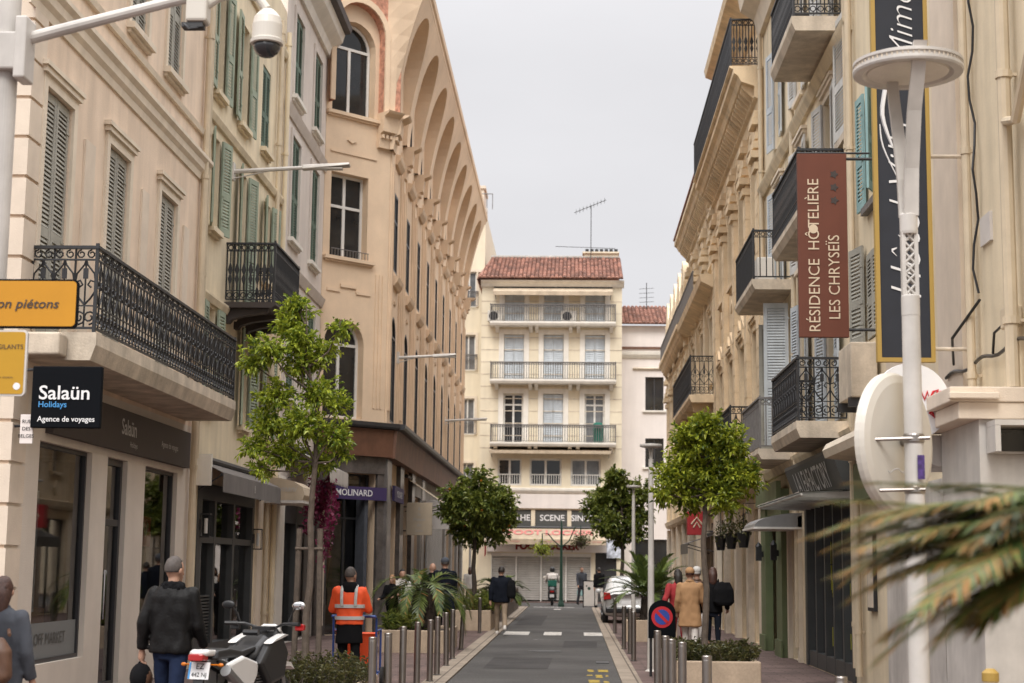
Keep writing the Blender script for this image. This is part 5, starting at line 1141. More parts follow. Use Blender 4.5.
# ------------------------------------------------------------------ RIGHT 3 and 4: ornate stone fronts
def ornate(root, fr, U0, U1, ztop, floors, bw, m, colw=.5, pm='pane_grey', shop=True):
    nb = max(1, round((U1-U0)/bw)); b_ = (U1-U0)/nb; ops = []; info = []
    for i in range(nb):
        c = U0+b_*(i+.5)
        for k, (z0, z1) in enumerate(floors): ops.append((c-.55, c+.55, z0, z1)); info.append((c, k, z0, z1))
        if shop: ops.append((c-b_*.36, c+b_*.36, .05, 3.1))
    mb = MB(); wall(mb, fr, U0, U1, 0, ztop, ops, .3); X = fr.o.x
    body(mb, [(X, U1), (X, U0), (15, U0), (15, U1)], 0, ztop, skip=(0,)); mb.build('wall', m, root)
    for c, k, z0, z1 in info:
        window(fr, root, c-.55, c+.55, z0, z1, .26, mull=1, trans=(.72,), pm=pm, surr=(.17, .07), surrm=m, hood=.09, sill=.14, sillm=m)
        mb = MB(); zz = z1+.34
        if k % 2 == 0: mb.plate(fr, [(c-.85, zz), (c+.85, zz), (c, zz+.42)], .001, .11); mb.plate(fr, [(c-.22, zz+.02), (c, zz+.3), (c+.22, zz+.02)], .11, .17)
        else:
            mb.plate(fr, [(c-.8*math.cos(t*math.pi/8), zz+.4*math.sin(t*math.pi/8)) for t in range(9)], .001, .11)
            mb.ell(fr.p(c, zz+.16, .11), (.06, .13, .13), 8, 6)
        mb.plate(fr, [(c, z0-.75), (c+.2, z0-.5), (c, z0-.25), (c-.2, z0-.5)], .001, .07)
        for s in (-1, 1): mb.prism(fr, c+s*.72-.1, c+s*.72+.1, [(0, z1-.25), (.08, z1-.25), (.10, z1), (.15, z1+.12), (.16, z1+.3), (0, z1+.32)])
        mb.build_each('pediment', m, root)
    for i in range(nb+1):
        u = min(max(U0+b_*i, U0+colw/2), U1-colw/2); mb = MB(); mb.fbox(fr, u-colw/2, u+colw/2, 3.4, ztop-1.0, .001, .14)
        z = 3.6
        while z < ztop-2.4:
            mb.fbox(fr, u-colw/2-.008, u+colw/2+.008, z, z+.40, .02, .147); z += .43
        for (dz, ex) in ((1.0, .04), (1.18, .09), (1.5, .03), (1.72, .07), (1.95, .11), (2.2, .05)): mb.fbox(fr, u-colw/2-ex, u+colw/2+ex, ztop-dz-.16, ztop-dz, .01, .15+ex*1.3)
        mb.build('pilaster', m, root)
        mb = MB(); mb.fbox(fr, u-colw*.5, u+colw*.5, .02, 3.35, .001, .14); mb.build('shop_pier', 'concrete' if i % 2 else 'trim_pale', root)
    z3 = 3.4; cornice(fr, root, U0, U1, [(0, z3), (.1, z3), (.2, z3+.1), (.24, z3+.25), (0, z3+.3)], m, 'string_course')
    if shop:
        for i in range(nb): c = U0+b_*(i+.5); shopwin(root, fr, c-b_*.36, c+b_*.36, .05, 3.1, .2, mull=1, trans=(.74,))
        room(root, fr, U0+.1, U1-.1, .02, 3.3, 2.2, 'interior_dark', n0=-.31)
    return b_
def big_cornice(root, fr, U0, U1, z, out, m, step=.36):
    cornice(fr, root, U0-.1, U1, [(0, z-1.0), (.08, z-1.0), (.12, z-.75), (.2, z-.7), (.2, z-.45), (out*.75, z-.35), (out*.85, z-.22), (out, z-.15), (out, z), (0, z+.02)], m)
    mb = MB(); u = U0+.15
    while u < U1-.1: mb.prism(fr, u-.055, u+.055, [(.2, z-.69), (out*.35, z-.66), (out*.68, z-.46), (out*.7, z-.37), (.2, z-.37)]); u += step
    mb.build_each('modillion', m, root)
R3 = thing('ornate_building', 'golden stone building with carved pilasters and a long iron balcony under its cornice', 'building', (4.25, 41, 0))
FR3 = Fr((4.25, 0, 0), (0, 1, 0), (-1, 0, 0)); ornate(R3, FR3, 35.3, 46.5, 13.0, [(5.0, 7.2), (9.2, 11.2)], 2.8, 'stone_gold')
big_cornice(R3, FR3, 35.3, 46.5, 13.0, .66, 'stone_gold')
balcony(FR3, R3, 35.4, 46.4, 13.08, .74, 1.12, 'dense', t=.07, sm='stone_gold', th=.013)
mb = MB(); at_ = [(36.5+i*2.8-.5, 36.5+i*2.8+.5, 13.3, 15.2) for i in range(4)]; fa3 = Fr((4.7, 0, 0), (0, 1, 0), (-1, 0, 0)); wall(mb, fa3, 35.3, 46.5, 13.02, 16.4, at_, .2); body(mb, [(4.7, 46.5), (4.7, 35.3), (15, 35.3), (15, 46.5)], 13.02, 16.4, skip=(0,)); mb.build('attic', 'stone_gold', R3)
for o_ in at_: window(fa3, R3, *o_, .18, mull=1, surr=(.14, .05), surrm='stone_gold')
cornice(fa3, R3, 35.2, 46.6, [(0, 15.7), (.1, 15.75), (.2, 16.0), (.55, 16.2), (.8, 16.3), (.84, 16.5), (0, 16.55)], 'stone_gold')
for i in range(4): mb = MB(); u = 36.0+i*3; mb.lathe(fa3.p(u, 16.5, .5), (0, 0, 1), [(.14, 0), (.1, .1), (.18, .25), (.14, .4), (.04, .55)], 10); mb.build('finial', 'stone_gold', R3)
balcony(FR3, R3, 35.5, 41.0, 4.25, .8, 1.05, 'scroll', t=.22, sm='stone_gold', brk=(36, 38.2, 40.5), bz=.5)
R4 = thing('ornate_building', 'paler carved stone building beyond the golden one with a deep bracketed middle cornice', 'building', (4.25, 59, 0))
FR4 = Fr((4.24, 0, 0), (0, 1, 0), (-1, 0, 0)); ornate(R4, FR4, 46.52, 57.0, 13.4, [(4.6, 6.3), (7.3, 9.3), (10.9, 12.2)], 3.1, 'stone_pale')
big_cornice(R4, FR4, 46.52, 57.0, 13.4, .62, 'stone_pale')
cornice(FR4, R4, 46.55, 57.0, [(0, 9.9), (.1, 9.9), (.3, 10.0), (.5, 10.1), (.55, 10.3), (0, 10.35)], 'stone_gold', 'string_course')
rr = MB(); rail_run(rr, FR4, 50, 57, 10.35, 11.05, .48, 'bars', .016); rr.build('railing', 'iron_grey', R4)
balcony(FR4, R4, 46.6, 54.6, 6.75, .85, 1.15, 'scroll', t=.22, sm='stone_gold', brk=(47.2, 49.6, 52, 54.2), bz=.8)
mb = MB(); mb.prism(FR4, 46.5, 57.0, [(.4, 13.42), (.66, 13.44), (.66, 13.5), (-5, 14.4), (-5, 13.42)]); mb.build('roof', 'tile', R4)
mb = MB(); mb.box(6.6, 7.4, 50, 51, 13.6, 15.2); mb.build('chimney', 'plaster_sand', R4)
R5 = thing('ornate_building', 'farthest carved stone front with pale dormer gables rising above its cornice', 'building', (4.25, 63, 0)); FR5 = Fr((4.235, 0, 0), (0, 1, 0), (-1, 0, 0)); ornate(R5, FR5, 57.02, 70.0, 11.0, [(4.4, 6.2), (7.2, 9.2)], 3.2, 'stone_pale')
big_cornice(R5, FR5, 57.02, 68.5, 10.4, .56, 'stone_gold'); rr = MB(); rail_run(rr, FR5, 57.1, 68.4, 10.45, 11.1, .48, 'bars', .016); rr.build('railing', 'iron_grey', R5)
for i in range(5):
    u = 58.2+i*2.4; mb = MB(); mb.plate(FR5, [(u-.8, 11.0), (u+.8, 11.0), (u+.8, 12.1), (u+.55, 12.3), (u+.3, 12.75), (u, 12.95), (u-.3, 12.75), (u-.55, 12.3), (u-.8, 12.1)], -.4, .25); mb.fbox(FR5, u-.42, u+.42, 11.1, 12.0, .251, .30); mb.lathe(FR5.p(u, 12.95, 0), (0, 0, 1), [(.1, 0), (.14, .15), (.04, .3)], 8); mb.build_each('dormer_gable', 'stone_pale', R5)

# signs and small fronts on the right
o = blade(FR4, 48.5, .25, .80, 2.72, 3.42, 'red_dull', 'red shop sign with a pale emblem above the walkers in tan and black', t=.4)
mb = MB(); q = FR4.p(48.29, 3.1, .52); mb.tube([q+V((-.16, 0, -.06)), q+V((0, 0, .14)), q+V((.16, 0, -.06))], .03, 5); mb.tube([q+V((-.1, 0, -.16)), q+V((0, 0, 0)), q+V((.1, 0, -.16))], .025, 5); mb.build('emblem', 'cream_letter', o)
awning('shop_awning', FR4, 46.8, 49.8, 2.75, .9, .3, .3, 'frame_dark', 'black awning below the red shop sign')
for i, u in enumerate((36.6, 39.4, 42.2)):
    o = thing('hanging_basket', 'dark pot with flowers hung on the %s pier of the golden stone front' % ('nearest', 'middle', 'farthest')[i], 'hanging basket', FR3.p(u, 2.5, .4)); b = MB(); b.lathe(FR3.p(u, 2.2, .38), (0, 0, 1), [(.1, 0), (.16, .35), (.17, .37)], 10); b.build('pot', 'black_plastic', o)
    b = MB(); rg = random.Random(i)
    for k in range(160): q = FR3.p(u+rg.gauss(0, .13), 2.65+rg.gauss(0, .14), .38+rg.gauss(0, .1)); a = V((rg.gauss(0, 1), rg.gauss(0, 1), rg.gauss(0, 1))).normalized()*.05; c = V((rg.gauss(0, 1), rg.gauss(0, 1), rg.gauss(0, 1))).normalized()*.03; b.quad(q-a, q-c, q+a, q+c)
    b.build('foliage', M['leaf_shrub'], o); b = MB(); b.tube([FR3.p(u, 3.2, .0), FR3.p(u, 3.2, .38), FR3.p(u, 2.6, .38)], .012, 5); b.build('bracket', 'iron', o)
# ------------------------------------------------------------------ trees and planting
G0 = .026
def leaf(mb, q, d, L, W, up=None):
    d = d.normalized(); s = d.cross(V((0, 0, 1)))
    if s.length < 1e-3: s = V((1, 0, 0))
    s.normalize(); n = s.cross(d); s = (s + n*random.uniform(-.9, .9)).normalized(); m_ = q + d*L*.5
    mb.add([q, m_ + s*W + n*.012, q + d*L - V((0, 0, L*.15)), m_ - s*W + n*.012], [(0, 1, 2), (0, 2, 3)])
def tree(name, label, base, clumps, lm, nleaf, L=.10, W=.022, trunk_r=.05, fork=None, bark='bark', stakes=0, fruit=0, group=None, seed=1, flat=.85):
    rg = random.Random(seed); random.seed(seed)
    t = thing(name, label, 'tree', base, group); b = V(base); mb = MB()
    cz = sum(c[2] for c, r in clumps)/len(clumps); low = min(c[2]-r*.6 for c, r in clumps)
    fk = V((b.x + rg.uniform(-.04, .04), b.y, fork if fork else low + .15)); n = 7
    pts = [b.lerp(fk, i/n) + V((.02*math.sin(i*1.7+seed), .02*math.cos(i*1.3), 0)) for i in range(n+1)]; pts[0] = b - V((0, 0, .05))
    mb.tube(pts, [trunk_r*(1.25-.45*i/n) for i in range(n+1)], 9)
    top = V((b.x*.4 + sum(c[0] for c, r in clumps)/len(clumps)*.6, b.y, max(c[2] for c, r in clumps))); 
    mb.tube([pts[-1], pts[-1].lerp(top, .35)+V((.05, .03, 0)), pts[-1].lerp(top, .7)-V((.04, .02, 0)), top], [trunk_r*.72, trunk_r*.5, trunk_r*.3, .008], 7)
    lf = MB(); tot = sum(r**2 for c, r in clumps)
    for c, r in clumps:
        c = V(c); a = pts[-1].lerp(top, max(0, min(.8, (c.z - fk.z)/(max(top.z - fk.z, .1)) - .25)))
        mid = a.lerp(c, .5) + V((rg.uniform(-.08, .08), rg.uniform(-.08, .08), -.06)); mb.tube([a, mid, c], [trunk_r*.42, trunk_r*.28, .008], 6)
        for k in range(7):
            d = V((rg.gauss(0, 1), rg.gauss(0, 1), rg.gauss(0, .8))).normalized()*r*rg.uniform(.5, .95); mb.tube([c.lerp(mid, .3), c + d*.5 + V((0, 0, .03)), c + d], [.009, .006, .003], 4)
        m_ = int(nleaf*r**2/tot); tw = []
        for k in range(max(5, m_//9)):
            d = V((rg.gauss(0, 1), rg.gauss(0, 1), rg.gauss(0, 1))).normalized(); rr = r*(rg.uniform(.25, 1.05) if rg.random() < .8 else rg.uniform(1.05, 1.5)); tw.append((c + V((d.x*rr, d.y*rr, d.z*rr*flat)), (d + V((0, 0, rg.uniform(-.3, .8)))).normalized()))
        for q, d in tw:
            for k in range(9):
                dd = (d + V((rg.gauss(0, .75), rg.gauss(0, .75), rg.gauss(0, .6)))); p0 = q + d*rg.uniform(-.06, .10)
                leaf(lf, p0, dd, L*rg.uniform(.65, 1.25), W*rg.uniform(.8, 1.3))
    mb.build('trunk', bark, t); cr = lf.build('crown', M[lm], t)
    if fruit:
        fb = MB()
        for k in range(fruit): c, r = rg.choice(clumps); d = V((rg.gauss(0, 1), -abs(rg.gauss(0, 1)), rg.gauss(0, .7))).normalized(); fb.ell(V(c)+d*r*.9, .036, 8, 6)
        fb.build('fruit', 'orange', t)
    if stakes:
        sb = MB()
        for s in (-1, 1): sb.tube([(b.x+s*.16, b.y+.05, 0), (b.x+s*.13, b.y+.05, 2.15)], .038, 8)
        sb.tube([(b.x-.17, b.y+.02, 1.9), (b.x+.17, b.y+.02, 1.9)], .02, 6); sb.build('stake', 'bark', t)
    return t
def pxc(lst, Y, dz=1.0, seed=0, k=1.):
    rg = random.Random(seed); out = []
    for px, py, r in lst:
        y = Y + rg.uniform(-.45, .45)*(r*Y/1600*2.2); out.append((tuple(onY(px, py, y)), r*Y/FPX*k))
    return out
bx = lambda px, py, Y: onY(px, py, Y).x
T1 = pxc([(298, 308, 15), (290, 330, 19), (268, 350, 17), (250, 362, 11), (322, 350, 14), (340, 328, 10), (301, 362, 21), (275, 395, 17), (318, 392, 17), (337, 405, 12), (268, 425, 17), (300, 425, 22), (333, 435, 16), (254, 447, 12), (285, 455, 18), (318, 462, 15), (343, 452, 9), (300, 340, 16), (262, 470, 10)], 20, seed=2, k=.74)
tree('street_tree', 'slim young tree with loose yellow green crown and wooden stakes', (bx(306, 640, 20), 20, .3), T1, 'leaf_bright', 11000, L=.078, W=.0165, trunk_r=.042, stakes=1, seed=2)
T2 = pxc([(706, 428, 17), (690, 442, 20), (728, 446, 20), (674, 474, 16), (704, 470, 28), (740, 474, 16), (664, 493, 11), (688, 494, 18), (724, 496, 18), (751, 484, 8), (706, 450, 22)], 23.2, seed=3, k=.82)
tree('citrus_tree', 'round headed tree with fresh bright green leaves behind the no parking sign', (bx(706, 600, 23.2), 23.2, .4), T2, 'leaf_citrus', 13500, L=.088, W=.020, trunk_r=.042, seed=3)
T3 = pxc([(477, 484, 14), (458, 498, 15), (499, 500, 15), (478, 508, 22), (449, 514, 10), (507, 518, 10), (478, 530, 17), (461, 528, 13), (497, 532, 11)], 44, seed=4, k=.9)
tree('citrus_tree', 'dark leaved tree dotted with small oranges, standing behind a concrete planter', (bx(474, 600, 44), 44, .4), T3, 'leaf_dark', 11000, L=.14, W=.036, trunk_r=.06, bark='bark_dark', seed=4, fruit=10)
T4 = pxc([(617, 480, 13), (602, 498, 15), (637, 496, 15), (619, 507, 22), (592, 510, 9), (644, 514, 10), (606, 525, 13), (634, 527, 14), (620, 538, 10)], 57, seed=5, k=.88)
tree('citrus_tree', 'dark leaved tree in front of the white house and shoe shop', (bx(622, 600, 57), 57, 0), T4, 'leaf_dark', 11000, L=.16, W=.042, trunk_r=.07, bark='bark_dark', seed=5)

def planter(label, x0, x1, y0, y1, z):
    t = thing('planter', label, 'planter', ((x0+x1)/2, (y0+y1)/2, 0)); mb = MB(); th = .08; mb.box(x0, x1, y0, y0+th, 0, z); mb.box(x0, x1, y1-th, y1, 0, z); mb.box(x0, x0+th, y0+th, y1-th, 0, z); mb.box(x1-th, x1, y0+th, y1-th, 0, z); bev(mb.build('box', 'planter', t), .02)
    mb = MB(); mb.box(x0+th, x1-th, y0+th, y1-th, .05, z-.06); mb.build('soil', 'soil', t); return t
def shrub(label, x0, x1, y0, y1, z0, h, n, lm='leaf_shrub', L=.06, W=.011, seed=1, name='shrub'):
    rg = random.Random(seed); random.seed(seed); t = thing(name, label, 'shrub', ((x0+x1)/2, (y0+y1)/2, z0)); st, lf = MB(), MB()
    for k in range(n):
        x, y = rg.uniform(x0, x1), rg.uniform(y0, y1); hh = h*rg.uniform(.45, 1.0)*(.8+.3*mnoise.noise(V((x*2.3, y*2.3, seed)))); tip = V((x+rg.gauss(0, .10), y+rg.gauss(0, .10), z0+hh)); b = V((x, y, z0-.05)); st.tube([b, b.lerp(tip, .5)+V((rg.gauss(0, .03), 0, 0)), tip], [.007, .005, .002], 4)
        for j in range(26):
            q = b.lerp(tip, rg.uniform(.25, 1.02)); leaf(lf, q, V((rg.gauss(0, 1), rg.gauss(0, 1), rg.uniform(-.1, 1.2))), L*rg.uniform(.6, 1.3), W)
    st.build('stem', 'bark_dark', t); lf.build('foliage', M[lm], t); return t
planter('wide concrete planter at the foot of the slim yellow green tree', -4.0, -2.45, 18.2, 20.6, .34)
shrub('low spreading brownish green shrub in front of the orange vest worker', -3.95, -2.45, 18.25, 20.4, .3, .42, 260, seed=6)
planter('concrete planter holding the round citrus tree on the right', 1.42, 2.55, 22.0, 24.6, .48)
shrub('dark low shrub around the trunk of the right citrus tree', 1.45, 2.55, 22.05, 24.4, .44, .30, 240, lm='leaf_shrub', L=.07, W=.014, seed=7)
planter('long concrete planter under the left palm behind the bollards', -3.75, -2.42, 31.6, 34.4, .46)
shrub('grassy dark green clump beside the left palm', -3.7, -3.1, 31.7, 33.2, .42, .5, 60, lm='leaf_dark', L=.16, W=.012, seed=8)
planter('concrete planter of the dark orange tree on the left', -3.1, -2.15, 43.0, 45.5, .56)
shrub('dark bush around the trunk of the left orange tree', -3.1, -1.95, 43.1, 45.3, .5, .62, 120, lm='leaf_dark', L=.10, W=.02, seed=9)
planter('concrete planter under the right palm by the parked car', 1.25, 2.45, 37.8, 40.0, .52)
def frond(mb, base, az, el0, L, droop, n=22, ll=.30, lw=.012, mats=(0, 1), brown=.0, rach=.012, fold=.5, rg=random):
    p = V(base); d = V((math.cos(az)*math.cos(el0), math.sin(az)*math.cos(el0), math.sin(el0))); pts = [p.copy()]; st = L/n
    for i in range(n):
        d = (d + V((0, 0, -droop/n*(1+1.2*i/n)))).normalized(); p = p + d*st; pts.append(p.copy())
    mb.mi = mats[0]; mb.tube(pts, [rach*(1-.8*i/n) for i in range(n+1)], 5)
    for i in range(3, n+1):
        t = i/n; d = (pts[i]-pts[i-1]).normalized(); s = d.cross(V((0, 0, 1)))
        if s.length < .05: s = V((1, 0, 0))
        s.normalize(); u = s.cross(d); l = ll*math.sin(math.pi*min(1, .12+t*.80))**.7*rg.uniform(.85, 1.1)
        for sg in (-1, 1):
            for q in (0, .5):
                a = pts[i] - d*st*q; dr = (d*(.55+.6*t) + s*sg*(1-.35*t) + u*(fold*.6) + V((rg.gauss(0, .07), rg.gauss(0, .07), rg.gauss(0, .07)))).normalized(); e = a + dr*l + V((0, 0, -l*.16)); w_ = (dr.cross(u)).normalized()*lw; m_ = a.lerp(e, .45) + V((0, 0, l*.03))
                mb.mi = mats[1] if rg.random() < brown*(t**1.5)*1.6 else mats[0]
                mb.add([a-w_*.6, a+w_*.6, m_+w_, m_-w_, e], [(0, 1, 2, 3), (3, 2, 4)])
    mb.mi = 0
def palm(label, base, h, r, nf, L, seed, ll=.26, lw=.014, el=(.15, 1.2), droop=1.1, brown=.1, name='palm_tree'):
    rg = random.Random(seed); t = thing(name, label, 'palm', base); b = V(base); mb = MB(); mb.tube([b, b+V((.02, 0, h*.5)), b+V((0, 0, h))], [r*1.05, r, r*.85], 12)
    for k in range(int(h/.07)*9):   # old leaf bases
        a = rg.uniform(0, 6.28); z = rg.uniform(0, h); q = b+V((math.cos(a)*r*.9, math.sin(a)*r*.9, z)); o_ = V((math.cos(a), math.sin(a), 0)); s = V((-math.sin(a), math.cos(a), 0))*.035; mb.add([q-s, q+s, q+o_*.07+V((0, 0, .10))], [(0, 1, 2)])
    mb.build('trunk', 'bark_dark', t); fb = MB(); c = b+V((0, 0, h))
    for k in range(nf):
        az = k*2.399+rg.uniform(-.2, .2); e = el[0]+(el[1]-el[0])*(k/nf); frond(fb, c+V((math.cos(az)*r*.4, math.sin(az)*r*.4, 0)), az, e, L*rg.uniform(.85, 1.1), droop*rg.uniform(.8, 1.2), 18, ll, lw, brown=brown, rg=rg)
    fb.build('fronds', [M['palm'], M['palm_brown']], t); return t
palm('stout palm with arching fronds in the left planter', (-3.0, 32.6, .4), .86, .24, 17, 1.2, 3, el=(.05, 1.1), droop=1.7)
palm('dense dark palm with upright fronds beside the parked car', (bx(649, 610, 39), 39, .45), .60, .22, 34, 1.2, 4, ll=.28, lw=.016, el=(.30, 1.35), droop=.75, brown=0)
palm('small dark palm behind the man walking away', (bx(500, 580, 53), 53, 0), .9, .16, 26, .95, 5, ll=.3, lw=.022, brown=0)
# near palm at the right edge of the street: its crown hangs into view
NP = thing('palm_tree', 'blurred near palm with dry brown tipped fronds', 'palm', (1.66, 4.6, 0)); rg = random.Random(12)
mb = MB(); mb.tube([(1.66, 4.6, 0), (1.67, 4.6, .8), (1.66, 4.6, 1.74)], [.2, .18, .16], 14); mb.build('trunk', 'bark_dark', NP); fb = MB()
for k in range(74):
    az = math.pi + rg.uniform(-.75, .75); frond(fb, (1.60, 4.6+rg.uniform(-.08, .08), 1.80+rg.uniform(-.05, .10)), az, rg.uniform(-.16, .32), rg.uniform(.50, .96), rg.uniform(.15, .5), 44, .18, .0042, brown=.32, rach=.007, rg=rg, fold=.1)
for k in range(22):
    az = rg.uniform(-math.pi/2-.2, math.pi/2+.2); frond(fb, (1.70, 4.6, 1.80), az, rg.uniform(-.1, 1.0), rg.uniform(.8, 1.0), rg.uniform(.5, 1.2), 22, .2, .008, brown=.3, rach=.008, rg=rg)
fb.build('fronds', [M['palm'], M['palm_brown']], NP)

# ------------------------------------------------------------------ bollards
def bollard_proto(x, y, label, lean=0):
    t = thing('bollard', label, 'bollard', (x, y, .02), 'steel bollards along the kerbs'); b = MB(); b.lathe((x, y, .02), (0, 0, 1), [(.046, 0), (.046, .855), (.044, .865)], 20); b.build('post', 'steel', t, smooth=False)
    b = MB(); b.lathe((x, y, .02), (0, 0, 1), [(.047, .866), (.047, .892), (.042, .90), (.0, .904)], 20); b.build('cap', 'steel', t); b = MB(); b.lathe((x, y, .02), (0, 0, 1), [(.062, 0), (.062, .012), (.05, .02), (.047, .02)], 20); b.build('base_ring', 'steel_dark', t); return t
ordw = ['nearest', 'second', 'third', 'fourth', 'fifth', 'sixth', 'seventh', 'eighth', 'ninth', 'tenth', 'eleventh', 'twelfth']
PB = bollard_proto(-2.19, 17.87, 'nearest steel bollard of the left row beside the low shrub')
def bol(x, y, label, rx=0, ry=0):
    c = copy_thing(PB, (x, y, .02), None, label); c.rotation_euler = (rx, ry, 0); return c
left = [(-2.14, 18.99), (-2.19, 21.07), (-2.17, 22.84), (-2.08, 23.9), (-2.09, 25.3), (-2.13, 27.66), (-2.18, 29.77), (-2.26, 33.2)]
for i, (x, y) in enumerate(left): bol(x, y, '%s steel bollard counted from the low shrub along the left kerb' % ordw[i+1] if i < 7 else 'steel bollard tilted at the far end of the left row by the palm planter', rx=-.02*(i % 3 == 1), ry=.05 if i == 7 else rnd.uniform(-.012, .012))
right = [(1.10, 20.87), (1.11, 19.28), (1.13, 18.4), (1.20, 17.69), (1.24, 14.97)]
for (x, y), l in zip(right, ('farthest of the five steel bollards in front of the right citrus planter', 'second farthest of the five steel bollards before the right citrus planter', 'middle one of the five steel bollards before the right citrus planter', 'second nearest of the five steel bollards before the right citrus planter', 'nearest steel bollard of the right row, cut by the bottom edge of the photo')): bol(x, y, l)
for (x, y), l in zip([(1.14, 29.9), (1.17, 32.5), (1.10, 34.2), (1.13, 42.5)], ('nearest of the three bollards grouped behind the round no parking sign', 'middle of the three bollards grouped behind the round no parking sign', 'farthest of the three bollards grouped behind the round no parking sign', 'single steel bollard beside the rear wheel of the parked car')): bol(x, y, l)
for (x, y), l in zip([(bx(480, 600, 41.5), 41.5), (bx(490, 600, 45.6), 46.0), (bx(494.5, 600, 46), 47.6)], ('lone steel bollard in front of the left orange tree planter', 'nearer of the two close bollards beside the orange tree planter', 'farther of the two close bollards beside the orange tree planter')): bol(x, y, l)
for i in range(11): bol(rxl(50+i*1.55)-.32, 50+i*1.55, '%s bollard of the tight far left row leading to the shoe shop' % (ordw[i] if i else 'nearest'))
bol(2.02, 12.3, 'short steel bollard top in front of the dark grey right shopfront')
o = thing('post', 'cream painted post at the bottom right before the white shop panels', 'post', (3.05, 12, 0)); b = MB(); b.lathe((3.05, 12, 0), (0, 0, 1), [(.055, 0), (.055, .92)], 14); b.build('shaft', 'pipe_cream', o); b = MB(); b.lathe((3.05, 12, .92), (0, 0, 1), [(.062, 0), (.062, .06), (.03, .09), (0, .092)], 14); b.build('cap', 'gold', o)

# ------------------------------------------------------------------ street lamps
def t_lamp(x, y, h, label):
    t = thing('street_lamp', label, 'street lamp', (x, y, 0), 'slim white street lamps on the right pavement'); b = MB(); b.lathe((x, y, 0), (0, 0, 1), [(.10, 0), (.10, .03), (.065, .06), (.06, .5), (.05, 2), (.042, h-.25)], 14); b.build('pole', 'white_metal', t)
    b = MB()
    for s in (-1, 1): b.tube([(x, y, h-.3), (x+s*.03, y, h-.05)], .02, 6)
    b.build('fork', 'white_metal', t); b = MB(); b.lathe((x, y, h-.06), (0, 0, 1), [(.12, 0), (.185, .015), (.19, .035), (.185, .06), (.02, .075)], 20); b.build('lamp_head', 'white_metal', t); return t
t_lamp(bx(651, 500, 27), 27, 3.78, 'slim white lamp post with flat T head behind the no parking sign'); t_lamp(bx(633.5, 520, 42), 42, 3.85, 'farther slim white lamp post with flat head beside the dark right tree')
t_lamp(bx(494, 520, 62)-.9, 62, 3.9, 'distant slim white lamp post hidden among the left trees')
LP = thing('street_lamp', 'large white lamp post with round disc head and lattice neck', 'street lamp', (2.385, 11.5, 0)); x, y = 2.43, 11.5
b = MB(); b.lathe((x, y, 0), (0, 0, 1), [(.14, 0), (.14, .03), (.075, .05), (.072, 1.2), (.064, 3.55)], 28); b.build('pole', 'white_metal', LP, smooth=False)
b = MB(); b.lathe((x, y, 3.53), (0, 0, 1), [(.066, 0), (.066, .14), (.06, .15)], 24); b.lathe((x, y, 4.13), (0, 0, 1), [(.06, 0), (.064, .02), (.064, .14), (.04, .16)], 24)
for s in (-1, 1):
    b.box(x+s*.045-.014, x+s*.045+.014, y-.03, y+.03, 3.66, 4.15)
for k in range(6):
    z = 3.68+k*.078
    for s in (-1, 1): b.tube([(x-s*.036, y-.02, z), (x+s*.036, y-.02, z+.078)], .010, 5); b.tube([(x-s*.036, y+.02, z), (x+s*.036, y+.02, z+.078)], .010, 5)
b.build('lattice_neck', 'white_metal', LP)
def blade_arm(pts, w0, w1, nm='arm'):
    b = MB(); n = len(pts)-1
    for i in range(n):
        (x0, y0, z0), (x1, y1, z1) = pts[i], pts[i+1]; a, c = w0+(w1-w0)*i/n, w0+(w1-w0)*(i+1)/n
        b.hexa([(x0-a, y0-.02, z0), (x0+a, y0-.02, z0), (x0+a, y0+.02, z0), (x0-a, y0+.02, z0), (x1-c, y1-.02, z1), (x1+c, y1-.02, z1), (x1+c, y1+.02, z1), (x1-c, y1+.02, z1)])
    b.build(nm, 'white_metal', LP)
blade_arm([(x+.012, y-.03, 4.26), (x+.015, y-.07, 4.6), (x+.02, y-.18, 5.0), (x+.03, y-.30, 5.28), (x+.032, y-.38, 5.46)], .052, .048)
blade_arm([(x-.016, y+.03, 4.26), (x-.02, y+.06, 4.55), (x-.03, y+.14, 4.9), (x-.045, y+.2, 5.18), (x-.05, y+.22, 5.34)], .045, .04)
b = MB(); b.lathe((x+.02, y, 5.33), (0, 0, 1), [(.05, .02), (.30, .02), (.33, .0), (.392, .0), (.40, .015), (.40, .035), (.385, .04), (.385, .062), (.398, .066), (.398, .088), (.36, .102), (.0, .11)], 56); hd = b.build('lamp_head', 'white_metal', LP)
b = MB()
for k in range(64): a = k*math.pi/32; b.box(x+.02+.388*math.cos(a)-.005, x+.02+.388*math.cos(a)+.005, y+.388*math.sin(a)-.005, y+.388*math.sin(a)+.005, 5.368, 5.393)
b.build('rim_fins', 'concrete', hd); b = MB(); b.lathe((x+.02, y, 5.338), (0, 0, 1), [(.0, 0), (.29, 0), (.295, .012), (.0, .0125)], 40); b.build('lens', 'trim_white', hd)
b = MB(); b.tube([(x-.3, y-.055, 2.63), (x+.10, y-.062, 2.645)], .014, 8); b.lathe((x, y, 2.61), (0, 0, 1), [(.072, 0), (.076, .01), (.076, .055), (.072, .065)], 20); b.build('clamp', 'steel', LP); b = MB(); b.tube([(x-.26, y-.055, 2.27), (x+.06, y-.062, 2.28)], .013, 8); b.lathe((x, y, 2.25), (0, 0, 1), [(.072, 0), (.075, .01), (.075, .045), (.072, .055)], 20); b.build('clamp', 'steel', LP)
b = MB(); b.box(x+.005, x+.055, y-.088, y-.084, 2.35, 2.52); o = b.build('sticker', 'purple_card', LP)
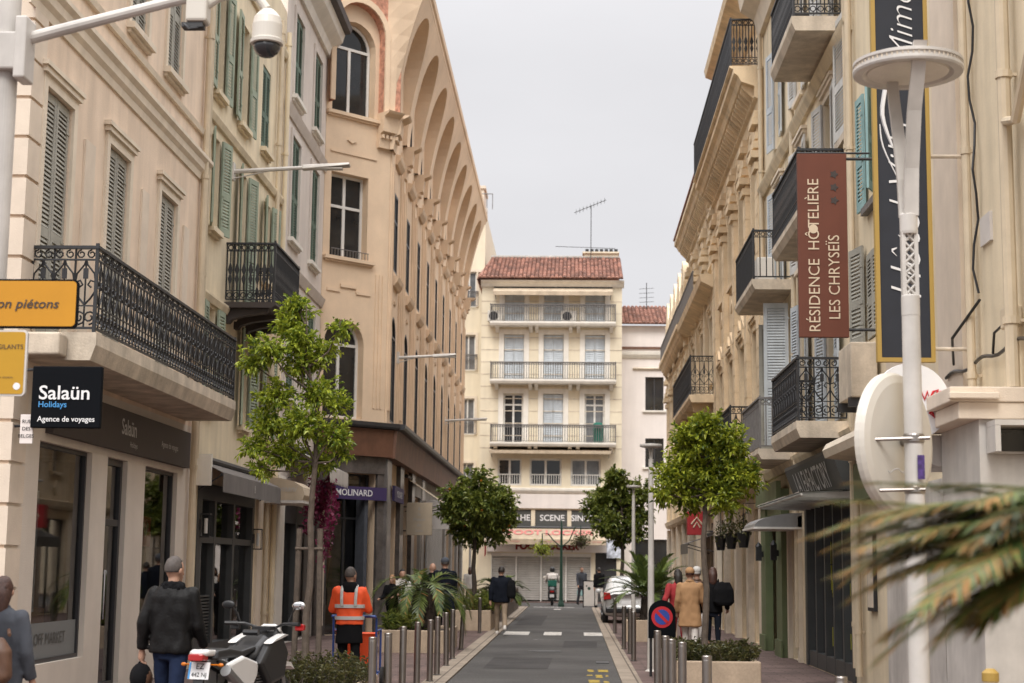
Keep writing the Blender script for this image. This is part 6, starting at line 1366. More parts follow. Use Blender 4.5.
# traffic mirror seen from the back
TM = thing('traffic_mirror', 'back of a round white traffic mirror clamped to the large lamp post', 'mirror', (2.33, 11.7, 2.1)); nrm = V((-.76, .65, .0)); b = MB()
b.lathe((2.37, 11.74, 2.63), nrm, [(.001, -.035), (.30, -.033), (.44, -.026), (.495, -.008), (.515, .02), (.515, .06), (.50, .065), (.49, .04), (.001, .04)], 56); b.build('housing', 'white_plastic', TM, smooth=False)
b = MB(); b.lathe((2.37, 11.74, 2.63), nrm, [(.488, .045), (.3, .075), (.001, .09)], 40); b.build('mirror', 'chrome', TM)
b = MB(); b.tube([V((2.37, 11.74, 2.63))-nrm*.03, (2.43, 11.58, 2.64)], .03, 8); b.build('mount', 'steel', TM)
for k in range(3): pass
b = MB(); b.tube([V((2.16, 11.60, 2.42))+V((.03*i, .0, .02*math.sin(i*2.2))) + nrm*-.065 for i in range(7)], .004, 4); b.build('scrawl', 'sign_grey', TM)
# CCTV pole with yellow notices
CP = thing('camera_pole', 'thick white pole carrying a dome camera on a long arm', 'pole', (-4.29, 11.5, 0)); x, y = -4.29, 11.5
b = MB(); b.lathe((x, y, 0), (0, 0, 1), [(.16, 0), (.16, .03), (.10, .05), (.098, 1.5), (.088, 7.4), (.0, 7.42)], 28); b.build('pole', 'white_metal', CP)
b = MB(); b.box(x-.16, x+.13, y-.15, y+.13, 5.33, 5.62); b.box(x+.11, x+.20, y-.16, y+.06, 5.26, 5.74); bev(b.build('bracket', 'white_metal', CP), .015)
b = MB(); b.tube([(x+.16, y-.02, 5.60), (x+.6, y-.02, 5.72), (x+1.22, y-.02, 5.885), (x+1.5, y-.02, 5.95)], [.048, .044, .04, .04], 12); b.build('arm', 'white_metal', CP)
b = MB(); b.box(x+1.37, x+1.53, y-.09, y+.07, 5.72, 6.06); bev(b.build('camera_box', 'white_plastic', CP), .02)
b = MB(); b.box(x+1.34, x+1.5, y-.07, y+.03, 5.68, 5.715); b.tube([(x+1.36, y-.06, 5.70), (x+1.40, y-.08, 5.66), (x+1.5, y-.04, 5.69)], .014, 6); b.build('cable', 'steel_dark', CP)
b = MB(); b.tube([(x+1.5, y, 5.86), (x+1.6, y, 5.93), (x+1.75, y, 5.965), (x+1.9, y, 5.93), (x+1.965, y, 5.84)], .034, 12); b.build('gooseneck', 'white_plastic', CP)
cx = x+1.975; b = MB(); b.lathe((cx, y, 5.56), (0, 0, 1), [(.105, .0), (.122, .005), (.124, .03), (.112, .04), (.112, .15), (.10, .21), (.07, .25), (.04, .275), (.0, .28)], 32); b.build('camera_hood', 'white_plastic', CP); b = MB(); b.lathe((cx, y, 5.56), (0, 0, -1), [(.104, 0), (.10, .03), (.082, .065), (.05, .09), (.0, .10)], 28); b.build('dome', 'smoked', CP, smooth=True)
def rsign(name, label, x0, x1, z0, z1, y, face, edge, r=.035):
    t = thing(name, label, 'sign', ((x0+x1)/2, y, z0)); f = Fr((0, y, 0), (1, 0, 0), (0, -1, 0))
    def rr(a, b, c, d, r): return [(b-r+r*math.cos(q), d-r+r*math.sin(q)) for q in (0, .39, .79, 1.18, 1.57)] + [(a+r-r*math.sin(q), d-r+r*math.cos(q)) for q in (0, .39, .79, 1.18, 1.57)] + [(a+r-r*math.cos(q), c+r-r*math.sin(q)) for q in (0, .39, .79, 1.18, 1.57)] + [(b-r+r*math.sin(q), c+r-r*math.cos(q)) for q in (0, .39, .79, 1.18, 1.57)]
    b = MB(); b.plate(f, rr(x0, x1, z0, z1, r), 0, .03); b.build('panel', edge, t); b = MB(); b.plate(f, rr(x0+.014, x1-.014, z0+.014, z1-.014, r-.01), .0301, .034); b.build('face', face, t)
    b = MB()
    for z in (z0+.08, z1-.08): b.box(-4.4, -4.18, y+.001, 11.40, z-.02, z+.02)
    b.build('clamp', 'steel', t); return t, f
t, f = rsign('yellow_sign', 'wide yellow notice with black edge and italic words on the camera pole', -4.72, -3.595, 3.375, 3.735, 11.36, 'yellow', 'sign_black', .04)
b = MB(); b.text('Attention pi\u00e9tons', f.p(-3.735, 3.55, .036), (1, 0, 0), (0, 0, 1), .095, align='RIGHT', shear=.22, sx=1.12, bold=.0012); b.build('lettering', 'sign_brown', t)
t, f = rsign('yellow_sign', 'smaller golden notice board below the black edged yellow sign', -4.54, -3.95, 2.88, 3.36, 11.36, 'yellow2', 'white_metal', .03)
b = MB(); b.text('VOISINS VIGILANTS', f.p(-3.975, 3.235, .036), (1, 0, 0), (0, 0, 1), .048, align='RIGHT'); b.text('participation citoyenne', f.p(-4.04, 3.015, .036), (1, 0, 0), (0, 0, 1), .02, align='RIGHT'); b.build('lettering', 'sign_brown', t)
b = MB(); b.lathe(f.p(-4.01, 2.95, .0345), (0, -1, 0), [(.026, 0), (.026, .002), (0, .0022)], 16); b.build('badge', 'sign_white', t)
# no-parking sign
t = thing('no_parking_sign', 'red and blue no parking disc on a black rounded board by the right kerb', 'road sign', (1.24, 25.7, 0)); f = Fr((0, 25.7, 0), (1, 0, 0), (0, -1, 0)); x0, x1, z0 = 1.21, 1.64, .62; c = (x0+x1)/2; r_ = (x1-x0)/2
b = MB(); b.plate(f, [(x1, z0), (x1, 1.0)] + [(c+r_*math.cos(q*math.pi/12), 1.0+r_*math.sin(q*math.pi/12)) for q in range(1, 12)] + [(x0, 1.0), (x0, z0)], 0, .035); b.build('board', 'sign_black', t)
b = MB(); b.lathe((c, 25.664, .95), (0, -1, 0), [(.168, 0), (.168, .004), (0, .0042)], 36); b.build('ring', 'sign_red', t); b = MB(); b.lathe((c, 25.659, .95), (0, -1, 0), [(.118, 0), (.118, .003), (0, .0032)], 36); b.build('disc', 'sign_rblue', t)
b = MB(); f2 = Fr((c, 25.655, .95), (1, 0, 0), (0, -1, 0)); b.plate(f2, [(-.10, .066), (-.066, .10), (.10, -.066), (.066, -.10)], 0, .003); b.build('bar', 'sign_red', t)
b = MB(); b.tube([(1.25, 25.72, 0), (1.25, 25.72, .75)], .022, 8); b.lathe((1.25, 25.72, 0), (0, 0, 1), [(.06, 0), (.06, .015), (.0, .02)], 14); b.build('post', 'iron', t)
# green lamp with hanging baskets
t = thing('basket_lamp', 'dark green post with two curled arms carrying flower baskets before the shoe shop', 'lamp post', (bx(561, 600, 71.5), 71.5, 0)); x, y = bx(561, 600, 71.5), 71.5
b = MB(); b.lathe((x, y, 0), (0, 0, 1), [(.14, 0), (.14, .1), (.09, .3), (.07, 1), (.05, 3.4), (.03, 3.75), (0, 3.9)], 12); b.build('pole', 'green_bin', t); b = MB()
for s in (-1, 1): b.tube([(x, y, 2.6), (x+s*.35, y, 2.9), (x+s*.6, y, 3.2 if s < 0 else 3.5), (x+s*.85, y, 3.2 if s < 0 else 3.55), (x+s*.85, y, 2.6)], .03, 6)
b.build('arm', 'green_bin', t)
for s, z in ((-1, 2.25), (1, 2.62)):
    o = thing('flower_basket', 'hanging basket of %s' % ('green trailing plants on the lower arm of the green post' if s < 0 else 'orange tinted plants on the higher arm of the green post'), 'hanging basket', (x+s*.85, y, z)); b = MB(); b.lathe((x+s*.85, y, z), (0, 0, 1), [(.05, 0), (.2, .12), (.24, .25)], 12); b.build('pot', 'bark_dark', o); b = MB(); rg = random.Random(s+5)
    for k in range(380): q = V((x+s*.85+rg.gauss(0, .2), y+rg.gauss(0, .18), z+.28+rg.gauss(0, .15))); leaf(b, q, V((rg.gauss(0, 1), rg.gauss(0, 1), rg.gauss(-.3, 1))), .13, .03)
    b.build('foliage', M['leaf_citrus' if s < 0 else 'leaf_shrub'], o)
# notice board
t = thing('notice_board', 'white upright notice board at the end of the right kerb', 'notice board', (bx(589, 600, 71), 71, 0)); x, y = bx(589, 600, 71), 71
b = MB(); b.box(x-.23, x+.23, y-.04, y+.04, .06, 1.13); bev(b.build('panel', 'cloth_white', t), .01); b = MB(); b.box(x-.27, x-.232, y-.05, y+.05, 0, 1.16); b.box(x+.232, x+.27, y-.05, y+.05, 0, 1.16); b.box(x-.232, x+.232, y-.05, y+.05, 1.132, 1.17); b.build('frame', 'sign_black', t); b = MB(); b.lathe((x, y-.042, .82), (0, -1, 0), [(.07, 0), (.07, .003), (0, .0032)], 10); b.box(x-.14, x-.08, y-.046, y-.041, .9, .96); b.build('print', 'green_bin', t)
# ------------------------------------------------------------------ people
def solid(mb, name, m, parent, voxel=.016, smooth=4, folds=0., fs=7., seed=0, cut=None):
    ob = mb.build('tmp', m, None, org=(0, 0, 0)); md = ob.modifiers.new('r', 'REMESH'); md.mode = 'VOXEL'; md.voxel_size = voxel
    if smooth: s_ = ob.modifiers.new('s', 'SMOOTH'); s_.factor = .5; s_.iterations = smooth
    dg = bpy.context.evaluated_depsgraph_get(); dg.update(); me = bpy.data.meshes.new_from_object(ob.evaluated_get(dg)); old = ob.data; bpy.data.objects.remove(ob); bpy.data.meshes.remove(old)
    if folds:
        for v in me.vertices:
            c = v.co; q = V((c.x*fs, c.y*fs, c.z*fs*.55+seed)); d = mnoise.noise(q)*.7 + mnoise.noise(q*2.3)*.4; v.co = c + v.normal*d*folds
    me.name = name; me.polygons.foreach_set('use_smooth', [True]*len(me.polygons)); o = bpy.data.objects.new(name, me); COL.objects.link(o); o.parent = parent; ORG[o] = V((0, 0, 0)); return o
def sd_(a): return math.sin(R(a))
def cd_(a): return math.cos(R(a))
def person(label, loc, rz=0., H=1.72, top='cloth_black', bottom='denim', hair='hair_dark', style='short', legs=((8, 5), (-12, 12)), arms=((-8, 8, 10), (12, 8, 18)), hem=.86, bulk=1.0, lean=0, turn=0, hat=None, shoe='cloth_black', vox=.017, sit=False, extra=None, sleeves=True, face=False, fine=False, tights=False):
    P = thing('person', label, 'person', (loc[0], loc[1], loc[2] if len(loc) > 2 else G0), None, rz); s = H/1.75; sl, cl = sd_(lean), cd_(lean)
    ank = []; knee = []
    for i, (a, k) in enumerate(legs):
        sx = (-1, 1)[i]; h = V((sx*.092, 0, .92)); kn = h + V((sx*.01, sd_(a), -cd_(a)))*.43; an = kn + V((0, sd_(a-k), -cd_(a-k)))*.42; knee.append(kn); ank.append(an)
    dz = .085 - min(a.z for a in ank)
    O = V((0, 0, dz))
    if sit: O = V((0, 0, sit/s - .92))
    def up(x, y, z): q = z-.93; return V((x, y*cl + q*sl, .93 + q*cl - y*sl)) + O
    S = lambda v: V(v)*s
    def lo(mb, secs, k=20, pw=2.3):
        out = []
        for x, y, z, rx, ry in secs: p = up(x, y, z); out.append((p.x*s, p.y*s, p.z*s, rx*s, ry*s))
        mb.loft(out, k, pw)
    sk = MB(); cap = lambda mb, a, b, ra, rb: mb.cap(S(a), S(b), ra*s, rb*s)
    lo(sk, [(0, 0, .84, .12, .09), (0, 0, .93, .155, .105), (0, 0, 1.08, .13, .09), (0, .01, 1.28, .155, .105), (0, 0, 1.42, .15, .08), (0, 0, 1.48, .07, .06)])
    for i in (0, 1):
        h = V(((-.092, .092)[i], 0, .92)) + O; cap(sk, h, knee[i]+O, .078, .052); cap(sk, knee[i]+O, ank[i]+O, .052, .036); f = ank[i]+O; cap(sk, f+V((0, -.03, -.035)), f+V((0, .13, -.055)), .038, .026)
    hc = up(0, .02, 1.625); tx, ty = -sd_(turn), cd_(turn); F_ = V((tx, ty, 0)); S_ = V((ty, -tx, 0))
    cap(sk, up(0, -.005, 1.42), hc+V((0, -.015, -.06)), .062, .052); sk.ell(S(hc+V((0, 0, .015))), (.076*s, .095*s, .108*s), 16, 12, R(turn)); cap(sk, hc+F_*.045-V((0, 0, .055)), hc+F_*.062-V((0, 0, .085)), .05, .032)
    cap(sk, hc+F_*.088+V((0, 0, .012)), hc+F_*.108-V((0, 0, .03)), .010, .016); cap(sk, hc+F_*.092-S_*.018-V((0, 0, .062)), hc+F_*.092+S_*.018-V((0, 0, .062)), .009, .009)
    for e in (-1, 1): sk.ell(S(hc+S_*e*.078-F_*.005-V((0, 0, .002))), (.014*s, .024*s, .033*s), 8, 6, R(turn))
    sh, el_, wr, hd_ = [], [], [], []
    for i, (sw, ab, eb) in enumerate(arms):
        sx = (-1, 1)[i]; a = up(sx*.185, -.005, 1.405); d1 = V((sx*sd_(ab), sd_(sw)*cd_(ab), -cd_(sw)*cd_(ab))); e = a + d1*.285; ab2 = ab*.3 - (12 if eb > 60 else 0); d2 = V((sx*sd_(ab2), sd_(sw+eb)*cd_(ab2), -cd_(sw+eb)*cd_(ab2))); w_ = e + d2*.25
        sh.append(a); el_.append(e); wr.append(w_); cap(sk, a, e, .052, .040); cap(sk, e, w_, .040, .027)
        pe = w_ + d2*.085; cap(sk, w_+d2*.02, pe, .030, .034); fw = d2.cross(V((1, 0, 0))); fw = V((0, 1, 0)) if fw.length < .2 else -fw.normalized()
        hd_.append(pe + d2*.05)
        for q in range(4):
            o_ = pe + V((0, 0, 0)) + fw*(.026-.0175*q); L_ = (.068, .078, .074, .058)[q]; m1 = o_ + (d2*.9 - V((sx*.35, 0, 0))).normalized()*L_*.55; m2 = m1 + (d2*.6 - V((sx*.8, 0, 0))).normalized()*L_*.5; cap(sk, o_-d2*.02, m1, .0095, .0088); cap(sk, m1, m2, .0088, .0075)
        tb_ = w_ + d2*.035 + fw*.024; cap(sk, tb_, tb_+(d2*.6+fw*.6-V((sx*.2, 0, 0))).normalized()*.052, .013, .010)
    solid(sk, 'body', 'skin', P, .0085 if fine else vox*.85, 2)
    # clothes
    b = bulk; tr = MB(); lo(tr, [(0, 0, .80, .135, .10), (0, 0, .90, .172, .122), (0, 0, 1.0, .16, .115), (0, 0, 1.06, .155, .11)])
    lr = (.084, .060, .046) if tights else (.092, .070, .062)
    for i in (0, 1):
        h = V(((-.092, .092)[i], 0, .90)) + O; cap(tr, h, knee[i]+O, lr[0], lr[1]); an = ank[i]+O; d = (an-(knee[i]+O)).normalized(); tr.lathe(S(knee[i]+O), d, [(lr[1]*s, 0), (lr[2]*s, .2*s), (lr[2]*s, .40*s)], 12)
    solid(tr, 'trousers', bottom, P, vox, 3, .015, 8, 3)
    shb = MB()
    for i in (0, 1): f = ank[i]+O; cap(shb, f+V((0, -.035, -.03)), f+V((0, .14, -.052)), .048, .036); cap(shb, f+V((0, -.01, .02)), f+V((0, -.01, -.02)), .046, .05)
    solid(shb, 'shoes', shoe, P, vox, 2)
    tp = MB(); hz = hem
    secs = [(0, 0, hz, .185*b, .135*b)] + ([(0, 0, .9, .19*b, .14*b)] if hz < .88 else []) + [(0, -.005, 1.05, .172*b, .128*b), (0, 0, 1.25, .192*b, .135*b), (0, -.01, 1.38, .195*b, .115*b), (0, -.012, 1.45, .14*b, .088*b), (0, -.01, 1.50, .078, .07)]
    if hz < .7: secs[0] = (0, 0, hz, .225*b, .17*b)
    lo(tp, secs)
    for i in (0, 1):
        tp.ell(S(sh[i]), .075*s*b, 12, 8); cap(tp, sh[i], el_[i], .073*b, .060*b)
        if sleeves: d = (wr[i]-el_[i]).normalized(); tp.cap(S(el_[i]), S(el_[i]+d*.1), .060*s*b, .056*s*b); tp.lathe(S(el_[i]+d*.05), d, [(.058*s*b, 0), (.048*s*b, .20*s), (.030*s, .201*s)], 14)
    solid(tp, 'coat' if hz < .7 else 'jacket', top, P, vox, 3, .021*b, 7, hash(label) % 50)
    co = MB(); c0 = up(0, -.012, 1.475); co.lathe(S(c0), (0, .12, 1), [(.088*s, 0), (.080*s, .045*s), (.070*s, .05*s), (.072*s, .005*s)], 18); solid(co, 'collar', top if not extra or 'hood' not in extra else extra['hood'], P, .011, 2)
    # hair
    hb = MB(); k, hh = 28, 20; rx, ry, rz_ = .083, .101, .116; cz_, sz_ = cd_(turn), sd_(turn)
    vs = []
    for i in range(hh+1):
        p = math.pi*i/hh - math.pi/2
        for j in range(k):
            t = 2*math.pi*j/k; x, y, z = math.cos(p)*math.cos(t), math.cos(p)*math.sin(t), math.sin(p); f = 1.
            lim = -.45 if y < -.2 else -.1
            if (y > .35 and z < .48) or z < lim - (0 if style != 'short' else 0): f = .72
            n_ = 1 + .04*mnoise.noise(V((x*4, y*4, z*4))) + .05*mnoise.noise(V((x*13, y*13, z*9)))
            X, Y, Z = x*rx*f*n_, (y*ry)*f*n_ - .010, z*rz_*f*n_ + .022; vs.append(S(hc + V((X*cz_ - Y*sz_, X*sz_ + Y*cz_, Z))))
    hb.add(vs, [(i*k+j, i*k+(j+1) % k, (i+1)*k+(j+1) % k, (i+1)*k+j) for i in range(hh) for j in range(k)])
    if style == 'long':
        lo(hb, [(0, -.07, 1.38, .06, .03), (0, -.06, 1.48, .078, .055), (0, -.02, 1.60, .09, .09), (0, -.005, 1.70, .075, .085)], 14, 2)
    if style != 'bald': hb.build('hair', hair, P, smooth=True, org=(0, 0, 0))
    if hat:
        hm, kind = hat; h2 = MB(); c = S(hc + V((0, -.006, .055)))
        if kind == 'brim': h2.lathe(c, (0, 0, 1), [(.145*s, -.015), (.15*s, -.005), (.098*s, .01), (.092*s, .07*s), (.06*s, .10*s), (0, .105*s)], 20)
        elif kind == 'helmet': h2.ell(S(hc+V((0, -.005, .03))), (.13*s, .15*s, .15*s), 18, 12)
        else: h2.ell(S(hc+V((0, -.008, .06))), (.093*s, .11*s, .088*s), 16, 10)
        h2.build('hat' if kind != 'helmet' else 'helmet', hm, P, smooth=True, org=(0, 0, 0))
    ext = extra or {}
    if 'vest' in ext:   # reflective tape and dark skirt of the jacket beneath
        rb = MB()
        for z in (1.0, 1.17):
            r0 = .187*b if z < 1.1 else .192*b; q = .137*b if z < 1.1 else .139*b; A = []
            for zz, e in ((z, .004), (z, .012), (z+.05, .012), (z+.05, .004)): p = up(0, -.003, zz); A.append((p.x*s, p.y*s, p.z*s, (r0+e)*s, (q+e)*s))
            rb.loft(A, 24)
        rb.build('reflective_band', 'reflective', P, org=(0, 0, 0)); rb = MB()
        for x in (-.10, .10): rb.tube([S(up(x, -.145*b, 1.20)), S(up(x*1.02, -.148*b, 1.30)), S(up(x*1.05, -.128*b, 1.40)), S(up(x*1.05, -.09, 1.468)), S(up(x, 0, 1.487))], .024*s, 6)
        rb.build('reflective_strap', 'reflective', P, org=(0, 0, 0)); u_ = MB(); lo(u_, [(0, 0, .66, .20, .15), (0, 0, .9, .188, .135), (0, 0, 1.0, .17, .12)]); solid(u_, 'under_jacket', 'cloth_black', P, vox, 3, .012)
        hd = MB(); lo(hd, [(0, -.075, 1.34, .04, .03), (0, -.085, 1.42, .115, .06), (0, -.06, 1.49, .12, .075), (0, -.03, 1.545, .092, .075)]); solid(hd, 'hood', 'cloth_black', P, .014, 3, .01)
    if 'fur' in ext: fb = MB(); lo(fb, [(0, -.02, 1.43, .13, .085), (0, -.02, 1.47, .125, .095), (0, -.01, 1.52, .095, .085)]); solid(fb, 'fur_collar', 'cloth_black', P, .012, 2, .022, 30)
    P['hands'] = [list(h*s) for h in hd_]
    del P['hands']
    return P, [S(h) for h in hd_], [S(up(0, -.14*b, 1.25)), S(up(.0, -.17, 1.0))], s
def world(P, q): c, sn = math.cos(P.rotation_euler.z), math.sin(P.rotation_euler.z); return V((P.location.x + q.x*c - q.y*sn, P.location.y + q.x*sn + q.y*c, P.location.z + q.z))
def bag_mesh(name, label, cat, c, r, m, rz=0, strap=None):
    t = thing(name, label, cat, c); b = MB(); b.loft([(c[0], c[1], c[2]-r[2], r[0]*.7, r[1]*.8), (c[0], c[1], c[2]-r[2]*.7, r[0], r[1]), (c[0], c[1], c[2]+r[2]*.4, r[0]*.95, r[1]*.9), (c[0], c[1], c[2]+r[2], r[0]*.6, r[1]*.5)], 18, 3)
    o = solid(b, 'bag_body', m, None, .014, 3, .008, 12); o.parent = t; o.location = -V(c)
    if strap: s_ = MB(); s_.tube(strap, .014, 6); s_.build('strap', m, t)
    return t

pm_, hands, back, s = person('man in a black leather jacket and blue jeans beside the travel agency', (-3.72, 15.0), R(-6), 1.73, 'leather', 'denim', 'hair_grey', 'short', ((14, 6), (-14, 14)), ((-10, 16, 22), (4, 14, 26)), hem=.86, bulk=1.10, turn=-24, vox=.014, fine=True, extra={'fur': 1})
h = world(pm_, hands[0]); t = thing('helmet_bag', 'small dark round bag with a tan patch held in the leather jacket man\'s hand', 'bag', h-V((0, 0, .15))); b = MB(); b.ell(h-V((0, 0, .13)), (.10, .13, .135), 16, 12); b.build('bag_body', 'cloth_black', t, smooth=True); b = MB(); b.ell(h-V((-.035, 0, .14)), (.075, .10, .105), 14, 10); b.build('patch', 'bag_brown', t, smooth=True); b = MB(); b.tube([h-V((.04, 0, .03)), h+V((0, 0, .03)), h-V((-.04, 0, .03))], .012, 6); b.build('handle', 'cloth_black', t)
wm, hands, back, s = person('woman in a blue grey coat with long brown hair and a shoulder bag', (-4.27, 12.0), R(-6), 1.545, 'cloth_grey', 'cloth_black', 'hair_brown', 'long', ((8, 6), (-10, 12)), ((4, 8, 40), (0, 12, 24)), hem=.62, bulk=1.06, turn=12, vox=.014, fine=True)
c = world(wm, V((.06, -.27, 1.0))); bag_mesh('shoulder_bag', 'slouchy brown leather bag hanging on the back of the woman in blue grey', 'bag', (c.x, c.y, .98), (.17, .09, .17), 'bag_brown', 0, [c+V((-.13, 0, .12)), c+V((-.10, .06, .38)), world(wm, V((-.10, -.02, 1.375))), world(wm, V((-.02, .16, 1.22))), c+V((.13, .02, .14))])
vm, hands, back, s = person('street worker seen from behind in an orange high visibility jacket with grey bands', (-3.02, 22.0), 0, 1.63, 'hivis', 'cloth_black', 'hair_grey', 'short', ((4, 2), (-4, 4)), ((18, 15, 70), (18, 15, 70)), hem=.93, bulk=1.1, turn=-30, vox=.014, fine=True, extra={'vest': 1, 'hood': 'cloth_black'})
ct = thing('hand_cart', 'cleaning cart with blue rails and an orange bin pushed by the street worker', 'cart', (-3.02, 22.75, 0)); b = MB(); b.loft([(-3.02, 22.8, .14, .22, .2), (-3.02, 22.8, .72, .27, .24), (-3.02, 22.8, .76, .29, .26)], 20, 4); b.build('bin', 'hivis', ct)
b = MB()
for sx in (-.30, .30): b.tube([(-3.02+sx, 22.42, 1.0), (-3.02+sx, 22.55, .98), (-3.02+sx, 22.62, .2), (-3.02+sx, 23.1, .2), (-3.02+sx, 23.1, .8), (-3.02+sx, 22.6, .8)], .015, 8)
b.tube([(-3.32, 22.42, 1.0), (-2.72, 22.42, 1.0)], .02, 8); b.tube([(-3.35, 23.1, .2), (-2.69, 23.1, .2)], .02, 8); b.tube([(-3.35, 22.62, .2), (-2.69, 22.62, .2)], .02, 8); b.build('frame', 'blue_plastic', ct)
for sx in (-.37, .37): b = MB(); b.lathe((-3.02+sx-.02, 22.75, .15), (1, 0, 0), [(.04, 0), (.15, 0), (.15, .04), (.04, .04)], 18); b.build('wheel', 'tyre', ct)

wk, hands, back, s = person('man in a dark jacket and khaki trousers walking away along the left kerb', (-1.78, 40.8, 0), R(3), 1.72, 'cloth_navy', 'khaki', 'hair_dark', 'short', ((16, 8), (-20, 26)), ((-16, 14, 14), (14, 16, 30)), hem=.84, bulk=1.18, turn=0, shoe='cloth_white', vox=.018)
c = world(wk, V((.25, -.06, 1.15))); bag_mesh('shoulder_bag', 'black shoulder bag at the side of the man in khaki trousers', 'bag', (c.x, c.y, c.z), (.12, .11, .23), 'cloth_black')
person('tall man in a long dark coat and pale cap behind the left palm', (bx(445, 570, 37.5), 37.5), R(10), 1.86, 'cloth_navy', 'cloth_black', 'hair_grey', 'short', hem=.60, bulk=1.1, hat=('cloth_grey', 'cap'), vox=.018)
person('bald man in a dark coat standing beside the man in the pale cap', (bx(434.5, 570, 38.2)-.05, 38.2), R(-14), 1.74, 'cloth_black', 'cloth_black', 'hair_grey', 'bald', hem=.75, bulk=1.05, turn=40, vox=.018)
person('woman with dark hair and a white top by the cafe front on the left', (bx(402, 580, 38.5), 38.5), R(205), 1.58, 'cloth_white', 'tan', 'hair_dark', 'long', arms=((20, 8, 70), (20, 8, 60)), vox=.018, face=True)
person('fair haired woman in a dark top beside the marble pier', (bx(392, 590, 38.3), 38.3), R(160), 1.45, 'cloth_black', 'cloth_black', 'tan', 'long', arms=((25, 8, 60), (15, 8, 60)), vox=.018)
person('distant pedestrian in white past the left orange tree', (bx(470, 580, 62), 62), 0, 1.66, 'cloth_white', 'khaki', 'hair_brown', 'long', vox=.02)
Yg = 30.6
tn, hands, back, s = person('walker in a tan coat, tan hat and pale trousers on the right pavement', (bx(690, 600, Yg), Yg), R(-8), 1.69, 'tan', 'cloth_white', 'hair_brown', 'short', ((8, 5), (-10, 10)), ((-4, 12, 30), (8, 14, 30)), hem=.62, bulk=1.06, hat=('tan', 'cap'), shoe='tan', vox=.016)
rd, hands, back, s = person('pedestrian in a red jacket and dark hair just left of the tan coat', (bx(678, 600, 31.4), 31.4), R(14), 1.66, 'cloth_red', 'cloth_red', 'hair_dark', 'long', ((8, 5), (-10, 10)), ((-20, 22, 20), (10, 10, 30)), hem=.88, vox=.016)
c = world(rd, V((.10, -.24, 1.02))); bag_mesh('shoulder_bag', 'black handbag hanging beside the red jacket', 'bag', (c.x, c.y, c.z), (.14, .07, .13), 'cloth_black', 0, [c+V((-.1, 0, .1)), world(rd, V((.16, -.1, 1.35))), c+V((.1, 0, .1))])
person('white haired pedestrian in dark brown just beyond the tan coat', (bx(697, 600, 31.9), 31.9), R(-4), 1.71, 'bag_brown', 'cloth_white', 'hair_white', 'short', hem=.85, vox=.016, hat=('hair_white', 'cap'))
bk, hands, back, s = person('pedestrian in black with a large dark bag nearest the right shop piers', (bx(713, 600, 30.9), 30.9), R(-6), 1.70, 'cloth_black', 'cloth_navy', 'hair_brown', 'long', ((6, 4), (-12, 12)), ((-6, 12, 20), (8, 14, 40)), hem=.88, bulk=1.05, vox=.016, tights=True)
c = world(bk, V((.20, -.14, 1.22))); bag_mesh('backpack', 'large black backpack on the pedestrian in black on the right', 'bag', (c.x, c.y, c.z), (.20, .13, .22), 'cloth_black', 0, [c+V((-.12, .08, .2)), world(bk, V((.1, 0, 1.49))), world(bk, V((.14, .14, 1.25)))])
person('person in a grey blue jacket standing left of the white notice board', (bx(581.5, 600, 73), 73), R(200), 1.72, 'cloth_grey', 'cloth_grey', 'hair_dark', 'short', vox=.022)
person('person in a black top and white trousers right of the notice board', (bx(599, 600, 69.5), 69.5), R(20), 1.70, 'cloth_black', 'cloth_white', 'hair_dark', 'short', vox=.022)

# ------------------------------------------------------------------ two wheelers
def wheel(mb_t, mb_r, c, ax, r, wd, sp=14):
    mb_t.lathe(V(c)-V(ax)*wd/2, ax, [(r*.80, 0), (r*.93, .01), (r, wd*.3), (r, wd*.7), (r*.93, wd-.01), (r*.80, wd)], 28)
    c = V(c); ax = V(ax).normalized(); a = ax.cross(V((0, 0, 1))).normalized(); b = V((0, 0, 1))
    mb_r.tube([c + (a*math.cos(t*.2244)+b*math.sin(t*.2244))*r*.79 for t in range(28)], .016, 5, closed=True); mb_r.lathe(c-ax*wd*.6, ax, [(.05, 0), (.05, wd*1.2)], 10)
    for k in range(sp): t = k*2*math.pi/sp; mb_r.tube([c+ax*wd*.4*(1 if k % 2 else -1), c+(a*math.cos(t)+b*math.sin(t))*r*.79], .004, 3)
def slab(mb, prof, y0, y1, taper=.8):
    """side outline [(x, z)...] in local bike axes (x forward) given width with soft shoulders"""
    k = len(prof); cx = sum(p[0] for p in prof)/k; cz = sum(p[1] for p in prof)/k; vs = []
    for y, f in ((y0, taper), (y0*.7+y1*.3 if 0 else y0+(y1-y0)*.2, 1), (y0+(y1-y0)*.8, 1), (y1, taper)): vs += [(cx+(x-cx)*f, y, cz+(z-cz)*f) for x, z in prof]
    mb.add(vs, [(r*k+i, r*k+(i+1) % k, (r+1)*k+(i+1) % k, (r+1)*k+i) for r in range(3) for i in range(k)] + [tuple(range(k))[::-1], tuple(range(3*k, 4*k))])
MC = thing('motorcycle', 'white and black trail motorcycle parked near the travel agency with its rear to the street', 'motorcycle', (-3.215, 14.15, G0), None, R(90-13)); MC.scale = (.93, .93, .93); Z0 = (0, 0, 0)
W = lambda b, n, m, sm=False, par=None: b.build(n, m, par or MC, smooth=sm, org=Z0)
for nm, x, r in (('rear_wheel', .32, .31), ('front_wheel', 1.76, .34)):
    tb, rb = MB(), MB(); wheel(tb, rb, (x, 0, r), (0, 1, 0), r, .11 if x < 1 else .09); o = W(tb, nm, 'tyre', True); W(rb, 'rim', 'alloy', False, o)
b = MB(); slab(b, [(.62, .35), (1.15, .33), (1.22, .55), (1.1, .68), (.75, .70), (.6, .55)], -.15, .15); W(b, 'engine', 'steel_dark')
b = MB()
